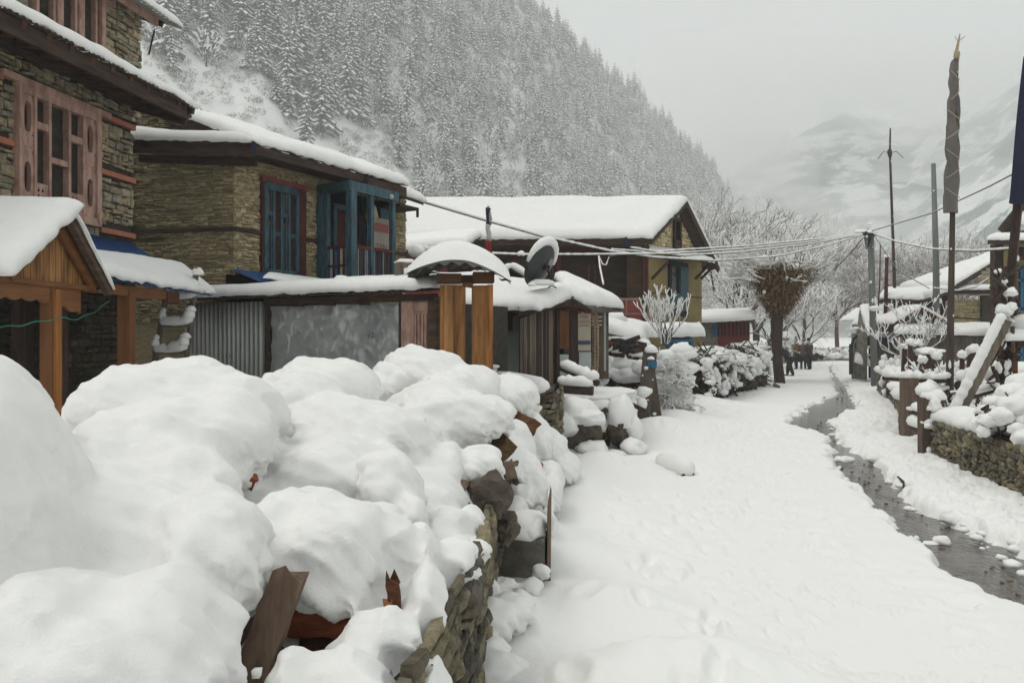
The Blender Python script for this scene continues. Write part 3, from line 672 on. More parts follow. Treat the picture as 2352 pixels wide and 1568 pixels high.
# carved window
a, b, c, d = WIN; W_ = b - a; Hh = d - c; U = lambda u: a + W_ * u; Z = lambda v: d - Hh * v
mb = MB(); K = (1, 1, 1)
mb.fbox(H1, a - .28, b + .25, -.02, .075, d, d + .085)                                   # lintel
bars(mb, H1, [(a - .05, a + .02, c, d), (b - .03, b + .06, c - .04, d), (a - .02, b + .02, c - .05, c + .06), (a, b, Z(.07), d)], -.04, .07)
for u in (.165, .345, .60, .80): mb.fbox(H1, U(u) - .022, U(u) + .022, -.04, .055, c + .06, Z(.07))
for (u0, u1, vv) in [(.165, .345, ((.26, .32), (.77, 1.0))), (.345, .60, ((.52, .57),)), (.60, .80, ((.27, .33), (.78, 1.0)))]:
    for v0, v1 in vv: mb.fbox(H1, U(u0) + .02, U(u1) - .02, -.04, .045, max(c + .05, Z(v1)), Z(v0))
for (u0, u1) in ((.015, .15), (.815, .98)):
    for (v0, v1, ve) in ((.07, .40, .25), (.52, .96, .74)):
        holes_plate(mb, H1, U(u0), U(u1), Z(v1), Z(v0), -.03, .04, (U(u0) + U(u1)) / 2, Z(ve), W_ * .042, Hh * .125)
    mb.fbox(H1, U(u0), U(u1), -.03, .035, Z(.52), Z(.40)); mb.fbox(H1, U(u0) + .03, U(u1) - .03, .035, .045, Z(.50), Z(.42))
wf = part('window', mb, M['rose'], h1, 'dusty pink carved window')
mb = MB(); mb.fbox(H1, a, b, -.13, -.07, c, d); part('pane', mb, M['glass'], wf)
mb = MB()
for u in (.205, .255, .64, .70):
    for v in (.82, .87, .92): 
        p = [H1(U(u) - .018, .0465, Z(v) - .03), H1(U(u) + .018, .0465, Z(v) - .03), H1(U(u), .0465, Z(v) + .02)]; mb.prism(p, (n1.x * .002, n1.y * .002, 0))
part('cut_ornament', mb, M['void'], wf)
mb = MB(); mb.fbox(H1, U(.36), U(.585), -.068, -.055, Z(.47), Z(.11)); mb.fbox(H1, U(.38), U(.5), -.068, -.05, Z(.93), Z(.57)); part('curtain', mb, mk('brown_curtain', (.10, .06, .04), None, (20, 20, 2), .9, .3), wf)
# lower eave: fascia, rafters, tin, snow
ZE = 5.49
mb = MB(); mb.beam(H1(-5, .86, ZE - .13), H1(.0, .86, ZE - .13), .05, .2); mb.beam(H1(-5, .1, ZE + .05), H1(.35, .1, ZE + .05), .10, .09)
mb.beam(H1(-5, -.0, 5.5), H1(-.02, -.0, 5.5), .09, .07); part('eave_beam', mb, M['dark_h'], h1)
mb = MB()
for k in range(15):
    s = -4.9 + k * .36; mb.beam(H1(s, -.05, ZE + .10), H1(s, .9, ZE - .06), .07, .09, tint=(1.6, 1.3, 1.1)); mb.beam(H1(s, .55, ZE - .01), H1(s + .02, .83, ZE - .13), .10, .06, tint=(2.0, 1.5, 1.1))
part('rafter', mb, M['dark_h'], h1, stuff=False)
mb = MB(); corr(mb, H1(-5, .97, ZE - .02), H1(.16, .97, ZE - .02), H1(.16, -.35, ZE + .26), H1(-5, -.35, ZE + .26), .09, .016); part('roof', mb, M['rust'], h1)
mb = MB(); snow_quad(mb, H1(-5, .95, ZE + .0), H1(.14, .95, ZE + .0), H1(.14, -.3, ZE + .28), H1(-5, -.3, ZE + .28), .17, step=.07, wob=.05, lump=.04); part('roof_snow', mb, M['snow'], h1)
# end face below the eave
mb = MB(); mb.slab(H1(.0, -.1, ZE + .1), H1(.0, .85, ZE - .2), H1(.05, .85, ZE - .2), H1(.05, -.1, ZE + .1), .12); mb.beam(H1(0.02, -.05, ZE + .02), H1(.02, .88, ZE - .2), .06, .1); part('verge_board', mb, M['dark_h'], h1)
# upper storey
H1u = frame(H1(0, -.3, 0), d1, n1)
mb = MB(); mb.fbox(H1u, -6, .57, -3, -.05, 5.4, 7.35); part('upper_wall', mb, M['mortar'], h1)
mb = MB(); W2 = (-1.62, -.40, 6.20, 7.0); stones(mb, [H1u(-4.2, -.05, 0), H1u(.6, -.05, 0)], 5.4, 7.35, (.07, .15), (.10, .26), .05, [(4.2 + W2[0] - .05, 4.2 + W2[1] + .05, W2[2] - .05, W2[3] + .1)], [tuple(q * 1.12 for q in p) for p in PAL_GREY], jit=.02, gap=.016, chaos=.10)
part('upper_wall_stones', mb, M['stone'], h1)
mb = MB(); bars(mb, H1u, [(W2[0] - .05, W2[0], W2[2], W2[3]), (W2[1] - .02, W2[1] + .06, W2[2], W2[3]), (W2[0] - .05, W2[1] + .28, W2[3], W2[3] + .09), (W2[0] - .02, W2[1], W2[2] - .05, W2[2] + .04)], -.05, .07)
for k in (1, 2): s = lerp(W2[0], W2[1], k / 3); mb.fbox(H1u, s - .06, s + .05, -.05, .05, W2[2], W2[3])
for k in (0, 1, 2): s = lerp(W2[0], W2[1], (k + .5) / 3); mb.fbox(H1u, s + .09, s + .13, -.05, .03, W2[2], W2[3])
wf = part('window', mb, M['rose'], h1, 'small pink window of the upper storey'); mb = MB(); mb.fbox(H1u, W2[0], W2[1], -.13, -.08, W2[2], W2[3]); part('pane', mb, M['void'], wf)
mb = MB(); mb.beam(H1u(-4, .32, 7.12), H1u(.52, .32, 7.06), .05, .2); part('fascia', mb, M['rose'], h1)
mb = MB(); mb.beam(H1u(.6, -.3, 7.3), H1u(.6, .36, 7.02), .05, .09); mb.beam(H1u(.62, .2, 6.95), H1u(.62, .1, 6.55), .02, .02); part('rafter_end', mb, M['dark_h'], h1)
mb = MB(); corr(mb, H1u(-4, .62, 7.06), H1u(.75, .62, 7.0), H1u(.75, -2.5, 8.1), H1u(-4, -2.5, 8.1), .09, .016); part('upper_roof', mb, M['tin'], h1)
mb = MB(); snow_quad(mb, H1u(-4, .6, 7.08), H1u(.75, .6, 7.02), H1u(.75, -2.5, 8.12), H1u(-4, -2.5, 8.12), .15, step=.09); part('upper_roof_snow', mb, M['snow'], h1)

# ================================================================ PORCH IN FRONT OF HOUSE 1
px0 = -4.72
pc = thing('porch', (px0 - .8, 8.5, 0), 'orange pine porch with scalloped gable and blue tin lean-to before the grey stone house', 'porch')
mb = MB()
for (y, hgt, wd) in ((7.58, 2.5, .12), (9.1, 2.5, .15)): mb.beam((px0 - .02, y, 0), (px0 - .02, y, hgt), wd, wd, up=(0, 1, 0)); 
part('post', mb, M['pine'], pc, 'orange square posts'); 
mb = MB(); mb.beam((px0 - .9, 7.3, 0), (px0 - .9, 7.3, 2.3), .1, .1, up=(0, 1, 0), tint=(1.2, 1.2, 1.2)); mb.beam((px0 + .055, 7.60, 0), (px0 + .055, 7.60, 2.42), .03, .10, up=(0, 1, 0), tint=(1.9, 1.8, 1.3)); part('door_post', mb, M['pine'], pc)
mb = MB(); mb.beam((px0, 8.1, 2.49), (px0 + .02, 10.3, 2.49), .07, .12, tint=(.9, .85, .8)); mb.beam((px0 + .03, 10.0, 2.47), (px0 + .03, 10.35, 2.47), .08, .14, tint=(.45, .4, .4)); part('eave_beam', mb, M['pine_h'], pc)
# gable: plane facing +x and a little to the camera
g0, g1 = Vector((px0, 6.85, 2.52)), Vector((px0 + .02, 8.22, 2.50)); ga = Vector((px0 + .01, 7.58, 3.12))
mb = MB()
n = 14
for k in range(n):
    t0, t1 = k / n + .004, (k + 1) / n - .004
    def top(t):
        y = lerp(g0.y, g1.y, t); return (g0.z + (ga.z - g0.z) * min(1, (y - g0.y) / (ga.y - g0.y))) if y < ga.y else (g1.z + (ga.z - g1.z) * (g1.y - y) / (g1.y - ga.y))
    a = g0.lerp(g1, t0); b = g0.lerp(g1, t1); mb.prism([(a.x, a.y, 2.46), (b.x, b.y, 2.46), (b.x, b.y, max(2.47, top(t1))), (a.x, a.y, max(2.47, top(t0)))], (-.025, 0, 0), tint=(rnd(.75, 1.0),) * 3)
part('gable_boards', mb, M['pine_gate'], pc)
mb = MB(); pts = []
for k in range(41):
    t = k / 40; y = lerp(6.2, 8.05, t); ar = 2.30 + .10 * math.sin(min(1, t * 1.15) * math.pi) ** .7 * .6 - .035 * abs(math.sin(t * 26)) + (.0 if t < .8 else -.05 * (t - .8) * 5); pts.append((y, ar - .04))
vs = [(px0 + .03, y, 2.46) for y, z in pts] + [(px0 + .03, y, z) for y, z in pts]; m = len(pts)
mb.add(vs + [(x - .03, y, z) for x, y, z in vs], [(k, m + k, m + k + 1, k + 1) for k in range(m - 1)] + [(2 * m + k + 1, 3 * m + k + 1, 3 * m + k, 2 * m + k) for k in range(m - 1)] + [(m + k, 3 * m + k, 3 * m + k + 1, m + k + 1) for k in range(m - 1)])
mb.beam((px0 + .04, 6.2, 2.47), (px0 + .04, 8.25, 2.47), .03, .05); part('scalloped_trim', mb, M['pine_h'], pc)
mb = MB(); mb.beam(ga + V(.05, -.02, .0), g1 + V(.06, .02, -.02), .04, .13, tint=(1, .95, .9)); mb.beam(ga + V(.05, 0, 0), g0 + V(.06, 0, -.02), .04, .13); part('rake_board', mb, M['pine_h'], pc)
mb = MB(); rt = V(.16, 0, .06)
mb.slab(g1 + V(.2, .12, -.02), ga + V(.2, .0, .1), ga + V(-2.6, 0, .1), g1 + V(-2.6, .12, -.02), .03); mb.slab(g0 + V(.2, -.12, .0), ga + V(.2, 0, .1), ga + V(-2.6, 0, .1), g0 + V(-2.6, -.12, .0), .03)
mb.beam(ga + V(.16, .02, .05), g1 + V(.16, .12, -.07), .07, .10, tint=(1.8, 1.9, 1.8)); part('roof', mb, M['dark_h'], pc)
mb = MB(); snow_quad(mb, g0 + V(-2.6, -.18, 0), g0 + V(.22, -.18, 0), ga + V(.26, -.0, .12), ga + V(-2.6, 0, .12), .17, step=.06, wob=.04, lump=.02, over=.05)
snow_quad(mb, g1 + V(.2, .12, -.02), g1 + V(-2.6, .12, -.02), ga + V(-2.6, 0, .12), ga + V(.22, .02, .12), .10, step=.06, over=.01)
part('roof_snow', mb, M['snow'], pc)
# lean-to roof from the house wall down to the beam
wa, wb = H1(-2.2, 0, 3.42), H1(-.05, 0, 3.36); ea, eb = V(px0 + .1, 8.2, 2.60), V(px0 + .12, 11.35, 2.56)
mb = MB(); corr(mb, ea, eb, wb, wa, .09, .014); part('lean_to_roof', mb, M['tarp'], pc, 'blue painted tin lean-to roof')
mb = MB(); up = V(0, 0, .03)
snow_quad(mb, ea + up, eb + up + V(0, .1, 0), eb.lerp(wb, .52) + up + V(.1, .12, 0), ea.lerp(wa, .40) + up, .11, step=.07, wob=.05, lump=.025); part('lean_to_snow', mb, M['snow'], pc)
# dark back wall, door and inner boards under the porch
mb = MB(); stones(mb, [(-6.45, 6.4), (-6.0, 11.3)], 0, 2.5, (.08, .16), (.14, .34), .04, (), [tuple(q * .12 for q in p) for p in PAL_GREY])  # stone palette darkened to paint in the gloom under the porch
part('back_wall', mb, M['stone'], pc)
mb = MB(); mb.box((-5.9, 7.9, 1.1), (.06, .95, 2.2), .06, tint=(1.2, 1.1, 1)); mb.box((-5.45, 8.25, 1.2), (.08, .5, 2.4), .3, tint=(.9, .8, .8)); mb.beam((-5.2, 8.45, 0), (-5.2, 8.45, 2.4), .2, .12, up=(0, 1, 0), tint=(.9, .75, .75)); part('door', mb, M['dark'], pc)
mb = MB(); pts = [P(-60, 750, 6.6), P(0, 752, 6.9), P(60, 745, 7.1), P(132, 730, 7.32), P(180, 733, 7.8), P(225, 712, 8.3), P(255, 685, 8.6)]
cs = []
for i in range(len(pts) - 1):
    for k in range(6): cs.append(pts[i].lerp(pts[i + 1], k / 6) + V(0, 0, .01 * math.sin(k)))
mb.tube(cs, .006, 5); single('clothes_line', mb, M['wire_green'], 'thin green line strung loosely across the porch posts', 'line', smooth=True)

# ================================================================ HOUSE 2 (yellow stone house with blue balcony)
O2 = (-5.05, 13.5); d2 = Vector((.502, .865)); n2 = Vector((.865, -.502)); H2 = frame(O2, d2, n2)
dl = Vector((-.98, .20)).normalized(); nl = Vector((-dl.y * -1, 0)); nl = Vector((-dl.y, dl.x)); nl = -nl if nl.y > 0 else nl
H2L = frame(O2, dl, nl)
h2 = thing('yellow_stone_house', (-4.6, 15.5, 0), 'yellowish stone house with blue framed windows and a blue balcony under a snowy roof', 'house')
mb = MB(); foot = [H2(0, -.05, 0), H2(5.02, -.05, 0), H2(5.0, -4.5, 0), H2L(3.3, -2.5, 0), H2L(3.3, -.05, 0), H2L(.02, -.05, 0)]
mb.prism(foot, (0, 0, 5.38)); mb.prism([H2L(0, -.36, 5.3), H2L(3.3, -.36, 5.3), H2L(3.3, -.36, 6.7), H2L(0, -.36, 5.45)], (0, .1, 0)); part('wall', mb, M['mud'], h2)
mb = MB(); ops = [(.60, 1.72, 3.1, 4.95), (2.1, 4.42, 3.0, 5.02)]
stones(mb, [H2(0, -.05, 0), H2(5.02, -.05, 0)], 2.2, 5.36, (.035, .075), (.08, .26), .036, ops + [(0, .62, 3.86, 3.93), (1.7, 2.1, 3.86, 3.93), (4.4, 5.1, 3.86, 3.93)], PAL_MUD, jit=.02, gap=.009, chaos=.16)
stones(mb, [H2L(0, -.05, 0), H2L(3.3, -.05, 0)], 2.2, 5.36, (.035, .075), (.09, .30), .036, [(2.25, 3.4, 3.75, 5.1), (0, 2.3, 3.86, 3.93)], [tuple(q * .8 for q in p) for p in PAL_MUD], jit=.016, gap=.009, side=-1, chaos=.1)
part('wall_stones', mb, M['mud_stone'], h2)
mb = MB(); mb.fbox(H2, -.02, .6, -.04, .012, 3.86, 3.93); mb.fbox(H2, 1.7, 2.12, -.04, .012, 3.86, 3.93); mb.fbox(H2, 4.4, 5.03, -.04, .012, 3.86, 3.93); mb.fbox(H2L, -.02, 2.25, -.04, .012, 3.86, 3.93); mb.fbox(H2L, 1.5, 2.3, -.02, .03, 3.72, 3.77)
part('timber_band', mb, M['dark_h'], h2)
# main window
mb = MB(); s0, s1, z0, z1 = .65, 1.65, 3.15, 4.87
bars(mb, H2, [(s0 - .02, s0 + .07, z0, z1), (s1 - .22, s1 - .15, z0, z1), (s0, s1 - .15, z1 - .14, z1), (s0, s1 - .15, z0, z0 + .07)], -.05, .06)
for k in (1, 2, 3): s = lerp(s0 + .03, s1 - .2, k / 4); mb.fbox(H2, s - .025, s + .025, -.05, .05, z0, z1 - .1)
for k, zz in ((0, 4.3), (1, 3.92), (2, 4.3), (3, 3.92)): s = lerp(s0 + .03, s1 - .2, k / 4); mb.fbox(H2, s, s + .18, -.05, .035, zz - .05, zz + .03)
for k in (0, 2): s = lerp(s0 + .06, s1 - .2, k / 4); mb.fbox(H2, s + .11, s + .15, -.06, .02, z0, z1 - .1)
wf = part('window', mb, M['blue'], h2, 'tall blue window with red lintel')
mb = MB(); mb.fbox(H2, s0 - .08, s1 + .07, -.05, .08, z1, z1 + .09, tint=(1.2, 1.2, 1.2)); part('lintel', mb, M['red'], wf)
mb = MB(); mb.fbox(H2, s1 - .15, s1 + .05, -.05, .05, z0 - .05, z1); mb.fbox(H2, s0 - .06, s0 - .02, -.05, .04, z0 - .05, z1); mb.fbox(H2, s0 - .06, s1 + .05, -.04, .06, z0 - .08, z0); part('casing', mb, M['maroon'], wf)
mb = MB()
for k in (1, 3): s = lerp(s0 + .03, s1 - .2, k / 4); mb.fbox(H2, s + .03, s + .17, -.05, -.02, z0 + .05, z1 - .14)
for k in (0, 2):
    s = lerp(s0 + .03, s1 - .2, k / 4); mb.fbox(H2, s + .05, s + .13, -.06, .0, 4.33, 4.7, tint=(1.6, 3.6, 1.8)); mb.fbox(H2, s + .04, s + .12, -.06, .005, z0 + .1, 4.1, tint=(.7, 2.4, 3))
    mb.fbox(H2, s + .03, s + .12, .0, .02, 4.06, 4.14, tint=(2.2, 2, 1.5))
part('shutter', mb, M['maroon'], wf)
mb = MB(); mb.fbox(H2, s0, s1, -.12, -.06, z0, z1); part('pane', mb, M['glass'], wf)
# left face dark blue window
mb = MB(); bars(mb, H2L, [(2.2, 2.32, 3.72, 5.12), (2.2, 3.3, 5.02, 5.14), (2.2, 3.3, 3.70, 3.80), (2.62, 2.9, 3.8, 5.05)], -.05, .06); wf = part('window', mb, M['navy'], h2, 'shaded navy window'); mb = MB(); mb.fbox(H2L, 2.3, 3.3, -.1, -.055, 3.75, 5.05); part('pane', mb, M['void'], wf)
mb = MB(); mb.fbox(H2L, 2.66, 2.86, .06, .07, 3.85, 5.0); part('shutter', mb, M['blue'], wf)
# balcony
b0, b1, pr = 2.13, 4.36, .84; H2B = lambda s, o, z: H2(s, o, z)
bf0, bf1 = 2.13, 3.36 + .2
mb = MB()
for (s, o, q) in ((bf0, 0.03, .16), (bf0 + .02, pr, .16), (bf0 + .62, pr, .09), (bf1 - .12, pr, .10), (bf1 - .1, .1, .14)):
    mb.fbox(H2, s - q / 2, s + q / 2, o - q / 2, o + q / 2, 2.85, 5.02)
mb.fbox(H2, bf0 - .1, bf1 + .02, pr - .07, pr + .07, 4.86, 5.06); mb.fbox(H2, bf0 - .09, bf0 + .07, 0, pr, 4.87, 5.05, tint=(.7, .8, .7))
mb.fbox(H2, bf0 - .02, bf0 + .1, 0.1, .2, 2.9, 4.9); part('balcony_frame', mb, M['blue'], h2, 'blue balcony posts and beam')
mb = MB(); mb.fbox(H2, bf0 - .1, bf1 + .1, 0, pr + .1, 2.78, 2.9); mb.fbox(H2, bf0, bf0 + .07, 0.05, pr, 3.72, 3.78); mb.fbox(H2, bf0, bf0 + .07, .05, pr, 3.35, 3.39); mb.fbox(H2, bf0, bf1 - .05, pr - .03, pr + .04, 3.72, 3.79, tint=(1.6, 1.3, 1.2)); part('balcony_rail', mb, M['maroon'], h2)
mb = MB()
for k in range(22): s = lerp(bf0 + .1, bf1 - .15, k / 21); mb.fbox(H2, s, s + .022, pr - .02, pr + .01, 2.9, 3.72, tint=random.choice([(.45, .45, .42), (.35, .36, .36), (.06, .06, .1), (.14, .09, .08)]))
for k in range(5): o = .12 + k * .14; mb.fbox(H2, bf0 + .02, bf0 + .04, o, o + .05, 2.9, 3.72, tint=random.choice([(.6, .58, .5), (.06, .05, .05), (.5, .5, .45)]) if k != 2 else (.06, .16, .3))
part('baluster', mb, mk('painted_slats', (1, 1, 1), (.6, .6, .6), (8, 8, 3), .8, .2, .003, tint=True), h2)
mb = MB(); mb.fbox(H2, 2.55, 2.95, -.04, .03, 3.0, 4.6, tint=(1, 1, 1)); mb.fbox(H2, 3.3, 3.8, -.04, .03, 3.0, 4.6); part('balcony_door', mb, M['maroon'], h2)
mb = MB(); mb.fbox(H2, 2.5, 2.58, -.03, .05, 3.0, 4.72); mb.fbox(H2, 2.5, 2.95, -.03, .06, 4.62, 4.74); mb.fbox(H2, 4.0, 4.4, -.03, .05, 3.0, 4.9); part('door_frame', mb, M['blue'], h2)
mb = MB(); mb.fbox(H2, 2.2, 4.4, -.045, -.03, 2.9, 5.05); part('balcony_shade_sheet', mb, M['void'], h2)  # black sheet on the wall stands in for the shade inside the balcony
# roof
def eave(s, o=.82, z=0): return H2(s, o, 5.31 + z)
rise = .37
def rf(s, o, dz=0): return H2(s, o, 5.31 + (.82 - o) * rise + dz)
mb = MB(); mb.hexa([rf(-.29, .82, -.04), rf(4.0, .82, -.04), rf(4.0, -3.2, -.04), rf(-.29, -3.2, -.04), rf(-.29, .82), rf(4.0, .82), rf(4.0, -3.2), rf(-.29, -3.2)]); mb.fbox(H2, -.27, 2.6, .76, .82, 5.10, 5.26); mb.fbox(H2, 2.62, 3.95, .77, .83, 5.02, 5.24); mb.fbox(H2, -.2, 4.9, -.02, .08, 5.22, 5.36); mb.fbox(H2, 0, 3.9, .05, .76, 5.2, 5.24)
for k in range(9): s = -.1 + k * .48; mb.beam(H2(s, -.02, 5.52), H2(s, .76, 5.16), .07, .09, tint=(1.3, 1.2, 1.1))
part('roof', mb, M['dark_h'], h2)
mb = MB(); mb.hexa([H2(3.9, .7, 5.02), H2(4.75, .7, 4.98), H2(4.75, -.6, 5.5), H2(3.9, -.6, 5.54), H2(3.9, .7, 5.08), H2(4.75, .7, 5.04), H2(4.75, -.6, 5.56), H2(3.9, -.6, 5.6)]); mb.fbox(H2, 4.0, 4.7, 0, .6, 4.86, 4.92); mb.fbox(H2, 4.66, 4.7, .55, .6, 4.7, 4.9); part('lower_roof', mb, M['dark_h'], h2)
mb = MB(); snow_quad(mb, rf(-.30, .85, .0), rf(4.02, .85, .0), rf(4.02, -3.2, .0), rf(-.30, -3.2, .0), .20, r=.16, step=.10, wob=.05, lump=.05)
snow_quad(mb, H2(3.85, .72, 5.1), H2(4.85, .72, 5.05), H2(4.85, -.6, 5.58), H2(3.85, -.6, 5.62), .2, step=.08); part('roof_snow', mb, M['snow'], h2)
# left skirt roof and gable wall above it
A = P(300, 319, 13.25); B = H2(-.30, .82, 5.30); C = H2(-.1, .1, 5.42); D = P(300, 308, 13.75)
mb = MB(); mb.hexa([A + V(0, 0, -.06), B + V(0, 0, -.06), C + V(0, 0, -.06), D + V(0, 0, -.06), A, B, C, D]); mb.beam(A + V(0, .05, -.14), B + V(-.02, .06, -.14), .06, .2); mb.beam(A + V(0, .35, -.27), B + V(-.1, .45, -.25), .1, .14); part('skirt_roof', mb, M['dark_h'], h2)
mb = MB(); snow_quad(mb, A, B, C, D, .17, step=.08, wob=.03); part('skirt_snow', mb, M['snow'], h2)
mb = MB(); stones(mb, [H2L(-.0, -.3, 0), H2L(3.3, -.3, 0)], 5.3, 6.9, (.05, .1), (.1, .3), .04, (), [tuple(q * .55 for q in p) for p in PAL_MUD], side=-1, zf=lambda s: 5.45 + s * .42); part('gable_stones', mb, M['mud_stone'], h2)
mb = MB(); mb.beam(rf(-.24, .7, -.12), rf(-.24, -3.0, -.12), .06, .16); mb.beam(H2(-.29, .80, 5.04), H2(-.29, .80, 5.34), .06, .05); part('verge_board', mb, M['dark_h'], h2)
mb = MB(); mb.box(H2(-.3, .84, 5.2), (.06, .04, .22), .2); mb.box(H2(2.6, .86, 5.14), (.05, .04, .25), .2); part('blue_rag', mb, M['cloth_navy'], h2)
# blue lean-to under the window
A, B, C, D = H2(-.28, .95, 2.93), H2(1.9, .95, 2.86), H2(1.9, .02, 3.12), H2(-.05, .02, 3.16)
mb = MB(); mb.hexa([q + V(0, 0, -.05) for q in (A, B, C, D)] + [A, B, C, D]); lt = part('awning', mb, M['tarp'], h2, 'blue tin awning below the window')
mb = MB(); snow_quad(mb, A + V(.1, 0, 0), B, B.lerp(C, .45), A.lerp(D, .35) + V(.3, .1, 0), .09, step=.07); part('awning_snow', mb, M['snow'], lt)
mb = MB(); mb.hexa([H2(-.2, .0, 2.5), H2(-.2, .75, 2.5), H2(1.8, .75, 2.5), H2(1.8, 0, 2.5), H2(-.2, .0, 3.05), H2(-.2, .8, 2.88), H2(1.8, .8, 2.8), H2(1.8, 0, 3.05)]); part('awning_shade_block', mb, M['void'], lt)  # black block stands in for the shade below the awning
# hanging things in the balcony
mb = MB(); p = H2(3.1, .55, 4.7); mb.tube([p + V(0, 0, .1), p, p - V(0, 0, .25)], [.02, .10, .16], 8); mb.blob(p - V(0, 0, .28), (.12, .10, .10), .3); single('hanging_bundle', mb, M['cloth_cream'], 'pale bundle hanging under the blue balcony beam', 'bundle', smooth=True)
bn = thing('balcony_poster', H2(3.9, .12, 3.2), 'faded vertical poster with red letters inside the blue balcony', 'poster')
mb = MB(); mb.fbox(H2, 3.72, 4.28, .055, .065, 3.05, 4.62); part('sheet', mb, mk('poster_paper', (.40, .33, .28), (.28, .27, .24), (4, 4, 2), .8, .1), bn)
mb = MB(); mb.fbox(H2, 3.75, 4.25, .067, .069, 4.3, 4.5); part('red_patch', mb, M['ink_red'], bn)
text_mesh(bn, 'lettering', 'TEN', .22, H2(4.0, .07, 3.95), (d2.x, d2.y, 0), (0, 0, 1), M['ink_red']); text_mesh(bn, 'lettering', 'Su', .17, H2(4.02, .07, 3.68), (d2.x, d2.y, 0), (0, 0, 1), M['ink_red'])
mb = MB(); c = H2(3.3, pr + .09, 4.92); mb.blob(c, (.055, .03, .055), 0, 1, 2); single('balcony_lamp', mb, M['white'], 'round white lamp fixed to the blue balcony beam', 'lamp', smooth=True)

# ================================================================ SHED WITH PLASTIC SHEET
S0, S1 = Vector((-5.75, 13.0)), Vector((-1.02, 10.45)); ds = (S1 - S0).normalized(); nsd = Vector((ds.y, -ds.x)); LS = (S1 - S0).length
HS = frame(S0, ds, nsd)
def sA(px): # distance along the shed at a picture column
    k = (px - CX) / F; return (k * S0.y - S0.x) / (ds.x - k * ds.y)
sh = thing('tin_shed', (-3.3, 12, 0), 'low shed clad in grey corrugated tin and crumpled plastic sheet, with a thick snow roof', 'shed')
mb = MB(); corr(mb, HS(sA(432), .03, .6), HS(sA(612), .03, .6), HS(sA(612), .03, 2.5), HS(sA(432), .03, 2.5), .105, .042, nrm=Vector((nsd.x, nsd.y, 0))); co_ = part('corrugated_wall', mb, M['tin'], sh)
def glyph(mb, fn, s, z, k, o, seed):
    rr = random.Random(seed)
    for q in range(5): a = s + k * rr.uniform(-.5, .1); zz = z + k * (.46 - q * .23) ; mb.fbox(fn, a, a + k * rr.uniform(.25, .5), o, o + .003, zz, zz + k * .06)
    for q in range(5): x = s + k * rr.uniform(-.5, .45); zz = z + k * rr.uniform(-.5, .1); mb.fbox(fn, x, x + k * .06, o + .003, o + .005, zz, zz + k * rr.uniform(.25, .4))
mb = MB(); glyph(mb, HS, sA(531), 1.62, .10, .056, 1); glyph(mb, HS, sA(471), 2.05, .09, .056, 2); part('stamped_mark', mb, M['ink_dark'], co_)
mb = MB(); a0, a1 = sA(622), sA(922)
def crumple(u, v):
    s = lerp(a0, a1, u); z = lerp(.75, 2.42, v); n = noise.noise(Vector((s * 1.6, z * 1.6, 3))); m = abs(noise.noise(Vector((s * 2.3, z * 2.9, 9)))); q = abs(noise.noise(Vector((s * 5.3 + z * 2, z * 4.1 - s, 19))))
    return HS(s, .02 + n * .05 - m * .09 - q * .05, z)
mb.grid(crumple, 110, 64); mb.smooth = True; pl = part('plastic_sheet', mb, M['plastic'], sh, 'crumpled translucent sheet')
mb = MB(); glyph(mb, HS, sA(690), 1.98, .13, .06, 3); glyph(mb, HS, sA(858), 1.95, .14, .06, 4); glyph(mb, HS, sA(848), 1.72, .06, .06, 5); part('printed_mark', mb, M['ink_dark'], pl)
mb = MB(); mb.fbox(HS, a0 - .05, sA(1006), .0, .10, 2.44, 2.54); mb.fbox(HS, a0 - .06, a0, .0, .06, .6, 2.46); mb.fbox(HS, a1, a1 + .03, 0, .07, .6, 2.46)
for px in (682, 755, 835): mb.fbox(HS, sA(px), sA(px + 22), .06, .1, 2.40, 2.46)
mb.fbox(HS, sA(610), LS, .02, .06, .55, .75, tint=(2, 2, 2)); mb.fbox(HS, sA(992), sA(1010), .0, .1, .6, 2.5, tint=(1.6, 1.6, 1.5)); part('frame', mb, M['dark_h'], sh)
mb = MB(); mb.fbox(HS, a1 + .03, sA(955), .0, .05, .6, 2.45); mb.fbox(HS, sA(955), sA(988), .0, .04, .6, 2.45)
for k in range(4): s = lerp(sA(960), sA(984), k / 3); mb.fbox(HS, s - .012, s + .012, .04, .065, .7, 2.25)
mb.fbox(HS, sA(955), sA(988), .04, .06, 2.3, 2.42); part('door', mb, M['rose'], sh, 'weathered pink plank door')
mb = MB(); mb.fbox(HS, 0, LS, -2, -.22, .0, 2.42); part('wall', mb, M['mortar'], sh)
mb = MB(); corr(mb, HS(-.15, .22, 2.56), HS(LS + .02, .22, 2.57), HS(LS + .02, -1.3, 2.80), HS(-.15, -1.3, 2.80), .1, .016); part('roof', mb, M['rust'], sh)
mb = MB(); snow_quad(mb, HS(-.05, .22, 2.60), HS(LS + .03, .20, 2.60), HS(LS + .03, -1.3, 2.80), HS(-.05, -1.3, 2.80), .17, step=.07, wob=.03, lump=.015)
for (px, dz, r) in ((712, .02, .16), (905, .16, .26), (885, .12, .2)): q = HS(sA(px), -.75, 2.80); cap(mb, q + V(0, 0, dz), r, r, .13)
part('roof_snow', mb, M['snow'], sh)
mb = MB(); q = HS(sA(832) + .1, -.95, 3.0); mb.box(q, (.32, .25, .22), .3); cb = single('crate', mb, M['greywood'], 'small weathered crate standing on the snowy shed roof', 'crate')
mb = MB(); cap(mb, q + V(0, 0, .12), .18, .14, .06); part('snow_cap', mb, M['snow'], cb)
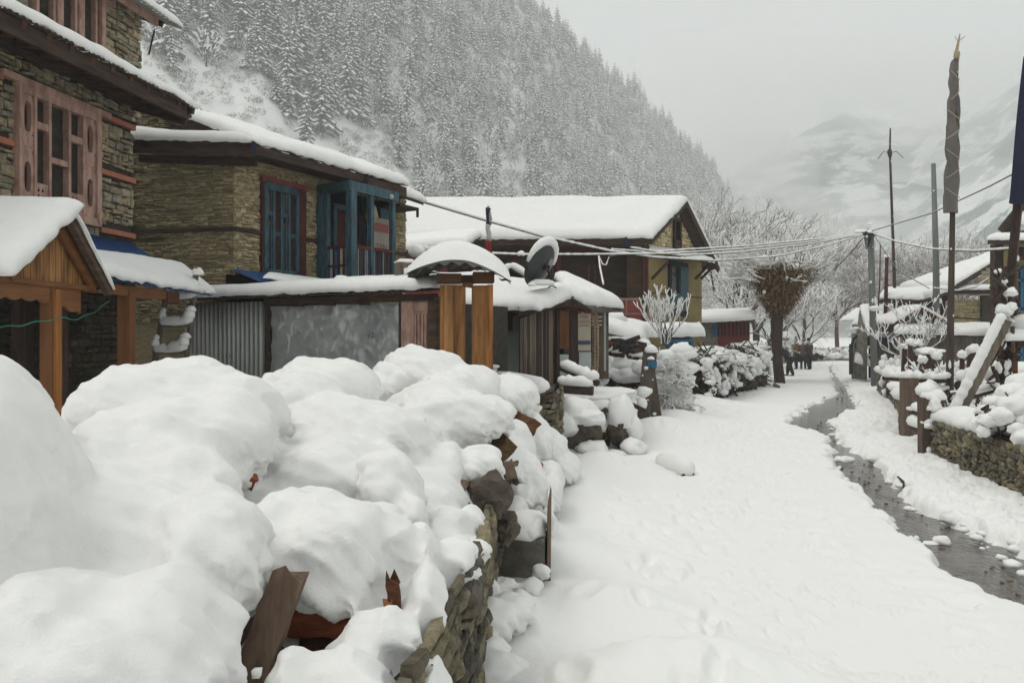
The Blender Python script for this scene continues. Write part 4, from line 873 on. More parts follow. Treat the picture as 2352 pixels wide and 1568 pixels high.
# ladder
ld = thing('ladder', P(400, 830, 11.2) , 'wooden ladder heaped with snow on every rung, leaning by the shed', 'ladder')
mb = MB(); ra0, ra1 = P(452, 612, 10.9), P(425, 850, 11.3); la0, la1 = P(388, 640, 11.0), P(352, 850, 11.4)
mb.beam(ra0, ra1, .055, .08, up=(0, 1, 0)); mb.beam(la0, la1, .055, .08, up=(0, 1, 0)); part('rail', mb, M['greywood'], ld)
mb = MB(); ms = MB()
for (y, x0, x1) in ((688, 385, 450), (748, 368, 442), (810, 352, 430)):
    a = P(x0, y, 10.95); b = P(x1, y - 2, 10.9); mb.beam(a, b, .05, .05); snow_line(ms, [a, a.lerp(b, .5) + V(0, 0, -.02), b], .12, .16, step=.05)
    cap(ms, P(x0 + 5, y - 20, 10.95), .06, .06, .11); cap(ms, P(x0 + 7, y - 34, 10.95), .045, .045, .06); cap(ms, P(x1 - 8, y - 22, 10.9), .085, .08, .12); cap(ms, P(x1 - 4, y - 36, 10.9), .08, .07, .07)
cap(ms, P(455, 628, 10.9), .085, .08, .09); cap(ms, P(440, 655, 10.9), .10, .1, .12)
part('rung', mb, M['greywood'], ld); part('snow_cover', ms, M['snow'], ld, smooth=True)

# ================================================================ GATE
gt = thing('gateway', (-.65, 10, 0), 'orange timber gateway with a curved tin roof heaped with snow', 'gate')
for (x0, x1, Y) in ((1010, 1062, 10.0), (1086, 1131, 10.0)):
    a = P(x0, 650, Y); b = P(x1, 650, Y); mb = MB()
    if x0 < 1050: mb.box(((a.x * .45 + b.x * .55) - .055, Y + .02, 1.32), (.13, .05, 2.62), .35, tint=(1.0, 1.0, 1)); mb.box((b.x - .06, Y + .09, 1.32), (.19, .05, 2.62), -.15, tint=(.8, .75, .7)); mb.box((a.x + .05, Y + .05, 1.32), (.10, .05, 2.62), .0, tint=(1.1, 1.05, 1))
    else: mb.box(((a.x + b.x) / 2 - .03, Y + .09, 1.32), (.24, .05, 2.62), -.1, tint=(.9, .85, .8)); mb.box((b.x - .035, Y - .02, 1.32), (.05, .15, 2.62), .3, tint=(1.0, .8, .7)); mb.box((b.x - .055, Y - .02, 1.32), (.018, .13, 2.62), .3, tint=(1.5, 1.4, 1.3))
    part('post', mb, M['pine_gate'], gt)
mb = MB(); a = P(1010, 660, 10); b = P(1115, 660, 10); mb.beam(P(1062, 652, 10.03), P(1086, 656, 10.03), .04, .07, tint=(.8, .8, .8)); mb.box((P(1031, 0, 10).x, 10, P(0, 640, 10).z), (.33, .3, .12), .1, tint=(.45, .45, .45)); mb.box((P(1110, 0, 10).x, 10, P(0, 638, 10).z), (.28, .3, .14), .1, tint=(.45, .4, .4)); mb.box((P(1070, 0, 10).x, 10.1, P(0, 640, 10).z), (.3, .2, .1), 0, tint=(.3, .25, .25)); part('lintel', mb, M['pine_h'], gt)
def arch(u, Y, dz=0):  # u 0..1 left to right, curve of the roof
    px = lerp(945, 1172, u); py = 648 - 36 * math.sin(math.pi * min(1, max(0, u * 1.0))) ** .9 + (u - .5) * 14; q = P(px, py, 10.0); return V(q.x, Y, q.z + dz)
mb = MB()
def rfn(u, v):
    q = arch(u, lerp(9.6, 10.7, v)); q.z += .022 * math.sin(u * 15 * math.pi * 1) + .06 * v; return q
mb.grid(rfn, 90, 4); mb.grid(lambda u, v: rfn(u, v) + V(0, 0, -.006), 90, 4); mb.smooth = True; part('roof', mb, M['rust'], gt)
mb = MB(); NU, NV = 40, 14; vs = []
for j in range(NV + 1):
    for i in range(NU + 1):
        u = i / NU; v = j / NV; q = arch(lerp(-.01, 1.01, u), lerp(9.55, 10.75, v)); e = (math.sin(math.pi * u) ** .35) * (math.sin(math.pi * v) ** .3) if 0 < i < NU and 0 < j < NV else 0
        q.z += .03 + .06 * v + .30 * e + .02 * noise.noise(q * 3); q.y += (-.04 if v < .5 else .04) * (1 - e) + .03 * noise.noise(q * 6); vs.append(q)
fs = [(j * (NU + 1) + i, j * (NU + 1) + i + 1, (j + 1) * (NU + 1) + i + 1, (j + 1) * (NU + 1) + i) for j in range(NV) for i in range(NU)]
mb.add(vs, fs); mb.smooth = True; part('roof_snow', mb, M['snow'], gt)
# stacked flat stones with snow right of the gate, on the wall end

# ================================================================ SMALL SHEDS WITH DISH
k1 = thing('plank_shed', (1.2, 15, 0), 'little plank and tin shed with a snowy gable roof just right of the gateway', 'shed')
def Q(px, py, Y): return P(px, py, Y)
# front low roof: eave from (1065,708,Y13) to (1225,712,13), ridge (1385,690,15.5)
mb = MB(); A, B, C, D = Q(1058, 706, 13.2), Q(1236, 712, 13.0), Q(1316, 683, 13.9), Q(1075, 640, 16.5)
C2 = Q(1330, 655, 16.6)
mb.hexa([q + V(0, 0, -.05) for q in (A, B, C, D)] + [A, B, C, D]); mb.hexa([q + V(0, 0, -.05) for q in (C, Q(1352, 712, 13.6), Q(1432, 712, 17.4), C2)] + [C, Q(1352, 712, 13.6), Q(1432, 712, 17.4), C2]); part('roof', mb, M['rust'], k1)
mb = MB(); snow_quad(mb, A, B, C, D, .25, step=.10, wob=.05, lump=.05, r=.2); snow_quad(mb, Q(1340, 700, 13.9), Q(1432, 706, 17.2), Q(1275, 640, 17.6), C + V(-.1, 0, .0), .26, step=.10, wob=.05, lump=.04, r=.2)
snow_quad(mb, B.lerp(C, .0), C, C + V(-.3, 1.8, .3), B + V(-.6, 1.6, .35), .22, step=.1, lump=.04, r=.18)
part('roof_snow', mb, M['snow'], k1)
mb = MB()
for k in range(26):
    t = k / 26; a = Q(1194, 0, 13.1).lerp(Q(1280, 0, 13.9), t); b = Q(1194, 0, 13.1).lerp(Q(1280, 0, 13.9), t + .8 / 26); tz = lerp(2.25, 2.52, t)
    mb.prism([(a.x, a.y, .55), (b.x, b.y, .55), (b.x, b.y, tz), (a.x, a.y, tz)], (0, .02, 0), tint=random.choice([(1, 1, 1), (.5, .45, .42), (1.4, 1.25, 1.05), (.9, .85, .8), (.35, .3, .3)]))
part('plank_wall', mb, M['greywood'], k1)
mb = MB(); mb.beam(Q(1190, 716, 13.05), Q(1318, 690, 13.9), .06, .16); mb.beam(Q(1194, 0, 13.1) * 1 + V(0, 0, 0), Q(1194, 716, 13.1), .06, .06, up=(0, 1, 0)) if False else None
mb.beam(V(Q(1282, 0, 13.85).x, 13.85, 0), V(Q(1282, 0, 13.85).x, 13.85, 2.5), .06, .06, up=(0, 1, 0)); mb.beam(V(Q(1318, 0, 13.95).x, 13.95, 0), V(Q(1318, 0, 13.95).x, 13.95, 2.4), .14, .12, up=(0, 1, 0)); mb.beam(Q(1280, 706, 13.85), Q(1352, 712, 13.85), .08, .08, tint=(1.2, .6, .5)); mb.beam(Q(1316, 690, 13.7), Q(1358, 716, 13.5), .05, .08)
part('frame', mb, M['dark'], k1)
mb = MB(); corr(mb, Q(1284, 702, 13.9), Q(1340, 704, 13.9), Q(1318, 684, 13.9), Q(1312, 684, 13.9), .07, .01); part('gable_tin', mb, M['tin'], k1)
mb = MB(); mb.hexa([V(Q(1282, 0, 13.9).x, 13.9, 1.7), V(Q(1306, 0, 13.9).x, 13.9, 1.7), V(Q(1306, 0, 13.9).x, 13.98, 1.7), V(Q(1282, 0, 13.9).x, 13.98, 1.7), V(Q(1282, 0, 13.9).x, 13.9, 2.45), V(Q(1306, 0, 13.9).x, 13.9, 2.45), V(Q(1306, 0, 13.9).x, 13.98, 2.45), V(Q(1282, 0, 13.9).x, 13.98, 2.45)]); part('plank_door', mb, M['pine'], k1, 'reddish brown plank panel') 
def vpan(mb, x0, x1, y0, y1, Y, th=.04, Y2=None, tint=None):
    Y2 = Y2 or Y; a = P(x0, y1, Y); b = P(x1, y1, Y2); c = P(x1, y0, Y2); d = P(x0, y0, Y); a.z = min(a.z, b.z); b.z = a.z; mb.prism([a, b, c, d], (0, th, 0), tint)
mb = MB(); vpan(mb, 1281, 1306, 814, 892, 13.9); vpan(mb, 1330, 1358, 808, 882, 14.0); vpan(mb, 1064, 1192, 725, 870, 14.6, Y2=13.9); part('tin_panel', mb, M['tin_light'], k1, 'pale grey tin panels')
mb = MB(); mb.prism([P(1060, 716, 14.7), P(1195, 716, 14.0), P(1195, 740, 14.0), P(1060, 740, 14.7)], (0, -.05, 0)); mb.box(P(1168, 740, 13.8), (.16, .1, .3), 0); part('eave_shade_strip', mb, M['dark_h'], k1)  # dark strip stands in for the shade under the eave
mb = MB(); xs = Q(1064, 0, 15).x; mb.hexa([V(xs, 14.9, 0), V(1.0, 14.3, 0), V(1.6, 18, 0), V(xs, 18, 0), V(xs, 14.9, 2.5), V(1.0, 14.3, 2.5), V(1.6, 18, 2.5), V(xs, 18, 2.5)]); part('wall', mb, M['dark'], k1)
mb = MB(); vpan(mb, 1360, 1374, 718, 880, 14.6, tint=(2.2, 2.1, 1.8)); vpan(mb, 1385, 1398, 712, 870, 16.0); vpan(mb, 1374, 1385, 712, 870, 15.4, tint=(.8, .7, .6))
for k in range(3): mb.beam(P(1359, 728 + k * 9, 14.55), P(1382, 728 + k * 9, 15), .03, .03, tint=(2.4, 2.2, 2))
for k in range(12): q = P(1366, 752 + k * 8, 14.55); mb.blob(q, (.03, .02, .04), .1, 1, 1, tint=(2.6, 2.5, 2.2)); mb.blob(P(1373, 752 + k * 8, 14.55), (.03, .02, .04), .1, 1, 1, tint=(2.4, 2.3, 2.1))
part('trim_post', mb, M['greywood'], k1)
mb = MB(); vpan(mb, 1387, 1392, 712, 852, 15.9, .03); vpan(mb, 1392, 1397, 712, 852, 16.1, .03); part('white_board', mb, M['tin_light'], k1)
bn = thing('banner', P(1345, 800, 13.9), 'cream vinyl banner with red lettering and a blue stripe hung on the plank shed', 'banner')
mb = MB(); vpan(mb, 1328, 1357, 720, 805, 13.88, .012); part('sheet', mb, M['banner'], bn)
for z_, s_, tx in ((728, .07, 'THE'), (739, .085, 'HOME TEA'), (748, .085, 'KITCHEN')):
    text_mesh(bn, 'lettering', tx, s_ * (.55 if len(tx) > 4 else 1), P(1342.5, z_, 13.875), (1, 0, 0), (0, 0, 1), M['ink_red'])
mb = MB(); vpan(mb, 1328, 1356, 782, 791, 13.872, .004); part('stripe', mb, mk('blue_ink', (.07, .08, .17), None, (3, 3, 3), .6, 0), bn)
# dish
dc = P(1247, 610, 13.4); dsh = thing('satellite_dish', P(1262, 655, 13.4), 'dark satellite dish capped with snow on the little shed roof', 'satellite dish')
ax = Vector((-.62, .52, .42)).normalized(); side = ax.cross(V(0, 0, 1)).normalized(); upv = side.cross(ax).normalized()
# face outline: open side away to the left-back, we look at its back
mb = MB(); RR = .40
def dfn(u, v):
    r = v * RR; a = u * 2 * math.pi; return dc + side * r * math.cos(a) * .92 + upv * r * math.sin(a) * 1.08 + ax * (.12 * (v * v) - .05)
mb.grid(dfn, 40, 10); mb.grid(lambda u, v: dfn(u, v) + ax * .012, 40, 10); mb.tube([dfn(k / 32, 1) + ax * .005 for k in range(33)], .012, 6); mb.smooth = True; dp = part('reflector', mb, M['dish'], dsh)
mb = MB(); c = dc + side * .0 - ax * .062
def lg(a, b, wd): mb.beam(c + side * a[0] + upv * a[1], c + side * b[0] + upv * b[1], wd, .004, up=ax)
sq = .055; cx_ = .12; cz_ = .10
for (a, b) in (((-1, -1), (1, -1)), ((1, -1), (1, 1)), ((1, 1), (-1, 1)), ((-1, 1), (-1, -1)), ((-.5, 0), (0, .6)), ((0, .6), (.5, 0)), ((.5, 0), (0, -.6)), ((0, -.6), (-.5, 0))): lg((cx_ + a[0] * sq, cz_ + a[1] * sq), (cx_ + b[0] * sq, cz_ + b[1] * sq), .014)
part('square_mark', mb, M['white'], dp)
mb = MB(); hub = dc - ax * .06; st = P(1268, 655, 13.4); mb.tube([hub, P(1262, 628, 13.4), st], .022, 8); mb.box(hub - ax * .03, (.09, .09, .09), .5); mb.tube([st, st + V(.08, .0, -.05)], .012, 6); mb.tube([st, st + V(-.08, .0, -.05)], .012, 6); part('mount', mb, M['black'], dsh)
lnb = P(1197, 590, 13.0); mb = MB(); mb.tube([dc - upv * .38, lnb], .010, 6); mb.tube([lnb, lnb + V(-.0, 0, -.12), dc - upv * .36], .004, 5); mb.blob(lnb - V(0, 0, .02), (.035, .035, .05), 0); part('feed_arm', mb, M['black'], dsh)
mb = MB(); pts = [dfn(u, 1.0) + V(0, 0, .02) for u in [k / 24 for k in range(0, 13)]]
rad = [.03 + .055 * math.sin(math.pi * min(1, (k + .6) / 12.5)) for k in range(13)]; mb.tube(pts, rad, 10, wob=.05); cap(mb, lnb + V(0, 0, .04), .07, .07, .07); cap(mb, P(1244, 652, 13.3), .25, .15, .09); cap(mb, P(1222, 655, 13.0), .07, .07, .06); mb.smooth = True; part('snow_cap', mb, M['snow'], dsh)
# small gabled thing behind the dish
k2 = thing('tin_hut', P(1190, 770, 17.5), 'small tin hut with a snowy gable just behind the satellite dish', 'hut')
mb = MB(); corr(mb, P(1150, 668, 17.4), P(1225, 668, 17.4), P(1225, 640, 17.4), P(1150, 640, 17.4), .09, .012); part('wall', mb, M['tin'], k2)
mb = MB(); ap = P(1173, 616, 17.2); l = P(1110, 655, 17.2); r_ = P(1262, 668, 17.2); bk = V(0, 1.8, 0)
for a, b in ((l, ap), (ap, r_)): mb.hexa([a + V(0, 0, -.07), b + V(0, 0, -.07), b + bk + V(0, 0, -.07), a + bk + V(0, 0, -.07), a, b, b + bk, a + bk])
mb.prism([P(1150, 642, 17.35), P(1215, 645, 17.35), P(1175, 622, 17.35)], (0, .03, 0)); part('roof', mb, M['dark_h'], k2)
mb = MB(); snow_quad(mb, l, l + bk, ap + bk, ap, .2, step=.1, lump=.03); snow_quad(mb, r_ + bk, r_, ap, ap + bk, .2, step=.1, lump=.03); part('roof_snow', mb, M['snow'], k2)

# ================================================================ LONG HOUSE 3
h3 = thing('long_house', (3, 25, 0), 'long two storey house with huge snow roof, dark red veranda and ochre end wall', 'house')
c0, c1 = Vector((4.43, 24.0)), Vector((7.05, 27.5)); dg_ = (c1 - c0).normalized(); ng = Vector((dg_.y, -dg_.x)); HG = frame(c0, dg_, ng); LG = (c1 - c0).length
cw = Vector((-4.0, 24.9)); df = (cw - c0).normalized(); nf = Vector((df.y, -df.x)); nf = nf if nf.y < 0 else -nf; HF = frame(c0, df, nf)
ev = 5.05; apx = 6.45
mb = MB(); mb.prism([HG(0, 0, .3), HG(LG, 0, .3), HG(LG, 0, 4.75), HG(0, 0, 4.75)], (-ng.x * .3, -ng.y * .3, 0)); part('end_wall', mb, M['ochre'], h3, 'ochre plastered end wall')
mb = MB(); tri = [HG(-.2, -.03, 4.75), HG(LG + .2, -.03, 4.75), HG(LG / 2, -.03, 6.5)]; mb.prism(tri, (-ng.x * .2, -ng.y * .2, 0)); part('gable', mb, M['mud'], h3)
mb = MB(); stones(mb, [HG(-.1, -.03, 0), HG(LG + .1, -.03, 0)], 4.78, 6.4, (.09, .15), (.12, .3), .045, [(LG / 2 - .35, LG / 2 + .35, 4.7, 6.0)], [tuple(q * 1.3 for q in p) for p in PAL_MUD], zf=lambda s: 6.25 - abs(s - .1 - LG / 2) * .80); part('gable_stones', mb, M['mud_stone'], h3)
mb = MB(); mb.fbox(HG, LG / 2 - .3, LG / 2 - .2, -.02, .06, 4.8, 5.95); mb.fbox(HG, LG / 2 + .18, LG / 2 + .28, -.02, .06, 4.8, 5.95); mb.fbox(HG, LG / 2 - .3, LG / 2 + .28, -.02, .07, 5.15, 5.25); mb.fbox(HG, LG / 2 - .3, LG / 2 + .28, -.02, .07, 5.9, 6.0); mb.fbox(HG, LG / 2 - .2, LG / 2 + .2, -.02, .03, 4.8, 5.15, tint=(1.6, 1.5, 1.4)); wf = part('window', mb, M['dark'], h3, 'small attic opening'); mb = MB(); mb.fbox(HG, LG / 2 - .2, LG / 2 + .2, -.02, .02, 5.25, 5.9); part('pane', mb, M['void'], wf)
mb = MB(); mb.fbox(HG, -.5, LG + .1, 0, .08, 4.66, 4.82); mb.fbox(HG, 0, LG, 0, .015, 3.32, 3.36); part('timber_band', mb, M['dark_h'], h3)
mb = MB(); s0, s1 = LG * .33, LG * .68; bars(mb, HG, [(s0, s0 + .16, 2.7, 4.45), (s1 - .16, s1, 2.7, 4.45), (s0, s1, 4.3, 4.5), (s0, s1, 2.62, 2.75), ((s0 + s1) / 2 - .05, (s0 + s1) / 2 + .05, 2.7, 4.4)], 0, .08); wf = part('window', mb, M['navy'], h3, 'tall dark blue window'); mb = MB(); mb.fbox(HG, s0 + .1, s1 - .1, 0, .03, 2.7, 4.4); part('pane', mb, M['glass'], wf)
mb = MB(); mb.fbox(HG, s0 + .1, s1 - .12, .08, .09, 2.95, 3.4, tint=(1, 1, 1)); mb.fbox(HG, (s0 + s1) / 2 + .07, s1 - .02, .085, .1, 2.8, 4.35); part('shutter', mb, M['blue'], wf)
mb = MB(); s0, s1 = LG * .30, LG * .78; bars(mb, HG, [(s0, s0 + .2, .4, 2.25), (s1 - .25, s1, .4, 2.25), (s0, s1, 2.1, 2.42), (s0 + .2, s1 - .2, 1.7, 1.8)], 0, .08); wf = part('door', mb, M['bright_blue'], h3, 'bright blue ground floor doorway'); mb = MB(); mb.fbox(HG, s0 + .1, s1 - .1, 0, .03, .4, 2.2); part('opening', mb, M['navy'], wf)
# veranda side
mb = MB(); mb.fbox(HF, .05, 8.3, -.6, -.5, .3, 5.1); mb.fbox(HF, 0.02, .7, -.5, -.02, .3, 4.7, tint=(1.2, 1, .8)); part('wall', mb, mk('dark_mud_wall', (.085, .06, .04), (.04, .03, .022), (3, 3, 6), .95, .5, .02, tint=True), h3)
mb = MB(); mb.fbox(HF, 0, 8.3, .0, .1, 4.55, 4.95); mb.fbox(HF, 0, 8.3, .1, .2, 4.95, 5.02); mb.fbox(HF, 0, 8.3, 0, .12, 2.0, 2.2, tint=(1, 1, 1))
for s in (0.05, 1.45, 2.85, 4.3, 5.7, 7.1, 8.2): mb.fbox(HF, s, s + .14, .0, .14, .3, 4.6, tint=(1.1, 1, 1))
for s in (2.9, 3.1, 1.7, 1.9, 4.5): mb.fbox(HF, s, s + .05, -.4, -.35, 3.3, 4.3, tint=(2.2, 2.8, 2.8))
part('veranda_frame', mb, M['maroon'], h3)
mb = MB(); mb.fbox(HF, .0, 8.2, .06, .1, 2.3, 3.05, tint=(.8, .8, .8)); mb.fbox(HF, .25, 1.35, .1, .115, 2.35, 3.1, tint=(1.5, 1.3, 1.3)); mb.fbox(HF, 6.6, 8.3, .14, .16, 2.3, 4.3, tint=(1.6, 1.4, 1.4)); vr = part('veranda_panel', mb, M['red'], h3, 'dark red veranda panels')
mb = MB(); mb.fbox(HF, .0, 1.45, .12, .16, 3.08, 3.16); mb.fbox(HF, .0, 1.45, .12, .15, 2.62, 2.67); mb.fbox(HF, 1.38, 1.48, .12, .2, 2.2, 3.35); mb.fbox(HF, 0.0, .06, .12, .18, 2.2, 3.15); mb.fbox(HF, .7, .74, .12, .15, 2.3, 3.1); mb.fbox(HF, 1.6, 2.6, .12, .14, 2.6, 2.64); mb.fbox(HF, 2.1, 2.16, .12, .14, 2.3, 3.05); part('trim', mb, mk('faded_trim', (.30, .25, .21), (.18, .12, .10), (5, 5, 5), .8, .2), vr)
# roof
ridge_r = HG(LG / 2 - .1, .42, apx + .12); e_r = HG(-.75, .5, ev - .05); b_r = HG(LG + .7, .42, 4.50)
ridge_l = V(ridge_r.x - 10.2, ridge_r.y + .25, apx + .10); e_l = V(e_r.x - 9.9, e_r.y + .9, ev - .02); b_l = V(b_r.x - 10, b_r.y + .5, 4.6)
e_m = e_r.lerp(e_l, .52)   # left part comes lower and further out
mb = MB(); dn = V(0, 0, -.08)
mb.hexa([e_r + dn, ridge_r + dn, ridge_l + dn, e_l + dn, e_r, ridge_r, ridge_l, e_l]); mb.hexa([b_r + dn, ridge_r + dn, ridge_l + dn, b_l + dn, b_r, ridge_r, ridge_l, b_l])
lw = [P(1072, 563, 22.6), P(1105, 541, 23.6), P(930, 541, 24.6), P(930, 573, 22.9)]; mb.hexa([q + dn for q in lw] + lw)
mb.beam(e_r + V(-.05, 0, -.12), ridge_r + V(-.05, 0, -.1), .07, .16); mb.beam(b_r + V(-.05, 0, -.12), ridge_r + V(-.05, 0, -.1), .07, .16); mb.beam(e_r + V(0, .05, -.14), e_l + V(0, .05, -.14), .06, .14)
mb.hexa([e_r + V(-.2, .1, -.25), e_r + V(-.2, .8, -.2), e_l + V(0, .8, -.2), e_l + V(0, .1, -.25), e_r + V(-.2, .1, -.1), e_r + V(-.2, .8, -.1), e_l + V(0, .8, -.1), e_l + V(0, .1, -.1)])
part('roof', mb, M['dark_h'], h3)
mb = MB(); snow_quad(mb, e_l, e_r, ridge_r, ridge_l, .24, r=.2, step=.14, wob=.04, lump=.035); snow_quad(mb, b_r, b_l, ridge_l, ridge_r, .2, r=.15, step=.16, wob=.02, lump=.02); snow_quad(mb, lw[3], lw[0], lw[1], lw[2], .24, step=.14); part('roof_snow', mb, M['snow'], h3)
# porch awning along the end wall, wires rest above it
A, B = P(1448, 568, 23.4), P(1642, 604, 25.6); C = P(1612, 590, 27.4); D = P(1495, 570, 24.2)
mb = MB(); mb.hexa([q + V(0, 0, -.05) for q in (A, B, C, D)] + [A, B, C, D]); 
for px, Y in ((1500, 24.0), (1600, 26.4), (1613, 27.2)): q = P(px - 2, 640, Y); mb.beam(q + V(0, 0, .4) * 0, P(px + 34, 602, Y - .9), .07, .07)
aw = part('awning', mb, M['dark_h'], h3); mb = MB(); snow_quad(mb, A, B, C, D, .14, step=.12, lump=.03); part('awning_snow', mb, M['snow'], aw)
mb = MB(); mb.box(P(1068, 578, 22.7), (.3, .1, .32), 0); mb.box(P(1440, 556, 23.2), (.16, .1, .3), 0); part('blue_rag', mb, M['cloth_navy'], h3)
# low red shack behind the pile
k3 = thing('red_shack', P(1670, 772, 31), 'low red walled shack with a flat snowy roof, right of the ochre end wall', 'shack')
mb = MB(); vpan(mb, 1648, 1722, 738, 800, 31, .1); corr(mb, P(1650, 770, 30.9), P(1720, 770, 30.9), P(1720, 738, 30.9), P(1650, 740, 30.9), .16, .02); part('wall', mb, M['red'], k3, smooth=False)
mb = MB(); vpan(mb, 1612, 1648, 742, 800, 31, .1); part('side_wall', mb, M['concrete'], k3); mb = MB(); vpan(mb, 1640, 1648, 745, 772, 30.85, .1); part('door_frame', mb, M['bright_blue'], k3)
mb = MB(); A, B, C, D = P(1606, 742, 29.6), P(1735, 734, 30), P(1725, 722, 33), P(1606, 726, 33); mb.hexa([q + V(0, 0, -.06) for q in (A, B, C, D)] + [A, B, C, D]); part('roof', mb, M['dark_h'], k3); mb = MB(); snow_quad(mb, A, B, C, D, .32, step=.14); part('roof_snow', mb, M['snow'], k3)

# ================================================================ RIGHT SIDE HOUSES
h4 = thing('coursed_stone_house', P(3 * 760, 780, 33), 'coursed pale stone house with a steep snowy roof behind the poles on the right', 'house')
YB = 33
mb = MB(); vpan(mb, 2180, 2258, 690, 800, YB, .3); part('wall', mb, M['mud'], h4)
mb = MB(); a = P(2181, 0, YB); b = P(2258, 0, YB); stones(mb, [(a.x, YB), (b.x, YB)], 1.8, 3.55, (.10, .18), (.2, .55), .05, (), [tuple(q * 1.25 for q in p) for p in PAL_MUD]); a = P(2170, 0, YB - .4); b = P(2290, 0, YB - .4)
stones(mb, [(P(2190, 0, 32.4).x, 32.5), (P(2300, 0, 32.4).x, 32.5)], 3.7, 5.2, (.10, .18), (.2, .55), .05, (), PAL_GREY, zf=lambda s: 3.75 + s * .62); part('wall_stones', mb, M['mud_stone'], h4)
mb = MB(); vpan(mb, 2257, 2292, 668, 760, 32.8, .2); vpan(mb, 2060, 2182, 672, 800, 34, .2, tint=(.5, .5, .5)); mb.beam(P(2178, 668, 32.4), P(2292, 668, 32.4), .2, .25); mb.beam(P(2180, 729, 32.8), P(2255, 733, 32.8), .08, .06); part('dark_wall', mb, M['dark'], h4)
mb = MB(); A, B, C, D = P(2066, 661, 32), P(2196, 656, 31.6), P(2287, 600, 33.2), P(2284, 578, 36)
D = P(2220, 596, 36.5); mb.hexa([q + V(0, 0, -.1) for q in (A, B, C, D)] + [A, B, C, D]); mb.beam(B + V(0, 0, -.05), C + V(0, 0, -.05), .1, .2); mb.slab(P(2020, 690, 30.5), P(2120, 688, 30), P(2185, 668, 31.6), P(2030, 680, 33), .12); part('roof', mb, M['dark_h'], h4)
mb = MB(); snow_quad(mb, A, B, C, P(2285, 582, 36), .22, step=.14, lump=.03, r=.16); snow_quad(mb, P(2020, 686, 30.6), P(2118, 688, 30), P(2188, 666, 31.6), P(2030, 672, 33), .26, step=.14, lump=.04, r=.2); snow_quad(mb, P(2196, 665, 31.9), P(2292, 665, 31.9), P(2292, 660, 32.8), P(2196, 660, 32.8), .17, step=.12); part('roof_snow', mb, M['snow'], h4)
h5 = thing('blue_window_house', P(2352, 780, 26), 'ochre house with blue window frames partly hidden by the tied poles', 'house')
mb = MB(); vpan(mb, 2318, 2480, 560, 830, 26, .3); part('wall', mb, M['ochre'], h5); mb = MB(); vpan(mb, 2286, 2320, 560, 800, 27, .3); part('side_wall', mb, M['dark'], h5)
mb = MB(); X0 = P(2322, 0, 25.9).x
for (x0, x1, y0, y1) in ((2322, 2470, 610, 618), (2322, 2470, 640, 646), (2322, 2326, 610, 712), (2345, 2351, 612, 712), (2375, 2380, 612, 712), (2322, 2470, 706, 714), (2322, 2470, 790, 797), (2322, 2327, 790, 830), (2345, 2350, 790, 830), (2322, 2470, 812, 816)): vpan(mb, x0, x1, y0, y1, 25.9, .08)
wf = part('window', mb, M['bright_blue'], h5, 'blue framed windows'); mb = MB(); vpan(mb, 2322, 2470, 612, 712, 25.96, .02); vpan(mb, 2322, 2470, 790, 830, 25.96, .02); vpan(mb, 2322, 2352, 568, 590, 25.96, .02); part('pane', mb, M['glass'], wf)
mb = MB(); vpan(mb, 2322, 2470, 592, 596, 25.9, .06); vpan(mb, 2318, 2324, 565, 596, 25.9, .06); part('upper_trim', mb, M['maroon'], h5)
mb = MB(); A, B, C, D = P(2268, 551, 24), P(2560, 551, 24), P(2560, 530, 26.5), P(2292, 545, 27); mb.hexa([q + V(0, 0, -.14) for q in (A, B, C, D)] + [A, B, C, D]); e2 = [P(2300, 535, 25), P(2352, 470, 25.2), P(2440, 440, 26), P(2320, 530, 27)]; mb.hexa([q + V(0, 0, -.1) for q in e2] + e2); mb.beam(P(2298, 530, 25), P(2352, 462, 25), .1, .2); part('roof', mb, M['dark_h'], h5)
mb = MB(); snow_quad(mb, A, B, C, D, .20, step=.14); snow_quad(mb, P(2326, 515, 24.6), P(2500, 515, 24.6), P(2500, 490, 26), P(2352, 495, 26), .3, step=.14); snow_quad(mb, P(2350, 498, 25.3), P(2600, 498, 25.3), P(2600, 430, 28), P(2370, 440, 28), .25, step=.2); part('roof_snow', mb, M['snow'], h5)
# tin roofed sheds in the middle right
k4 = thing('gabled_tin_shed', P(2090, 800, 30), 'grey corrugated shed with a snow edged gable, behind the bare garden', 'shed')
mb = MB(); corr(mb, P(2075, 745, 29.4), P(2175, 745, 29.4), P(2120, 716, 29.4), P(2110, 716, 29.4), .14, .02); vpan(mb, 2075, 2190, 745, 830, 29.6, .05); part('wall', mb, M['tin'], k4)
ap = P(2116, 706, 29); l = P(2052, 742, 29); r_ = P(2180, 740, 29); bk = V(0, 3.5, 0); mb = MB()
for a, b in ((l, ap), (ap, r_)): mb.hexa([a + V(0, 0, -.14), b + V(0, 0, -.14), b + bk + V(0, 0, -.14), a + bk + V(0, 0, -.14), a, b, b + bk, a + bk])
part('roof', mb, M['maroon'], k4); mb = MB(); snow_quad(mb, l, l + bk, ap + bk, ap, .2, step=.16, lump=.03); snow_quad(mb, r_ + bk, r_, ap, ap + bk, .16, step=.16, lump=.03); snow_quad(mb, P(2055, 766, 27.5), P(2330, 772, 27.5), P(2330, 752, 30), P(2055, 752, 30), .22, step=.2, lump=.05); part('roof_snow', mb, M['snow'], k4)
mb = MB(); vpan(mb, 2062, 2330, 770, 830, 28.2, .08)
for k in range(60): x = 2070 + k * 4.3; q = P(x, 775, 28.1); mb.beam(V(q.x, q.y, .4), q, .09, .03, up=(0, 1, 0), tint=(rnd(.6, 1.7),) * 3)
part('lower_wall', mb, M['greywood'], k4)
k5 = thing('roadside_hut', P(1985, 860, 31), 'roadside hut with a curved blue hood, green board and snowy roof beside the stream', 'hut')
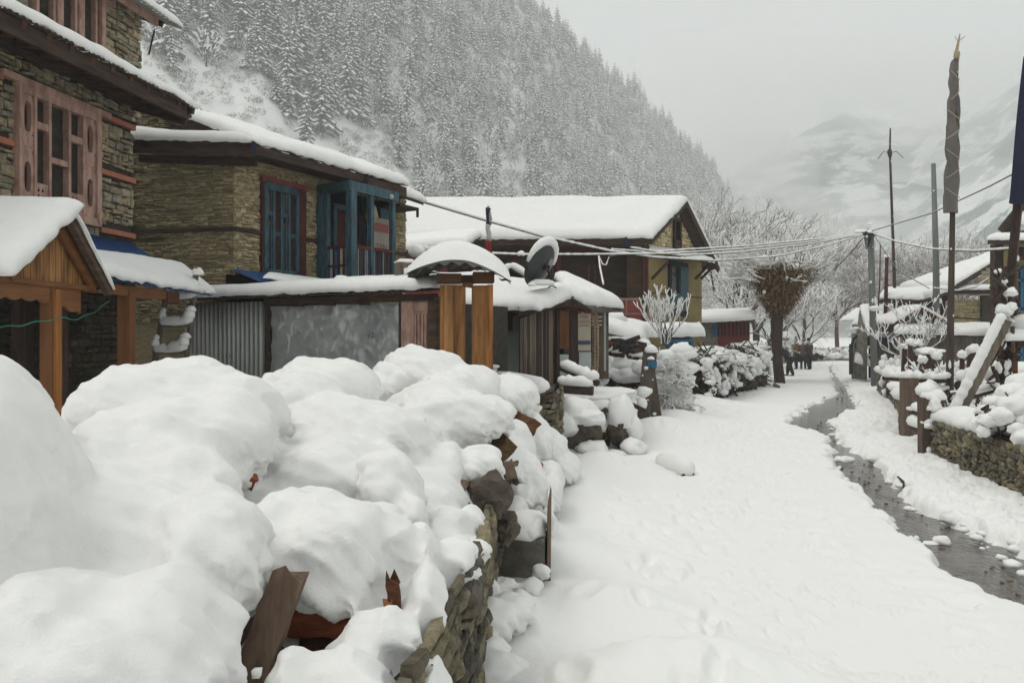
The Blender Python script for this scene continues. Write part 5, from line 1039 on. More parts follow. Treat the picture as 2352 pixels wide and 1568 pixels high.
mb = MB(); A, B, C, D = P(1993, 772, 30.2), P(2060, 775, 30.5), P(2062, 706, 33.5), P(1976, 706, 33); mb.hexa([q + V(0, 0, -.1) for q in (A, B, C, D)] + [A, B, C, D]); part('roof', mb, M['tarp'], k5)
mb = MB(); snow_quad(mb, A, B, C, D, .2, step=.14, lump=.03, r=.15); A2, B2, C2, D2 = P(1928, 738, 36), P(1972, 738, 36), P(1976, 712, 38), P(1966, 712, 38); snow_quad(mb, A2, B2, C2, D2, .15, step=.15); cap(mb, P(1965, 758, 31), .2, .2, .15); cap(mb, P(1962, 772, 31), .25, .2, .15); part('roof_snow', mb, M['snow'], k5)
mb = MB(); vpan(mb, 1958, 1992, 765, 870, 30.6, .1, Y2=29.6); corr(mb, P(1966, 770, 30.4), P(1990, 770, 30.2), P(1976, 712, 32), P(1974, 712, 32.2), .1, .01); vpan(mb, 2004, 2060, 775, 860, 30.6, .05, tint=(.7, .6, .5)); part('wall', mb, M['concrete'], k5)
mb = MB(); mb.tube([P(1956 + 17 * (1 - math.cos(t)) , 800 - 30 * math.sin(t), 30.3) for t in [k * math.pi / 16 for k in range(9)]], .05, 6); mb.hexa([P(1962, 798, 30.4), P(1988, 798, 30.1), P(1988, 798, 30.9), P(1962, 798, 30.9), P(1966, 774, 30.4), P(1988, 770, 30.1), P(1988, 770, 30.9), P(1966, 774, 30.9)]); part('hood', mb, M['navy'], k5)
mb = MB(); vpan(mb, 1988, 2000, 772, 798, 30.3, .05); part('green_board', mb, M['green'], k5)
mb = MB(); vpan(mb, 2000, 2004, 770, 868, 30.0, .2, tint=(.7, .7, .7)); vpan(mb, 1955, 1959, 790, 860, 30.3, .2); part('corner_post', mb, M['dark'], k5)
mb = MB(); snow_quad(mb, P(1964, 832, 30), P(2000, 840, 29.8), P(1985, 812, 30.8), P(1966, 806, 30.8), .3, step=.1); snow_line(mb, [P(1986, 800, 29.9), P(2000, 802, 29.9)], .14, .14); snow_line(mb, [P(1988, 818, 29.9), P(2000, 820, 29.9)], .14, .14); part('ledge_snow', mb, M['snow'], k5)
# ================================================================ NEAR LEFT: STONE WALL, FIREWOOD, SNOW HEAP
WL = [(-.66, .3), (-.375, 2.4), (-.30, 3.06), (-.19, 4.15), (-.17, 5.3), (-.02, 6.6), (.24, 8.6), (.42, 9.5)]
nw = thing('near_stone_wall', (0, 5.5, 0), 'rubble stone wall running beside the lane under the big heap of snow, nearest on the left', 'wall')
mb = MB(); stones(mb, WL, -.05, .84, (.05, .12), (.09, .26), .06, (), PAL_MOSS, jit=.02, gap=.012, chaos=.12); part('stones', mb, M['stone'], nw)
mb = MB(); L_ = [V(x, y, 0) for x, y in WL]; 
for a, b in zip(L_[:-1], L_[1:]): mb.hexa([a + V(-.14, 0, -.1), a + V(.0, 0, -.1), b + V(.0, 0, -.1), b + V(-.14, 0, -.1), a + V(-.14, 0, .72), a + V(0, 0, .76), b + V(0, 0, .76), b + V(-.14, 0, .72)])
part('core', mb, M['mortar'], nw)
# wall end further up the lane
we = thing('mossy_wall_end', (.6, 10.8, 0), 'mossy stone wall end topped by a flat slab and a loaf of snow', 'wall')
mb = MB(); stones(mb, [(.22, 10.7), (.60, 10.62), (.72, 11.1), (.80, 12.6)], -.05, 1.15, (.05, .12), (.07, .2), .05, (), PAL_MOSS, jit=.022, gap=.01, chaos=.15); part('stones', mb, M['stone'], we)
mb = MB(); mb.hexa([V(.1, 10.75, 0), V(.58, 10.68, 0), V(.76, 12.6, 0), V(.1, 12.6, 0), V(.1, 10.75, 1.12), V(.58, 10.68, 1.12), V(.76, 12.6, 1.12), V(.1, 12.6, 1.12)]); part('core', mb, M['mortar'], we)
mb = MB(); mb.blob((.45, 10.75, 1.17), (.24, .2, .055), .3, 1.5, 2); mb.blob((.52, 10.72, 1.08), (.14, .15, .05), .3, 1.5, 2); part('cap_stone', mb, M['rock'], we)
mb = MB(); a = P(1128, 868, 10.9); b = P(1262, 893, 10.6); mb.tube([a.lerp(b, t) + V(0, 0, .02) for t in (0, .06, .3, .6, .85, .96, 1)], [.03, .10, .14, .145, .14, .09, .03], 12, flat=.9, wob=.04)
for (px, py, r) in ((1135, 842, .05), (1140, 858, .06), (1130, 850, .045)): mb.blob(P(px, py, 11.0), (r * 1.6, r, r * .6), .2)
for (px, py, r) in ((1233, 940, .07), (1222, 955, .05), (1248, 968, .035), (1262, 990, .03), (1238, 985, .03), (1272, 1002, .03)): mb.blob(P(px, py, 10.45), (r, r * .7, r * .9), .25)
part('snow_cap', mb, M['snow'], we, smooth=True)

# firewood and rubble that shows between the lumps of snow: every piece is a thing
def plank(px0, py0, Y0, px1, py1, Y1, wd, th, lab, mat='rawwood', tint=(1, 1, 1), name='firewood_plank', up=None):
    mb = MB(); a = P(px0, py0, Y0); b = P(px1, py1, Y1); n = 6; d = (b - a).normalized(); u = Vector(up) if up else V(0, -.35, 1)
    sx = d.cross(u).normalized(); uz = sx.cross(d).normalized(); vs = []
    for i in range(n + 1):
        p = a.lerp(b, i / n); j = rnd(-.006, .006)
        for (q, r) in ((-1, -1), (-.35, -1.15), (.4, -1), (1, -.9), (1, 1), (.3, 1.1), (-.4, .95), (-1, 1)): vs.append(p + sx * (q * wd / 2 + j + rnd(-.004, .004)) + uz * (r * th / 2 + rnd(-.004, .004)) + d * (rnd(-.03, .03) if i in (0, n) else 0))
    fs = [(i * 8 + k, i * 8 + (k + 1) % 8, i * 8 + 8 + (k + 1) % 8, i * 8 + 8 + k) for i in range(n) for k in range(8)] + [tuple(range(8))[::-1], tuple(n * 8 + k for k in range(8))]
    mb.add(vs, fs, tint); o = single(name, mb, M[mat], lab, 'firewood', 'planks and logs buried in the snow heap'); return o
plank(668, 1312, 2.75, 560, 1600, 2.62, .12, .05, 'upright splintered grey plank standing between two lumps of snow near the bottom', 'greywood', (1.0, .85, .75), up=(0, -1, .2))
plank(600, 1360, 2.85, 440, 1600, 2.7, .09, .06, 'slanting dark plank left of the upright splintered plank', 'greywood', (.7, .55, .5), up=(.3, -1, .2))
plank(645, 1425, 2.95, 860, 1432, 2.95, .10, .085, 'reddish brown board lying level under the lower snow lump', 'rawwood', (1.1, .5, .35), up=(0, -1, .1))
plank(900, 1325, 2.95, 912, 1425, 2.95, .05, .03, 'thin dark slat upright at the right end of the reddish board', 'rawwood', (.7, .45, .38), up=(0, -1, .1))
plank(870, 1455, 2.93, 930, 1440, 2.93, .02, .02, 'short pale stick sticking out beside the reddish board', 'rawwood', (2.4, 1.9, 1.4), up=(0, -1, .1))
plank(893, 1385, 2.93, 905, 1455, 2.90, .035, .02, 'pale wedge of split wood poking from the snow by the reddish board', 'rawwood', (2.2, 1.6, 1.2), up=(0, -1, .1))
plank(740, 1445, 3.05, 720, 1620, 2.95, .16, .10, 'dark log standing in the hollow below the reddish board', 'rawwood', (.5, .45, .42))
plank(640, 1480, 2.9, 480, 1640, 2.8, .18, .12, 'thick brown log lying low in the dark hollow of the heap', 'rawwood', (.9, .6, .4))
plank(560, 1500, 2.8, 470, 1700, 2.6, .14, .08, 'brown board sunk deepest in the hollow at the bottom edge', 'rawwood', (.75, .45, .3))
plank(560, 1062, 3.75, 575, 1110, 3.6, .07, .04, 'pinkish brick coloured wood chip peeping out between the big snow domes', 'rawwood', (2.0, .9, .8), up=(0, -1, 0))
plank(20, 1135, 2.5, 90, 1105, 2.6, .06, .03, 'dark stick end under the leftmost lump of snow', 'rawwood', (.6, .5, .45), up=(0, -1, 0))
plank(985, 1120, 5.3, 1050, 1165, 4.95, .30, .22, 'dark split log with ragged end beneath the square lump of snow', 'rawwood', (.75, .6, .5))
plank(1062, 1110, 4.95, 1018, 1215, 4.75, .09, .05, 'twisted grey root stump beside the dark split log', 'greywood', (1.1, .95, .8), up=(0, -1, .2))
plank(955, 1045, 5.6, 970, 1110, 5.3, .10, .06, 'grey stake end between two snow lumps at the edge of the heap', 'greywood', (.9, .75, .65))
plank(885, 1165, 4.4, 950, 1210, 4.2, .09, .05, 'brown wood end just under the long snow lump', 'rawwood', (1.0, .65, .5), up=(0, -1, 0))
plank(1165, 1060, 6.0, 1180, 1105, 5.8, .08, .05, 'dark peg of wood on the lane side of the heap', 'greywood', (.7, .6, .55), up=(0, -1, 0))
plank(1180, 965, 8.1, 1222, 985, 7.8, .20, .12, 'orange brown log end under the last snow lump of the heap', 'rawwood', (1.0, .8, .55), up=(0, -1, .2))
plank(1130, 1010, 6.6, 1160, 1035, 6.3, .20, .12, 'mossy brown log end on the edge of the heap above the dark rocks', 'rawwood', (.8, .75, .55), up=(0, -1, .2))
plank(1190, 1075, 7.0, 1205, 1080, 6.9, .05, .10, 'small dark block of wood stuck in the snow slope', 'greywood', (.6, .55, .5), up=(0, -1, 0))
plank(1225, 1048, 7.6, 1245, 1070, 7.3, .035, .02, 'rust brown leaf shaped splinter on the snow slope beside the lane', 'rawwood', (1.6, .9, .6), up=(0, -1, 0))
def rock(px, py, Y, rx, ry, rz, lab, nm='rock', mat='rock', amp=.2, mbp=None, cap_=None, grp='dark rocks along the lane', cat='rock'):
    mb = MB(); mb.blob(P(px, py, Y), (rx, ry, rz), amp, 1.7, 3, rz=rnd(-.5, .5)); mb.smooth = False; o = single(nm, mb, M[mat], lab, cat, grp, smooth=False)
    if cap_: ms = MB(); [ms.blob(P(a, b, c), (r1, r2, r3), .12, 1.6, 3) for a, b, c, r1, r2, r3 in cap_]; part('snow_cap', ms, M['snow'], o, smooth=True)
    return o
rock(1118, 1140, 5.05, .17, .15, .17, 'big dark layered rock below the square lump of snow at the heap edge', mat='rock')
rock(1025, 1180, 4.9, .18, .15, .12, 'dark brown rock wedged under the heap left of the layered rock')
rock(1160, 1210, 5.3, .10, .12, .12, 'small rock between the heap and the concrete block')
rock(1058, 1395, 3.5, .10, .10, .05, 'reddish flat stone on top of the near wall')
# concrete block with snow
cbk = thing('concrete_block', P(1190, 1330, 5.75), 'square grey concrete block capped with snow leaning against the wall foot', 'block')
mb = MB(); a = P(1132, 1228, 5.75); b = P(1250, 1228, 5.62)
mb.hexa([V(a.x + .02, 5.75, .05), V(b.x + .0, 5.55, -.02), V(b.x + .03, 5.95, .0), V(a.x + .05, 6.1, .05), V(a.x - .0, 5.75, .40), V(b.x, 5.58, .40), V(b.x + .06, 5.98, .48), V(a.x + .05, 6.1, .46)]); part('body', mb, M['concrete'], cbk)
mb = MB(); q = (a + b) / 2; mb.prism([V(b.x + .015, 5.56, .0), V(b.x + .045, 5.56, .02), V(b.x + .055, 5.6, .78), V(b.x + .03, 5.6, .62)], (0, .16, 0), tint=(1.3, 1.2, 1.0)); part('side_board', mb, M['greywood'], cbk)
mb = MB(); mb.blob((q.x + .02, 5.80, .47), (.23, .22, .13), .1, 1.3, 3, flatb=.6); mb.blob((q.x - .03, 5.88, .56), (.11, .13, .11), .1, 1.5, 3); mb.blob((q.x + .1, 5.78, .46), (.13, .18, .10), .12, 1.5, 3); part('snow_cap', mb, M['snow'], cbk, smooth=True)

# the heap of snow itself
def heap():
    mb = MB(); E = []
    def e(x0, x1, y0, y1, Y, dep=None, amp=.07, fr=1.5, rz=0.0):
        c = P((x0 + x1) / 2, (y0 + y1) / 2, Y); a = (x1 - x0) / 2 / F * Y; h = (y1 - y0) / 2 / F * Y; mb.blob(c, (a, dep or max(.16, a * .85), h), amp, fr, 4, rz=rz)
    def sq(x0, x1, y0, y1, Y, dep, p=2.6, rz=0.0):   # squarer loaf
        c = P((x0 + x1) / 2, (y0 + y1) / 2, Y); a = (x1 - x0) / 2 / F * Y; h = (y1 - y0) / 2 / F * Y; vs, fs = ICO[4]; o = []
        sd_ = rnd(0, 99)
        for q in vs:
            n = (abs(q.x) ** p + abs(q.y) ** p + abs(q.z) ** p) ** (1 / p); k = (1 + .06 * noise.noise(q * 1.6 + V(sd_, 0, 0)) * 2) / n
            x, y, z = q.x * a * k, q.y * dep * k, q.z * h * k; ca, sa = math.cos(rz), math.sin(rz); o.append((c.x + x * ca - y * sa, c.y + x * sa + y * ca, c.z + z))
        mb.add(o, fs)
    e(-330, 118, 822, 1560, 2.25, .55); e(-420, 40, 850, 1100, 2.6, .5)
    sq(168, 640, 818, 1120, 4.35, .55, 2.2); e(430, 660, 852, 1060, 4.2, .45)
    sq(300, 622, 890, 1140, 3.65, .42, 2.3); e(170, 420, 925, 1260, 3.45, .45)
    e(80, 560, 985, 1330, 3.2, .5)
    sq(5, 470, 1080, 1480, 2.7, .42, 2.2); e(150, 612, 1105, 1500, 2.75, .45); e(330, 625, 1120, 1420, 2.62, .30)
    e(-120, 545, 1310, 1790, 2.1, .45); e(300, 540, 1350, 1640, 2.25, .30); e(-60, 260, 1300, 1560, 2.0, .3)
    sq(548, 800, 1128, 1330, 3.3, .36, 2.3); sq(640, 905, 1130, 1415, 3.15, .30, 2.6); e(560, 760, 1120, 1300, 3.2, .3); e(700, 960, 1150, 1330, 3.35, .3)
    e(565, 905, 1005, 1195, 4.25, .42); sq(590, 930, 985, 1180, 4.6, .4, 2.3); e(820, 972, 1030, 1215, 4.1, .28); e(905, 985, 1120, 1240, 3.9, .2)
    sq(618, 872, 816, 990, 5.8, .45, 2.4); e(560, 800, 850, 1010, 5.4, .5)
    e(600, 990, 902, 1080, 5.1, .5); sq(700, 1010, 925, 1060, 5.5, .5, 2.3)
    sq(866, 1075, 798, 960, 7.6, .6, 2.3); e(840, 960, 830, 950, 7.3, .5); sq(1000, 1150, 832, 960, 7.5, .6, 2.2); sq(1060, 1232, 862, 955, 8.5, .55, 2.5); e(960, 1120, 850, 1000, 7.0, .5)
    e(860, 1180, 880, 1040, 6.4, .5); sq(1020, 1178, 925, 1010, 6.7, .4, 2.5); e(880, 1050, 960, 1080, 5.9, .4)
    sq(968, 1070, 1015, 1170, 5.15, .28, 2.6); sq(1030, 1156, 1022, 1112, 5.3, .28, 2.4); e(975, 1040, 1090, 1165, 5.0, .2)
    e(900, 1020, 1200, 1400, 3.45, .25); e(925, 1030, 1290, 1520, 3.1, .26); e(945, 1010, 1240, 1420, 3.3, .2)
    sq(985, 1108, 1228, 1345, 3.7, .2, 2.3); e(1040, 1130, 1222, 1300, 4.1, .2); e(1020, 1090, 1300, 1380, 3.6, .12); e(1040, 1120, 1160, 1260, 4.5, .22)
    e(592, 735, 1490, 1720, 2.4, .17); e(768, 905, 1440, 1700, 2.65, .18); e(915, 1045, 1495, 1720, 2.7, .2)
    # cascade on the lane side
    e(1180, 1272, 945, 1080, 8.3, .35); e(1215, 1300, 985, 1080, 8.9, .4); e(1165, 1262, 1040, 1200, 7.0, .35); e(1205, 1300, 1060, 1180, 7.5, .4); e(1155, 1215, 965, 1060, 7.4, .25); e(1230, 1330, 1030, 1120, 8.9, .5)
    e(1150, 1240, 1105, 1200, 6.4, .25); e(1245, 1275, 1120, 1280, 6.3, .2)
    for (x, y, Y, r) in ((1115, 1350, 4.9, .10), (1150, 1345, 5.2, .12), (1130, 1420, 4.5, .14), (1120, 1500, 4.25, .14), (1170, 1400, 4.7, .16), (1215, 1345, 5.3, .10), (1240, 1310, 5.5, .08), (1150, 1560, 4.1, .2)):
        e(x - r / Y * F, x + r / Y * F, y - r * .7 / Y * F, y + r * .7 / Y * F, Y, r)
    for k in range(9): yy = 2.2 + k * .27; mb.blob((float(np.interp(yy, [2.2, 3.06, 4.4], [-.56, -.47, -.37])), yy, .74 + .03 * (k % 3)), (.17, .2, .15), .12, 1.6, 3)
    # inner fill so that nothing is hollow from the side
    for (x, y, z, a, b, c) in ((-1.6, 4.6, .75, 1.0, 1.3, .55), (-.9, 5.6, .75, .7, 1.6, .50), (-.45, 7.6, .75, .7, 1.6, .45), (-2.4, 3.4, .65, 1.1, 1.6, .65), (-1.3, 3.45, .62, .6, .7, .4)): mb.blob((x, y, z), (a, b, c), .05, 1, 4)
    me = bpy.data.meshes.new('tmp'); me.from_pydata(mb.v, [], mb.f); o = bpy.data.objects.new('tmp', me); COL.objects.link(o)
    r = o.modifiers.new('r', 'REMESH'); r.mode = 'VOXEL'; r.voxel_size = .019
    s = o.modifiers.new('s', 'SMOOTH'); s.factor = .5; s.iterations = 3
    dg = bpy.context.evaluated_depsgraph_get(); m2 = bpy.data.meshes.new_from_object(o.evaluated_get(dg)); bpy.data.objects.remove(o)
    n = len(m2.vertices); co = np.empty(n * 3, dtype=np.float64); m2.vertices.foreach_get('co', co); co = co.reshape(-1, 3); nn = np.empty(n * 3); m2.vertices.foreach_get('normal', nn); nn = nn.reshape(-1, 3)
    def n3(f, sd_): return fbm(co[:, 0] * f + co[:, 2] * f * .73, co[:, 1] * f + co[:, 2] * f * .57, sd_, 3)
    low = np.clip(.55 - nn[:, 2], 0, 1)
    dd = n3(2.6, 3) * .10 - np.abs(n3(4.4, 41)) * .09 + n3(8, 4) * .04 + n3(24, 6) * .012 + low * (n3(13, 9) * .10 + n3(36, 11) * .05)
    co += nn * dd[:, None]; m2.vertices.foreach_set('co', co.ravel()); m2.polygons.foreach_set('use_smooth', np.ones(len(m2.polygons), dtype=bool)); m2.update()
    m2.materials.clear(); m2.materials.append(M['snow']); ob = bpy.data.objects.new('snow_heap', m2); COL.objects.link(ob)
    tag(ob, 'deep rounded heap of snow lying over the firewood stack and wall at lower left', 'snow heap')
heap()

# rocks with snow beyond the wall end
def snowy_rock(px, py, Y, rx, ry, rz, lab, th=.6, wide=1.0):
    c = P(px, py, Y); o = rock(px, py, Y, rx, ry, rz, lab); ms = MB(); ms.blob(c + V(0, .0, rz * .55), (rx * 1.08 * wide, ry * 1.1, rz * th + .08), .12, 1.6, 3, flatb=.35); part('snow_cap', ms, M['snow'], o, smooth=True)
snowy_rock(1325, 985, 12.2, .36, .3, .38, 'large dark boulder with a snow hood beside the lane, just past the wall end')
snowy_rock(1388, 1000, 12.9, .15, .2, .18, 'middle dark stone with a snow hood right of the large boulder')
snowy_rock(1428, 985, 12.6, .22, .25, .34, 'rounded stone almost wholly wrapped in snow, third past the wall end', 1.0, 1.05)
snowy_rock(1312, 1136, 8.9, .19, .2, .09, 'low flat rock with a snow cap lying in the near lane')
mb = MB(); mb.blob(P(1380, 1125, 9.2), (.2, .25, .12), .1, 1.3, 3); mb.blob(P(1335, 1165, 8.6), (.10, .12, .06), .1, 1.3, 3); 
lg = P(1520, 1072, 11.0); l2 = P(1582, 1092, 10.2)
lgt = thing('snowy_log', (lg + l2) / 2, 'short log buried under a loaf of snow in the middle of the lane', 'log')
mb = MB(); mb.tube([lg, l2], .09, 10); part('log', mb, M['bark'], lgt); mb = MB(); mb.tube([lg.lerp(l2, t) + V(0, 0, .09) for t in (-.06, .02, .3, .7, .96, 1.05)], [.05, .12, .14, .14, .12, .06], 12, wob=.03); mb.smooth = True; part('snow_cap', mb, M['snow'], lgt)
lg2 = thing('snow_dusted_pole', P(1340, 866, 12.6), 'round pole loaded with snow sloping over the beams by the plank shed', 'pole'); a, b = P(1290, 845, 13.0), P(1372, 880, 12.3)
mb = MB(); mb.tube([a, b], .06, 8, tint=(.8, .7, .6)); part('pole', mb, M['bark'], lg2); mb = MB(); snow_line(mb, [a, b], .19, .18, step=.06, lump=.2); part('snow_cap', mb, M['snow'], lg2)
lg3 = thing('snowy_beam', P(1320, 905, 12.2), 'level beam under snow below the sloping snowy pole', 'beam'); a, b = P(1282, 892, 12.5), P(1362, 898, 12.3)
mb = MB(); mb.beam(a, b, .12, .14); part('beam', mb, M['dark_h'], lg3); mb = MB(); snow_line(mb, [a + V(0, 0, .05), b + V(0, 0, .05)], .2, .18, step=.06, lump=.2); part('snow_cap', mb, M['snow'], lg3)
mb = MB()
for (px, py, Y, a, b, c) in ((1362, 1035, 11.9, .28, .3, .17), (1300, 1052, 11.8, .2, .25, .09), (1455, 1028, 12.2, .22, .25, .16), (1412, 1045, 11.9, .2, .2, .08), (1350, 960, 12.0, .3, .25, .13), (1455, 985, 12.5, .15, .2, .22)): mb.blob(P(px, py, Y), (a, b, c), .15, 1.6, 3)
single('snow_drift', mb, M['snow'], 'small drift of snow piled around the feet of the dark boulders', 'snow drift', smooth=True)
# stone-and-wood pile A (1290-1460, 880-1000)
def pile(name, lab, cat, base, lumps, sticks, col=None, snowamp=.14, group=None):
    t = thing(name, base, lab, cat, group); mb = MB(); ms = MB()
    for (px, py, Y, r) in sticks: 
        c = P(px, py, Y); d = V(rnd(-1, 1), rnd(-.6, .6), rnd(-.35, .35)).normalized() * r
        if random.random() < .5: mb.tube([c - d, c + V(0, 0, .02), c + d], r * .16, 6, tint=(rnd(.6, 1.5),) * 3)
        else: mb.blob(c, (r * .5, r * .4, r * .35), .4, 1.6, 1, tint=(rnd(.5, 1.8), rnd(.5, 1.6), rnd(.5, 1.3)))
    part('wood', mb, M['bark'], t)
    for (px, py, Y, rx, ry, rz) in lumps: ms.blob(P(px, py, Y), (rx, ry, rz), snowamp, 1.6, 3 if rx > .2 else 2)
    part('snow_cover', ms, M['snow'], t, smooth=True); return t
L = [(1385, 905, 13.6, .62, .5, .16), (1340, 925, 13.4, .4, .4, .18), (1330, 955, 13.0, .5, .4, .2), (1415, 935, 13.4, .28, .3, .17), (1445, 935, 13.5, .16, .2, .2), (1375, 935, 12.9, .34, .3, .14), (1300, 940, 12.8, .35, .4, .3), (1285, 975, 12.0, .3, .3, .22), (1250, 960, 11.6, .3, .3, .28), (1360, 975, 12.8, .5, .3, .15), (1430, 975, 12.9, .28, .25, .17)]
Sx = [(rnd(1270, 1458), rnd(930, 1005), rnd(12.6, 13.6), rnd(.12, .3)) for k in range(60)]
L += [(rnd(1395, 1458), rnd(935, 990), 12.75, rnd(.05, .1), .08, rnd(.05, .09)) for k in range(12)]
pile('rubble_pile', 'pile of broken wood and stones thickly capped with snow before the plank shed', 'pile', P(1370, 1010, 13), L, Sx)
mb = MB(); mb.hexa([P(1396, 950, 12.8), P(1412, 952, 12.8), P(1412, 952, 13.1), P(1396, 950, 13.1), P(1398, 935, 12.8), P(1412, 937, 12.8), P(1412, 937, 13.1), P(1398, 935, 13.1)]); single('plywood_scrap', mb, M['pine'], 'small tan scrap of board stuck in the rubble pile', 'board')
# brushwood pile B (1370-1480, 770-880)
L = []
for (px, py, w_, h_, Y) in ((1430, 788, 62, 20, 17.5), (1445, 812, 48, 17, 17.1), (1410, 825, 40, 18, 16.9), (1438, 838, 48, 18, 16.7), (1445, 862, 42, 20, 16.3), (1400, 855, 30, 16, 16.5), (1385, 800, 22, 20, 17), (1470, 850, 22, 30, 16.2), (1460, 795, 40, 18, 17.3)): L.append((px, py, Y, w_ / F * Y, .4, h_ / F * Y * .8))
L += [(rnd(1372, 1400), rnd(800, 880), 16.2, rnd(.06, .14), .1, rnd(.06, .12)) for k in range(16)]
Sx = [(rnd(1372, 1480), rnd(785, 885), rnd(16.6, 17.4), rnd(.15, .4)) for k in range(80)]
pile('brushwood_pile', 'stack of brushwood in snowy layers behind the slanting boards', 'pile', P(1430, 890, 17), L, Sx)
# long brush fence C along the lane
random.seed(11)
bt = thing('brush_fence', P(1640, 895, 25), 'long brushwood and stone fence clotted with snow, ending at the fodder tree', 'fence')
mb = MB(); ms = MB()
def fp(u): # base point along the fence
    return Vector((lerp(5.0, 9.6, u), lerp(20.5, 28.6, u), 0))
mb.hexa([fp(0) + V(-.3, .5, 0), fp(0) + V(.15, 0, 0), fp(1) + V(.15, 0, 0), fp(1) + V(-.3, .5, 0), fp(0) + V(-.3, .5, 1.0), fp(0) + V(.0, .1, 1.0), fp(1) + V(.0, .1, 1.2), fp(1) + V(-.3, .5, 1.2)], tint=(.4, .35, .32))
for k in range(900):
    u = rnd(0, 1); z = rnd(.05, 1.5) ** 1.0; p = fp(u) + V(rnd(-.1, .35), rnd(-.1, .3), z); d = V(rnd(-1, 1), rnd(-1, .6), rnd(-.9, .9)).normalized() * rnd(.15, .45); g = rnd(.5, 1.6)
    mb.tube([p - d, p + V(0, 0, .03), p + d], rnd(.012, .03), 3, cap=False, tint=(g, g * .95, g * .85))
part('brush', mb, M['bark'], bt)
mb = MB(); a, b = fp(.55), fp(1.0); stones(mb, [(a.x + .22, a.y - .05), (b.x + .22, b.y - .05)], -.05, .65, (.09, .18), (.12, .34), .06, (), [tuple(q * .8 for q in p) for p in PAL_MOSS], chaos=.3); part('stones', mb, M['stone'], bt)
for k in range(64):
    u = rnd(-.02, 1.0); z = 1.3 + rnd(-.22, .16) + .15 * math.sin(u * 9) ; ms.blob(fp(u) + V(rnd(-.3, .25), rnd(0, .3), z), (rnd(.3, .65), rnd(.25, .4), rnd(.10, .2)), .2, 1.7, 3)
for k in range(210):
    u = rnd(0, 1.0) ; z = rnd(.5, 1.25) if u > .45 else rnd(.25, 1.3); r = rnd(.025, .065) if rnd(0, 1) < .6 else rnd(.06, .13); ms.blob(fp(u) + V(rnd(.2, .42), rnd(-.25, -.05), z), (r * rnd(.8, 1.5), r, r * rnd(.7, 1.7)), .3, 1.9, 2)
part('snow_cover', ms, M['snow'], bt, smooth=True)
# leaning boards (two, propped as a steep wedge) with blue scrap
lb = thing('leaning_boards', P(1487, 985, 15.5), 'two dark boards propped upright in a steep wedge, spotted with snow, beside the lane', 'boards')
mb = MB(); mb.prism([P(1462, 975, 15.4), P(1490, 985, 15.3), P(1509, 815, 15.7), P(1478, 806, 15.7)], (0, .05, 0)); mb.prism([P(1497, 968, 15.6), P(1520, 955, 15.7), P(1503, 840, 15.8), P(1488, 900, 15.6)], (0, .05, 0), tint=(.8, .75, .7)); mb.beam(P(1486, 960, 15.3), P(1490, 1008, 15.1), .06, .05); mb.beam(P(1472, 1000, 15.2), P(1494, 1002, 15.0), .05, .03, tint=(.4, .4, .4)); part('board', mb, mk('board_wood', (.12, .10, .082), (.07, .055, .045), (12, 12, 2), .9, .4, .006, tint=True), lb)
mb = MB(); mb.prism([P(1487, 828, 15.55), P(1508, 829, 15.55), P(1508, 846, 15.55), P(1488, 841, 15.55)], (0, -.03, 0)); part('blue_scrap', mb, M['bright_blue'], lb)
mb = MB(); cap(mb, P(1496, 806, 15.7), .15, .12, .14); cap(mb, P(1495, 824, 15.5), .08, .06, .05)
for (px, py, r) in ((1484, 845, .045), (1476, 862, .022), (1488, 918, .022), (1503, 950, .04), (1499, 872, .018)): mb.blob(P(px, py, 15.35), (r, r * .6, r * .8), .2, 1.3, 2)
mb.blob(P(1478, 900, 15.1), (.17, .15, .12), .2); mb.blob(P(1462, 912, 15.1), (.16, .12, .06), .2); mb.blob(P(1473, 928, 15.0), (.12, .12, .14), .15); mb.blob(P(1488, 992, 15.0), (.18, .15, .06), .15)
part('snow_cap', mb, M['snow'], lb, smooth=True)

# ================================================================ TREES
def grow(mw, ms, p, d, L, r, dep, rr, spread=.55, upb=.15, nseg=3, snow=.05, ratio=.74, kids=(2, 3), droop=0.0, minr=.008, tint=(1, 1, 1), thr=3):
    pts = [p.copy()]; q = p.copy(); dd = d.copy()
    for i in range(nseg):
        dd = (dd + V(rr.uniform(-1, 1), rr.uniform(-1, 1), rr.uniform(-.8, .8)) * (.16 if r > .05 else .34) + V(0, 0, upb * .3 - droop)).normalized(); q = q + dd * L / nseg; pts.append(q.copy())
    r1 = max(minr, r * .68); mw.tube(pts, [lerp(r, r1, i / nseg) for i in range(nseg + 1)], 6 if r > .05 else 3, cap=False, tint=tint)
    if abs(dd.z) < .93 or r < .04:
        sr = max(snow * .5, min(r * .95, .11)); ms.tube([x + V(0, 0, lerp(r, r1, i / nseg) * .6 + sr * .35) for i, x in enumerate(pts)], [sr * rr.uniform(.75, 1.2) for _ in pts], 3 if r < .05 else 5, cap=False)
    if dep <= 0: return
    n = rr.randint(*kids)
    for k in range(n):
        ax_ = V(rr.uniform(-1, 1), rr.uniform(-1, 1), rr.uniform(-.4, .6)).normalized(); nd = (dd + ax_ * spread * rr.uniform(.7, 1.4) + V(0, 0, upb)).normalized()
        grow(mw, ms, pts[-1] if k < 2 else pts[-2], nd, L * ratio * rr.uniform(.75, 1.15), r1 * .8, dep - 1, rr, spread, upb, nseg, snow, ratio, kids, droop, minr, tint, thr)
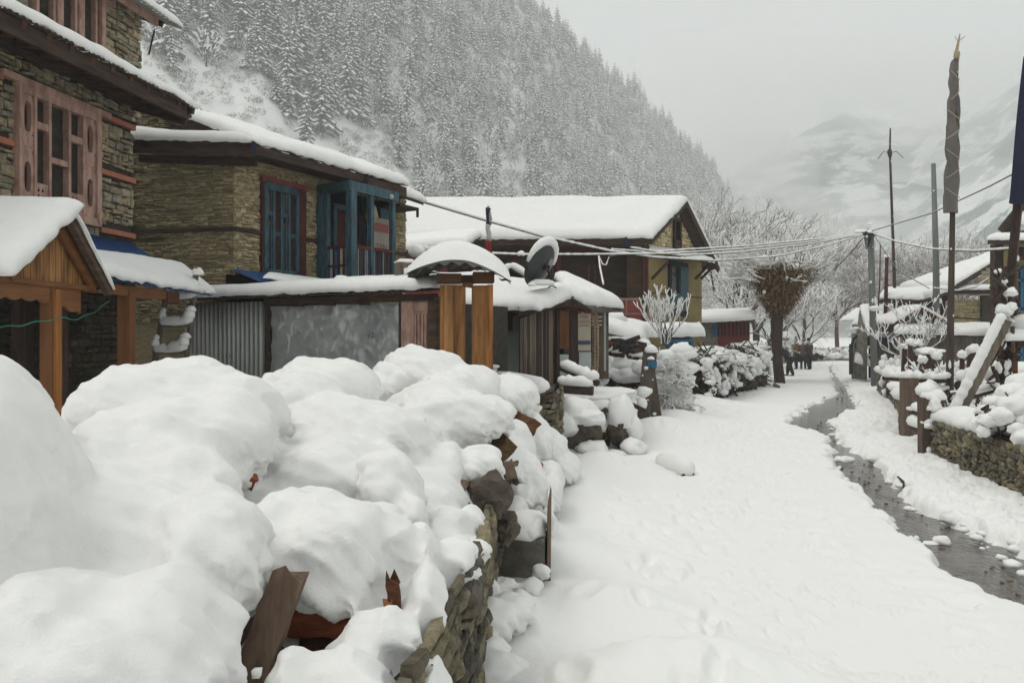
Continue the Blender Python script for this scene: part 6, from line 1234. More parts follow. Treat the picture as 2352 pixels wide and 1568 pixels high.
def tree(name, loc, seed, trunkH, r, dep, label, cat, group=None, L0=None, tint=(1, 1, 1), lean=(0, 0), **kw):
    rr = random.Random(seed); t = thing(name, loc, label, cat, group); mw = MB(); ms = MB(); tr = MB()
    base = Vector(loc); top = base + V(lean[0], lean[1], trunkH); mid = base.lerp(top, .5) + V(rr.uniform(-.1, .1), 0, 0)
    tr.tube([base, mid, top], [r * 1.25, r, r * .85], 9, wob=.08, tint=tint); part('trunk', tr, M['bark'], t, smooth=True)
    n = kw.pop('limbs', 4)
    for k in range(n):
        a = 2 * math.pi * k / n + rr.uniform(-.4, .4); e = rr.uniform(.5, 1.3); d = V(math.cos(a), math.sin(a) * .8, e).normalized()
        grow(mw, ms, base.lerp(top, rr.uniform(.7, 1.0)), d, (L0 or trunkH) * rr.uniform(.8, 1.15), r * .6, dep, rr, tint=tint, **kw)
    part('branches', mw, M['twig'], t); part('snow_cover', ms, M['snow'], t); return t
tree('bare_tree', P(1700, 812, 42) * 1, 3, 2.0, .20, 6, 'wide bare tree white with snow right behind the end wall of the long house', 'tree', L0=2.1, limbs=6, spread=.85, upb=.08, snow=.034, ratio=.80, minr=.013, tint=(.9, .85, .85))
tree('bare_tree', V(15.5, 47, 0), 5, 2.6, .22, 6, 'tall bare snowy tree standing behind the fodder stack', 'tree', L0=2.2, limbs=6, spread=.85, upb=.08, snow=.034, ratio=.80, minr=.013, tint=(1.0, .9, .95))
tree('bare_tree', V(10.6, 38, 0), 15, 1.6, .17, 6, 'low spreading bare tree full of snow between the red shack and the fodder stack', 'tree', L0=1.9, limbs=5, spread=.9, upb=.02, snow=.034, ratio=.80, minr=.013)
tree('bare_tree', V(19.5, 56, 0), 8, 1.6, .16, 6, 'bushy bare tree with a round snowy crown at the end of the lane', 'tree', L0=1.7, limbs=7, spread=.7, upb=.2, snow=.045, ratio=.80, minr=.014, tint=(1.1, 1.1, 1.1))
tree('bare_tree', V(22.8, 58, 0), 9, 1.0, .14, 6, 'smaller bushy bare tree touching the roadside hut at the end of the lane', 'tree', L0=1.6, limbs=6, spread=.66, upb=.25, snow=.045, ratio=.80, minr=.014)
tree('bare_tree', V(16.5, 62, 0), 10, 1.2, .14, 6, 'bare bush tree half hidden by the people at the end of the lane', 'tree', L0=1.7, limbs=6, spread=.66, upb=.2, snow=.045, ratio=.80, minr=.014, tint=(1.2, 1.2, 1.2))
tree('bare_tree', V(24.5, 62, 0), 12, 3.2, .16, 6, 'thin bare tree rising beside the concrete utility pole', 'tree', L0=2.7, limbs=4, spread=.45, upb=.28, snow=.06, ratio=.80, tint=(1.8, 1.7, 1.8))
rt = [(29, 66, 3.0, 21), (34.5, 68, 3.2, 22), (39, 66, 3.0, 23), (43.5, 70, 3.4, 24), (47.5, 72, 3.2, 25), (37, 76, 3.2, 26), (51, 70, 3, 27)]
rtl = ['leftmost tree of the frosted grove behind the right hand houses', 'second tree of the frosted grove, behind the thin aerial pole', 'third tree of the frosted grove, left of the grey banner pole', 'fourth tree of the frosted grove, right of the grey banner pole', 'fifth tree of the frosted grove, above the steep snowy roof', 'tree at the back of the frosted grove behind the steel pole', 'rightmost tree of the frosted grove, behind the house with blue windows']
for (x, y, th, sd_), lab in zip(rt, rtl):
    tree('frosted_grove_tree', V(x, y, .8), sd_, th, .16, 5, lab, 'tree', 'frosted grove behind the right hand houses', L0=2.3, limbs=8, spread=.8, upb=.13, snow=.042, ratio=.80, minr=.016, tint=(2.6, 2.1, 2.1), kids=(3, 4))
for (x, y, sd_, lab) in ((5.5, 62, 31, 'reddish twigged snowy tree above the long roof, left one'), (9.5, 66, 32, 'reddish twigged snowy tree rising behind the ridge of the long house'), (13.5, 60, 33, 'pale snowy tree behind the gable of the long house'), (-6.5, 70, 34, 'reddish snowy tree beyond the left end of the long roof')):
    tree('orchard_tree', V(x, y, 4.2 if x > -3 else 5.2), sd_, 2.2, .15, 5, lab, 'tree', 'snowy trees behind the long house', L0=2.0, limbs=7, spread=.85, upb=.08, snow=.045, ratio=.78, tint=(2.6, 1.6, 1.5), kids=(3, 4), minr=.016)
# upright shrub in front of the ochre wall
rr = random.Random(4); sb = thing('upright_shrub', V(3.45, 19, .9), 'many stemmed upright shrub coated with snow before the ochre end wall', 'shrub'); mw = MB(); ms = MB(); base = P(1527, 775, 18.2)
sb.location = base
b0 = P(1527, 792, 18.2)
for k in range(15):
    a = rr.uniform(0, 6.28); d = V(math.cos(a) * .33, math.sin(a) * .3, 1).normalized()
    grow(mw, ms, b0 + V(rr.uniform(-.08, .08), rr.uniform(-.08, .08), 0), d, rr.uniform(.42, .6), .02, 3, rr, .33, .32, 4, .03, .72, (2, 2), 0, .006)
part('stems', mw, M['twig'], sb); part('snow_cover', ms, M['snow'], sb, smooth=True)
# drooping bush by the boards
rr = random.Random(6); db = thing('twiggy_bush', P(1540, 945, 17), 'low tangled bush of drooping snowy twigs beside the leaning boards', 'shrub'); mw = MB(); ms = MB()
for k in range(60):
    a = rr.uniform(0, 6.28); b = P(rr.uniform(1510, 1560), rr.uniform(820, 935), 17 + rr.uniform(-.5, .5))
    grow(mw, ms, b, V(math.cos(a) * .8 + .25, math.sin(a) * .6, rr.uniform(-.1, .6)).normalized(), rr.uniform(.14, .26), .009, 3, rr, .8, -.12, 3, .022, .8, (2, 3), .08, .005, (2, 1.5, 1.4))
for k in range(34): ms.blob(P(rr.uniform(1508, 1572), rr.uniform(800, 930), 17.1), (rr.uniform(.15, .35), .2, rr.uniform(.1, .2)), .2, 1.6, 2)
part('stems', mw, M['twig'], db); part('snow_cover', ms, M['snow'], db, smooth=True)

# fodder stack tree
ft = thing('fodder_tree', V(10.75, 30, 0), 'pollarded tree with a cone of dry leaf fodder stacked in its fork under flat snow', 'tree'); mb = MB()
mb.tube([V(10.85, 30, 0), V(10.75, 30, 1.0), V(10.72, 30, 2.0), V(10.75, 30, 2.9), V(10.8, 30, 3.6)], [.22, .20, .22, .26, .3], 10, wob=.1); part('trunk', mb, M['bark'], ft, smooth=True)
mb = MB(); rr = random.Random(2)
mb.blob((10.85, 30, 4.25), (.95, .9, .75), .1, 1.5, 3, tint=(.5, .45, .4))
for k in range(2600):
    z = rr.uniform(0, 1); a = rr.uniform(0, 6.283); R_ = (.25 + 1.35 * z ** .9) * rr.uniform(.75, 1.05); p = V(10.82 + math.cos(a) * R_, 30 + math.sin(a) * R_ * .9, 2.75 + z * 1.95 + rr.uniform(-.1, .1)); d = V(math.cos(a) * .35, math.sin(a) * .35, rr.uniform(-1, .5)).normalized() * rr.uniform(.10, .26); s_ = V(-math.sin(a), math.cos(a), rr.uniform(-.5, .5)) * rr.uniform(.02, .05)
    g = rr.uniform(.5, 1.7); mb.add([p - s_, p + s_, p + d], [(0, 1, 2)], (g, g * .95, g * .8))
part('fodder', mb, M['hay'], ft)
mw = MB(); ms = MB()
for k in range(110):
    a = rr.uniform(0, 6.28); p = V(10.8 + math.cos(a) * 1.25, 30 + math.sin(a) * 1.1, rr.uniform(4.0, 4.9)); d = V(math.cos(a), math.sin(a) * .6, rr.uniform(-.1, .9)).normalized(); grow(mw, ms, p, d, rr.uniform(.35, .8), .02, 2, rr, .7, .1, 3, .06, .7)
for k in range(12): q = V(10.5 + rr.uniform(-.9, 1.0), 29.6 + rr.uniform(-.5, .6), 4.82 + rr.uniform(-.2, .12)); ms.blob(q, (rr.uniform(.25, .5), .4, rr.uniform(.10, .17)), .12, 1.5, 3)
ms.blob((10.95, 29.7, 5.0), (.75, .8, .22), .18, 1.8, 3); ms.blob((10.15, 29.6, 4.85), (.62, .8, .24), .2, 1.8, 3)
for k in range(7): a = rr.uniform(2.6, 5.6); z = rr.uniform(3.2, 4.5); R_ = .35 + (z - 2.75) * .6; ms.blob((10.82 + math.cos(a) * R_, 30 + math.sin(a) * R_, z), (rr.uniform(.03, .10), .06, rr.uniform(.05, .12)), .3, 1.5, 1)
part('branches', mw, M['twig'], ft); part('snow_cover', ms, M['snow'], ft, smooth=True)
mb = MB(); mb.tube([P(1753, 888, 28.5), P(1752, 840, 28.5), P(1756, 815, 28.5)], [.14, .15, .12], 8, wob=.1); st = single('stump_post', mb, M['bark'], 'short thick stump post with snow beside the fodder tree trunk', 'post'); mb = MB(); cap(mb, P(1756, 812, 28.4), .2, .15, .12); cap(mb, P(1753, 838, 28.3), .12, .1, .06); part('snow_cap', mb, M['snow'], st)
mb = MB(); mb.hexa([P(1774, 890, 27), P(1794, 895, 26.6), P(1794, 890, 27.4), P(1776, 886, 27.6), P(1776, 880, 27), P(1790, 886, 26.6), P(1790, 884, 27.4), P(1778, 878, 27.6)]); single('wooden_offcut', mb, M['concrete'], 'small pale wedge shaped offcut lying on the snow by the fodder tree', 'board')

# hedge and low walls at the lane's end
hd = thing('snowy_hedge', V(20, 60, 0), 'low snowed over hedge closing the end of the lane', 'hedge'); mb = MB(); ms = MB(); rr = random.Random(12)
for k in range(240): p = V(rr.uniform(13.5, 27), rr.uniform(55, 62), rr.uniform(0, .9)); ms.blob(p, (rr.uniform(.2, .6), .4, rr.uniform(.10, .25)), .25, 1.6, 2); d = V(rr.uniform(-1, 1), rr.uniform(-1, 0), rr.uniform(-.2, 1)) * .35; mb.tube([p + V(0, -.3, 0), p + V(0, -.3, 0) + d], .04, 3, tint=(.8, .8, .8))
for k in range(20): mb.blob((rr.uniform(20.5, 22.8), 54.6, rr.uniform(.1, .5)), (.25, .2, .2), .4, 1.5, 1, tint=(.4, .4, .4))
part('twigs', mb, M['twig'], hd); part('snow_cover', ms, M['snow'], hd, smooth=True)
hc = thing('snowy_hut', P(1812, 830, 44), 'tiny mud walled hut under snow glimpsed behind the bending person', 'hut'); mb = MB(); vpan(mb, 1794, 1812, 795, 835, 44, .8); vpan(mb, 1797, 1812, 776, 790, 44.5, .4, tint=(.3, .2, .3)); part('wall', mb, M['mud'], hc); mb = MB(); snow_quad(mb, P(1790, 776, 43.5), P(1815, 776, 43.5), P(1815, 768, 45.5), P(1790, 768, 45.5), .22, step=.2); snow_quad(mb, P(1790, 794, 43.5), P(1830, 796, 43.5), P(1850, 790, 46), P(1790, 788, 45), .25, step=.2); part('roof_snow', mb, M['snow'], hc)
mb = MB(); mb.beam(P(1862, 688, 75), P(2000, 697, 72), .25, .25); 
for k in range(14): q = P(1862 + k * 10, 690 + k * .6, 75); mb.tube([q, q + V(0, 0, -1.6)], .05, 4)
fr = single('railing', mb, M['greywood'], 'long snow covered timber rail seen beyond the trees at the end of the lane', 'railing'); mb = MB(); snow_line(mb, [P(1860, 686, 75), P(2000, 695, 72)], .3, .3, step=.5); part('snow_cap', mb, M['snow'], fr)

# ================================================================ POLES AND FLAGS
def pole(name, lab, cat, pts, r0, r1, mat, capz=None, snow=0, sides=10, tint=(1, 1, 1)):
    t = thing(name, pts[0], lab, cat); mb = MB(); n = len(pts); mb.tube(pts, [lerp(r0, r1, i / (n - 1)) for i in range(n)], sides, tint=tint, wob=.02); part('shaft', mb, M[mat], t, smooth=True)
    ms = MB(); any_ = False
    if capz: cap(ms, Vector(pts[-1]) + V(0, 0, .0), r1 * 2.0, r1 * 2.0, capz); any_ = True
    rr = random.Random(len(lab))
    for k in range(snow):
        i = rr.uniform(0, n - 1.001); q = Vector(pts[int(i)]).lerp(Vector(pts[int(i) + 1]), i - int(i)); rr_ = lerp(r0, r1, i / (n - 1)); z_ = rr.uniform(.15, .5); ms.blob(q + V(rr.uniform(-.9, .9) * rr_, -rr_ * .85, 0), (rr_ * z_, rr_ * .3, rr_ * z_ * rr.uniform(1, 3)), .3, 1.8, 2); any_ = True
    if any_: part('snow_cap', ms, M['snow'], t, smooth=True)
    return t
up_ = pole('utility_pole', 'square grey concrete utility pole where all the snowy cables meet', 'utility pole', [V(13.52, 27.6, 0), P(2004, 700, 27.6), P(2000, 535, 27.6)], .125, .11, 'polegrey', .12, 5, 6)
mb = MB(); c = P(2000, 540, 27.5)
for k in range(4): mb.tube([c + V(-.25 + .05 * math.cos(t) - k * .03, -.1, -.1 - .25 * math.sin(t) * (1 + k * .25)) + V(.28 * (t / 3.14), 0, 0) for t in [q * math.pi / 10 for q in range(11)]], .014, 4)
mb.beam(c + V(-.35, -.12, .05), c + V(.15, -.12, .0), .07, .06); mb.blob(c + V(-.3, -.1, .05), (.14, .1, .09), .4); part('cable_bundle', mb, M['black'], up_)
mb = MB(); cap(mb, c + V(-.38, -.05, .10), .25, .12, .12); cap(mb, c + V(.0, 0, .40), .1, .1, .07); mb.blob(P(2010, 708, 27.4), (.28, .2, .1), .15); part('snow_pad', mb, M['snow'], up_, smooth=True)
pole('steel_pole', 'plain tapering steel pole with a snow collar, between the two banner poles', 'pole', [P(2152, 840, 30), P(2150, 600, 30), P(2144, 376, 30)], .155, .085, 'polegrey', None, 4)
ap_ = pole('aerial_pole', 'thin crooked dark pole topped with a forked twig aerial', 'pole', [P(2062, 775, 32), P(2056, 700, 32), P(2050, 520, 32), P(2044, 352, 32), P(2045, 295, 32)], .085, .03, 'bark', None, 8, 6)
mb = MB(); c = P(2043, 352, 32); mb.tube([c, c + V(-.25, 0, .08), c + V(-.5, 0, -.25)], .015, 4); mb.tube([c, c + V(.3, 0, .08), c + V(.6, 0, -.2)], .015, 4); mb.blob(c, (.09, .09, .2), .3, 1.3, 2); mb.tube([P(2062, 690, 31.8), P(2085, 668, 31.7)], .03, 4); mb.tube([P(2058, 690, 31.8), P(2045, 675, 31.7)], .03, 4); part('twig_top', mb, M['twig'], ap_)
pole('rusty_post', 'short rust red post with a snow cap behind the utility pole', 'post', [P(2034, 720, 30.5), P(2037, 590, 30.5)], .075, .07, 'maroon', .1)
pole('thin_rod', 'thin dark rod standing right behind the utility pole', 'rod', [P(2017, 720, 29), P(2021, 640, 29), P(2022, 560, 29)], .03, .02, 'bark', None, 2, 5)
fpl = pole('prayer_flag_pole', 'tall wooden pole carrying a long furled grey prayer flag', 'flagpole', [P(2180, 965, 15.5), P(2183, 760, 15.5), P(2188, 480, 15.5), P(2198, 130, 15.5)], .085, .035, 'greywood', None, 5, tint=(.45, .42, .40))
mb = MB(); pts = []
prof_ = [(488, 2172, 2205), (440, 2173, 2205), (380, 2174, 2206), (330, 2176, 2207), (280, 2180, 2207), (230, 2181, 2205), (190, 2184, 2202), (160, 2187, 2204), (135, 2192, 2203)]
rows_ = []
for i, (y, x0, x1) in enumerate(prof_):
    a = P(x0, y, 15.42); b = P(x1, y, 15.42); row = []
    for k in range(17):
        t = k / 16; ang = 2 * math.pi * t; w2 = (b.x - a.x) / 2; q = V((a.x + b.x) / 2 + w2 * math.cos(ang), 15.48 + .07 * math.sin(ang) + .02 * math.sin(3 * ang + i), a.z); row.append(q)
    rows_.append(row)
fine = []
for i in range(len(rows_) - 1):
    for j in range(6): fine.append([rows_[i][k].lerp(rows_[i + 1][k], j / 6) + V(.022 * math.sin((i * 6 + j) * .8 + k * .5) * math.sin(i * .9), .035 * math.sin((i * 6 + j) * .33 + k * .9), 0) for k in range(17)])
fine.append(rows_[-1]); vs = [q for r_ in fine for q in r_]; fs = [(i * 17 + k, i * 17 + k + 1, (i + 1) * 17 + k + 1, (i + 1) * 17 + k) for i in range(len(fine) - 1) for k in range(16)]
mb.add(vs, fs); mb.smooth = True; fl = part('flag', mb, M['cloth_grey'], fpl, 'furled grey prayer flag')
mb = MB()
for k in range(7): y = 170 + k * 45; a = P(2174 + (2 if k < 3 else -1) + (k < 2) * 8, y + 14, 15.34); b = P(2204, y - 8, 15.34); c_ = (a + b) / 2 + V(0, -.03, -.02); mb.tube([a, c_, b] if k % 2 else [a + V(0, 0, .2), c_, b + V(0, 0, -.2)], .010, 5)
part('binding_cord', mb, M['cloth_cream'], fl)
mb = MB(); c = P(2197, 118, 15.5); mb.tube([P(2197, 135, 15.5), c, P(2205, 78, 15.5)], [.05, .035, .01], 6)
for dx, dy in ((2193, 84), (2216, 84), (2202, 92)): mb.tube([P(2201, 96, 15.5), P(dx, dy, 15.5)], .008, 4)
mb.blob(P(2198, 128, 15.5), (.06, .06, .11), .3, 1.5, 2); part('finial', mb, M['cloth_cream'], fpl)
# right edge group
rp = pole('blue_flag_pole', 'leaning dark pole at the right edge with a navy prayer flag', 'flagpole', [P(2296, 905, 13), P(2312, 730, 13), P(2332, 520, 13), P(2356, 250, 13), P(2375, 60, 13)], .085, .05, 'bark', None, 9, tint=(.7, .6, .6))
mb = MB(); 
def flg(u, v): y = lerp(466, 130, v); xl = lerp(2318, 2352, v ** .8); xr = xl + 62; q = P(lerp(xl, xr, u), y + u * 8, 12.85); q.y += .05 * math.sin(u * 7 + v * 3); return q
mb.grid(flg, 14, 20); mb.grid(lambda u, v: flg(u, v) + V(0, .012, 0), 14, 20); mb.smooth = True; part('flag', mb, M['cloth_navy'], rp, 'navy blue prayer flag')
pole('peeled_log_pole', 'peeled golden pole standing against the dark flag pole at the right edge', 'pole', [P(2318, 900, 13.2), P(2322, 730, 13.2), P(2332, 560, 13.2), P(2345, 440, 13.2)], .075, .05, 'pine', None, 3, tint=(.75, .8, .8))
pole('red_brown_pole', 'red brown post with snow patches standing left of the dark flag pole', 'post', [P(2302, 905, 13.6), P(2306, 800, 13.6), P(2304, 660, 13.6), P(2306, 625, 13.6)], .09, .08, 'maroon', .08, 6)
t_ = thing('snowy_tangle', P(2300, 760, 12.6), 'tangle of tied sticks and clotted snow at the crossing of the right edge poles', 'sticks'); mb = MB(); ms = MB(); rr = random.Random(33)
for k in range(60): p = P(rr.uniform(2285, 2330), rr.uniform(620, 910), 12.7 + rr.uniform(-.2, .3)); d = V(rr.uniform(-.3, .3), 0, rr.uniform(-1, 1)).normalized() * rr.uniform(.1, .35); mb.tube([p - d, p + d], rr.uniform(.012, .035), 5, tint=(rr.uniform(.6, 1.6),) * 3)
for k in range(34): p = P(rr.uniform(2290, 2326), rr.uniform(640, 900), 12.6); ms.blob(p, (rr.uniform(.015, .05), .04, rr.uniform(.02, .09)), .35, 1.8, 2)
for (x, y, a, b) in ((2321, 672, .09, .08), (2306, 712, .13, .10), (2322, 705, .08, .07)): ms.blob(P(x, y, 12.5), (a, .12, b), .2, 1.5, 3)
part('sticks', mb, M['bark'], t_); part('snow_clots', ms, M['snow'], t_, smooth=True)
dt = thing('diagonal_beam', P(2200, 955, 12.3), 'thick squared beam propped diagonally and lined with snow, beside the grey flag pole', 'beam'); a, b = P(2196, 962, 12.6), P(2312, 735, 12.3)
mb = MB(); mb.beam(a, b, .17, .17, up=(-.5, -1, 0.3)); part('beam', mb, M['greywood'], dt); mb = MB(); pts = [a.lerp(b, k / 40) + V(-.085, 0, .065) for k in range(-1, 42)]; mb.tube(pts, [.02] + [.085 * (1 + .22 * noise.noise(V(k * .5, 1, 2))) for k in range(41)] + [.03], 9); mb.smooth = True; part('snow_cap', mb, M['snow'], dt)
# crossbar with snow at the right edge
cbm = thing('snowy_shelf', P(2340, 800, 12.8), 'short plank platform with a round bun of snow at the right edge', 'platform'); mb = MB(); mb.beam(P(2314, 788, 12.8), P(2460, 788, 12.8), .5, .14); mb.beam(P(2328, 795, 12.9), P(2328, 880, 12.9), .09, .09, up=(0, 1, 0), tint=(2.4, 1.2, .7)); part('plank', mb, M['dark_h'], cbm); mb = MB(); snow_quad(mb, P(2314, 782, 12.5), P(2480, 782, 12.5), P(2480, 778, 13.1), P(2314, 778, 13.1), .2, step=.06, lump=.04); mb.blob(P(2358, 742, 12.8), (.28, .25, .17), .08, 1.3, 3); part('snow_cap', mb, M['snow'], cbm)

# right lane wall
random.seed(21)
wr = [(12.4, 25.0), (10.6, 20.5), (8.6, 16.2), (7.35, 13.9)]; wr2 = [(6.66, 11.7), (6.35, 10.3), (6.12, 8.9), (5.75, 7.3), (5.5, 6.0), (5.2, 4.0)]
w1_ = thing('lane_wall', (9.5, 18.5, 0), 'far stretch of the low stone wall on the right, before the gap with posts', 'wall', 'low stone walls right of the stream'); mb = MB(); stones(mb, wr[::-1], -.1, .72, (.06, .14), (.06, .2), .07, (), PAL_MOSS, side=-1, chaos=.6); part('stones', mb, M['stone'], w1_)
mb = MB(); ms = MB()
for (a, b) in zip(wr[:-1], wr[1:]): mb.hexa([V(a[0] + .02, a[1], -.1), V(b[0] + .02, b[1], -.1), V(b[0] + .6, b[1], -.1), V(a[0] + .6, a[1], -.1), V(a[0] + .02, a[1], .7), V(b[0] + .02, b[1], .7), V(b[0] + .6, b[1], .7), V(a[0] + .6, a[1], .7)]); snow_line(ms, [V(a[0] + .18, a[1], .66), V(b[0] + .18, b[1], .66)], .62, .28, step=.15, lump=.3, sides=10)
part('core', mb, M['mortar'], w1_); part('snow_cap', ms, M['snow'], w1_)
w2_ = thing('lane_wall', (6.3, 9, 0), 'near stretch of the low stone wall right of the stream, with snow along its end and brush heaped on it', 'wall', 'low stone walls right of the stream'); mb = MB(); stones(mb, wr2[::-1], -.12, .62, (.04, .10), (.045, .15), .075, (), [tuple(q * 1.15 for q in p) for p in PAL_MOSS], side=-1, chaos=.9, gap=.006); part('stones', mb, M['stone'], w2_)
mb = MB(); ms = MB()
for (a, b) in zip(wr2[:-1], wr2[1:]): mb.hexa([V(a[0] + .02, a[1], -.1), V(b[0] + .02, b[1], -.1), V(b[0] + .6, b[1], -.1), V(a[0] + .6, a[1], -.1), V(a[0] + .02, a[1], .6), V(b[0] + .02, b[1], .6), V(b[0] + .6, b[1], .6), V(a[0] + .6, a[1], .6)])
snow_quad(ms, V(6.62, 11.75, .62), V(6.30, 9.9, .62), V(6.95, 9.8, .62), V(7.3, 11.8, .62), .2, step=.06, wob=.05, lump=.05); part('core', mb, M['mortar'], w2_); part('snow_cap', ms, M['snow'], w2_)
# brush heap on the near wall
random.seed(22)
bh = thing('brush_heap', (6.8, 9.2, .6), 'heap of dark branches and stumps bulging with snow on the nearer lane wall', 'pile'); mb = MB(); ms = MB()
for k in range(170):
    p = P(rnd(2250, 2460), rnd(925, 1060), rnd(9.3, 10.4)); d = V(rnd(-1, 1), rnd(-.6, .6), rnd(-.9, .9)).normalized() * rnd(.05, .17); g = rnd(.5, 1.5); mb.tube([p - d, p + V(rnd(-.06, .06), 0, rnd(-.05, .07)), p + d], [rnd(.01, .026), rnd(.01, .03), .008], 6, tint=(g * .8, g * .7, g * .65), wob=.15)
for (px, py, rx, rz, Y) in ((2300, 955, .16, .12, 9.25), (2330, 930, .2, .14, 9.3), (2262, 945, .12, .09, 9.8), (2290, 925, .16, .10, 9.9), (2320, 900, .18, .12, 9.9), (2345, 880, .18, .13, 10), (2305, 950, .22, .10, 9.5), (2270, 965, .13, .09, 9.3), (2340, 935, .2, .17, 9.5), (2370, 920, .25, .2, 9.6), (2335, 985, .1, .08, 9.1), (2245, 975, .12, .10, 9.5), (2350, 1010, .12, .14, 9.0), (2400, 960, .3, .25, 9.3), (2350, 965, .12, .1, 9.2), (2258, 990, .08, .09, 9.3), (2395, 890, .3, .2, 10)):
    ms.blob(P(px, py, Y), (rx, rx * .9, rz), .16, 1.7, 3)
part('branches', mb, M['bark'], bh); part('snow_cover', ms, M['snow'], bh, smooth=True)
mb = MB(); mb.hexa([V(6.4, 9.9, .4), V(7.2, 9.6, .4), V(8.4, 11.4, .4), V(7.4, 11.8, .4), V(6.6, 10.0, 1.0), V(7.2, 9.8, 1.0), V(8.2, 11.2, 1.2), V(7.4, 11.5, 1.2)]); 
# gate posts & rails in the gap
gpst = [('squared grey gate post, the far one of the pair in the wall gap', 2089, 868, 1012, 13.8, .29), ('squared dark gate post, the near one beside the wall end', 2139, 912, 1058, 11.7, .36)]
for lab, px, y0, y1, Y, wd in gpst:
    t = thing('gate_post', V(P(px, y1, Y).x, Y, 0), lab, 'post', 'pair of gate posts in the gap of the right wall'); mb = MB(); a = P(px, y1, Y); b = P(px, y0, Y); mb.beam(V(a.x, Y, -.1), V(b.x - .01, Y, b.z), wd * .95, .16, up=(0, 1, 0), tint=(.9, .8, .75) if Y > 12 else (.7, .6, .55)); part('shaft', mb, M['greywood'], t)
    ms = MB()
    if Y > 12: ms.blob(P(px + 8, 938, Y - .12), (.13, .1, .05), .2); ms.blob(P(px + 10, 958, Y - .12), (.1, .08, .05), .2)
    else:
        cap(ms, P(px + 5, y0, Y), .2, .16, .14); ms.blob(P(px + 8, 932, Y - .1), (.11, .1, .12), .3, 1.6, 3); ms.blob(P(px, 974, Y - .12), (.13, .10, .08), .3, 1.6, 3); ms.blob(P(px - 5, 1034, Y - .1), (.04, .04, .06), .1); ms.blob(P(px - 12, 895, Y + .1), (.16, .15, .12), .15)
    part('snow_cap', ms, M['snow'], t, smooth=True)
random.seed(23)
for i, (x0, y0, Y0, x1, y1, Y1, r, lab) in enumerate(((2030, 862, 15.0, 2180, 868, 13.2, .045, 'long top rail of the gap carrying a thick roll of snow'), (2040, 893, 14.5, 2100, 900, 14.0, .07, 'short second rail behind the far gate post'), (2100, 905, 13.8, 2180, 893, 13.4, .06, 'rail sloping up behind the near gate post'), (2096, 975, 13.3, 2140, 985, 11.9, .05, 'lowest rail between the two gate posts'), (2100, 940, 13.3, 2160, 950, 12.2, .05, 'middle rail between the two gate posts'), (2200, 880, 13.4, 2290, 862, 13.6, .09, 'thick log under snow behind the diagonal beam'), (2230, 905, 13.0, 2310, 878, 13.5, .05, 'thin pole under snow just below the thick log'))):
    t = thing('snowy_rail', P((x0 + x1) / 2, (y0 + y1) / 2, Y0), lab, 'rail', 'rails of the broken fence in the gap'); mb = MB(); a, b = P(x0, y0 + 6, Y0), P(x1, y1 + 6, Y1); mb.tube([a, a.lerp(b, .5) + V(0, 0, -.02), b], r, 8, tint=(.9, .85, .8)); part('pole', mb, M['bark'], t); ms = MB(); snow_line(ms, [a + V(0, 0, r * .3), a.lerp(b, .5) + V(0, 0, r * .3 - .02), b + V(0, 0, r * .3)], r * 2.4 + .06, r * 2.3 + .05, step=.07, lump=.45, sides=9); part('snow_cap', ms, M['snow'], t)
# messy yard fence: individual snow-capped stakes & bushes behind the wall
random.seed(24)
places = ['beside the utility pole foot', 'behind the long top rail', 'left of the grey flag pole', 'right of the grey flag pole', 'under the gabled tin shed', 'before the plank fence', 'close to the diagonal beam']
stakes = [(2075, 858, 800, 20), (2092, 862, 790, 19), (2102, 866, 792, 19.5), (2132, 866, 812, 19), (2146, 864, 815, 18), (2210, 870, 820, 17), (2226, 868, 812, 17.5), (2238, 866, 806, 17), (2256, 866, 815, 16), (2155, 868, 822, 17), (2120, 866, 830, 18)]
sl = ['stake with a snow ball beside the utility pole', 'first of two split stakes with round snow heads', 'second of two split stakes with round snow heads', 'broad dark stump with a snow hood left of the steel pole', 'leaning stake at the foot of the steel pole', 'dark stake right of the grey flag pole with a snow hook', 'thin stake in the middle between flag pole and diagonal beam', 'tallest thin stake before the plank fence', 'stake closest to the diagonal beam', 'small stake just left of the grey flag pole', 'short stake peeping over the top rail']
for (px, y1, y0, Y), lab in zip(stakes, sl):
    t = thing('fence_stake', P(px, y1, Y), lab, 'stake', 'snow capped stakes in the yard on the right'); mb = MB(); w_ = rnd(.05, .10) if 'stump' not in lab else .25; a = P(px, y1 + 30, Y); b = P(px + rnd(-4, 4), y0, Y); mb.tube([a, b], [w_, w_ * .8], 7, wob=.1, tint=(1.2, 1, .9)); part('shaft', mb, M['bark'], t); ms = MB(); ms.blob(b + V(0, 0, .05), (w_ * 1.2 + .02, w_ * 1.1 + .02, .10), .25, 1.8, 3); ms.blob(a.lerp(b, .5) + V(.04, -w_, 0), (.07, .06, .12), .2); ms.blob(a.lerp(b, .3) + V(-.06, -w_, 0), (.06, .05, .09), .2); part('snow_cap', ms, M['snow'], t, smooth=True)
yb = thing('yard_brush', V(11, 19, 0), 'tangled snow clotted brush and dead stalks filling the yard behind the right wall', 'brush'); mw = MB(); ms = MB(); rr = random.Random(44)
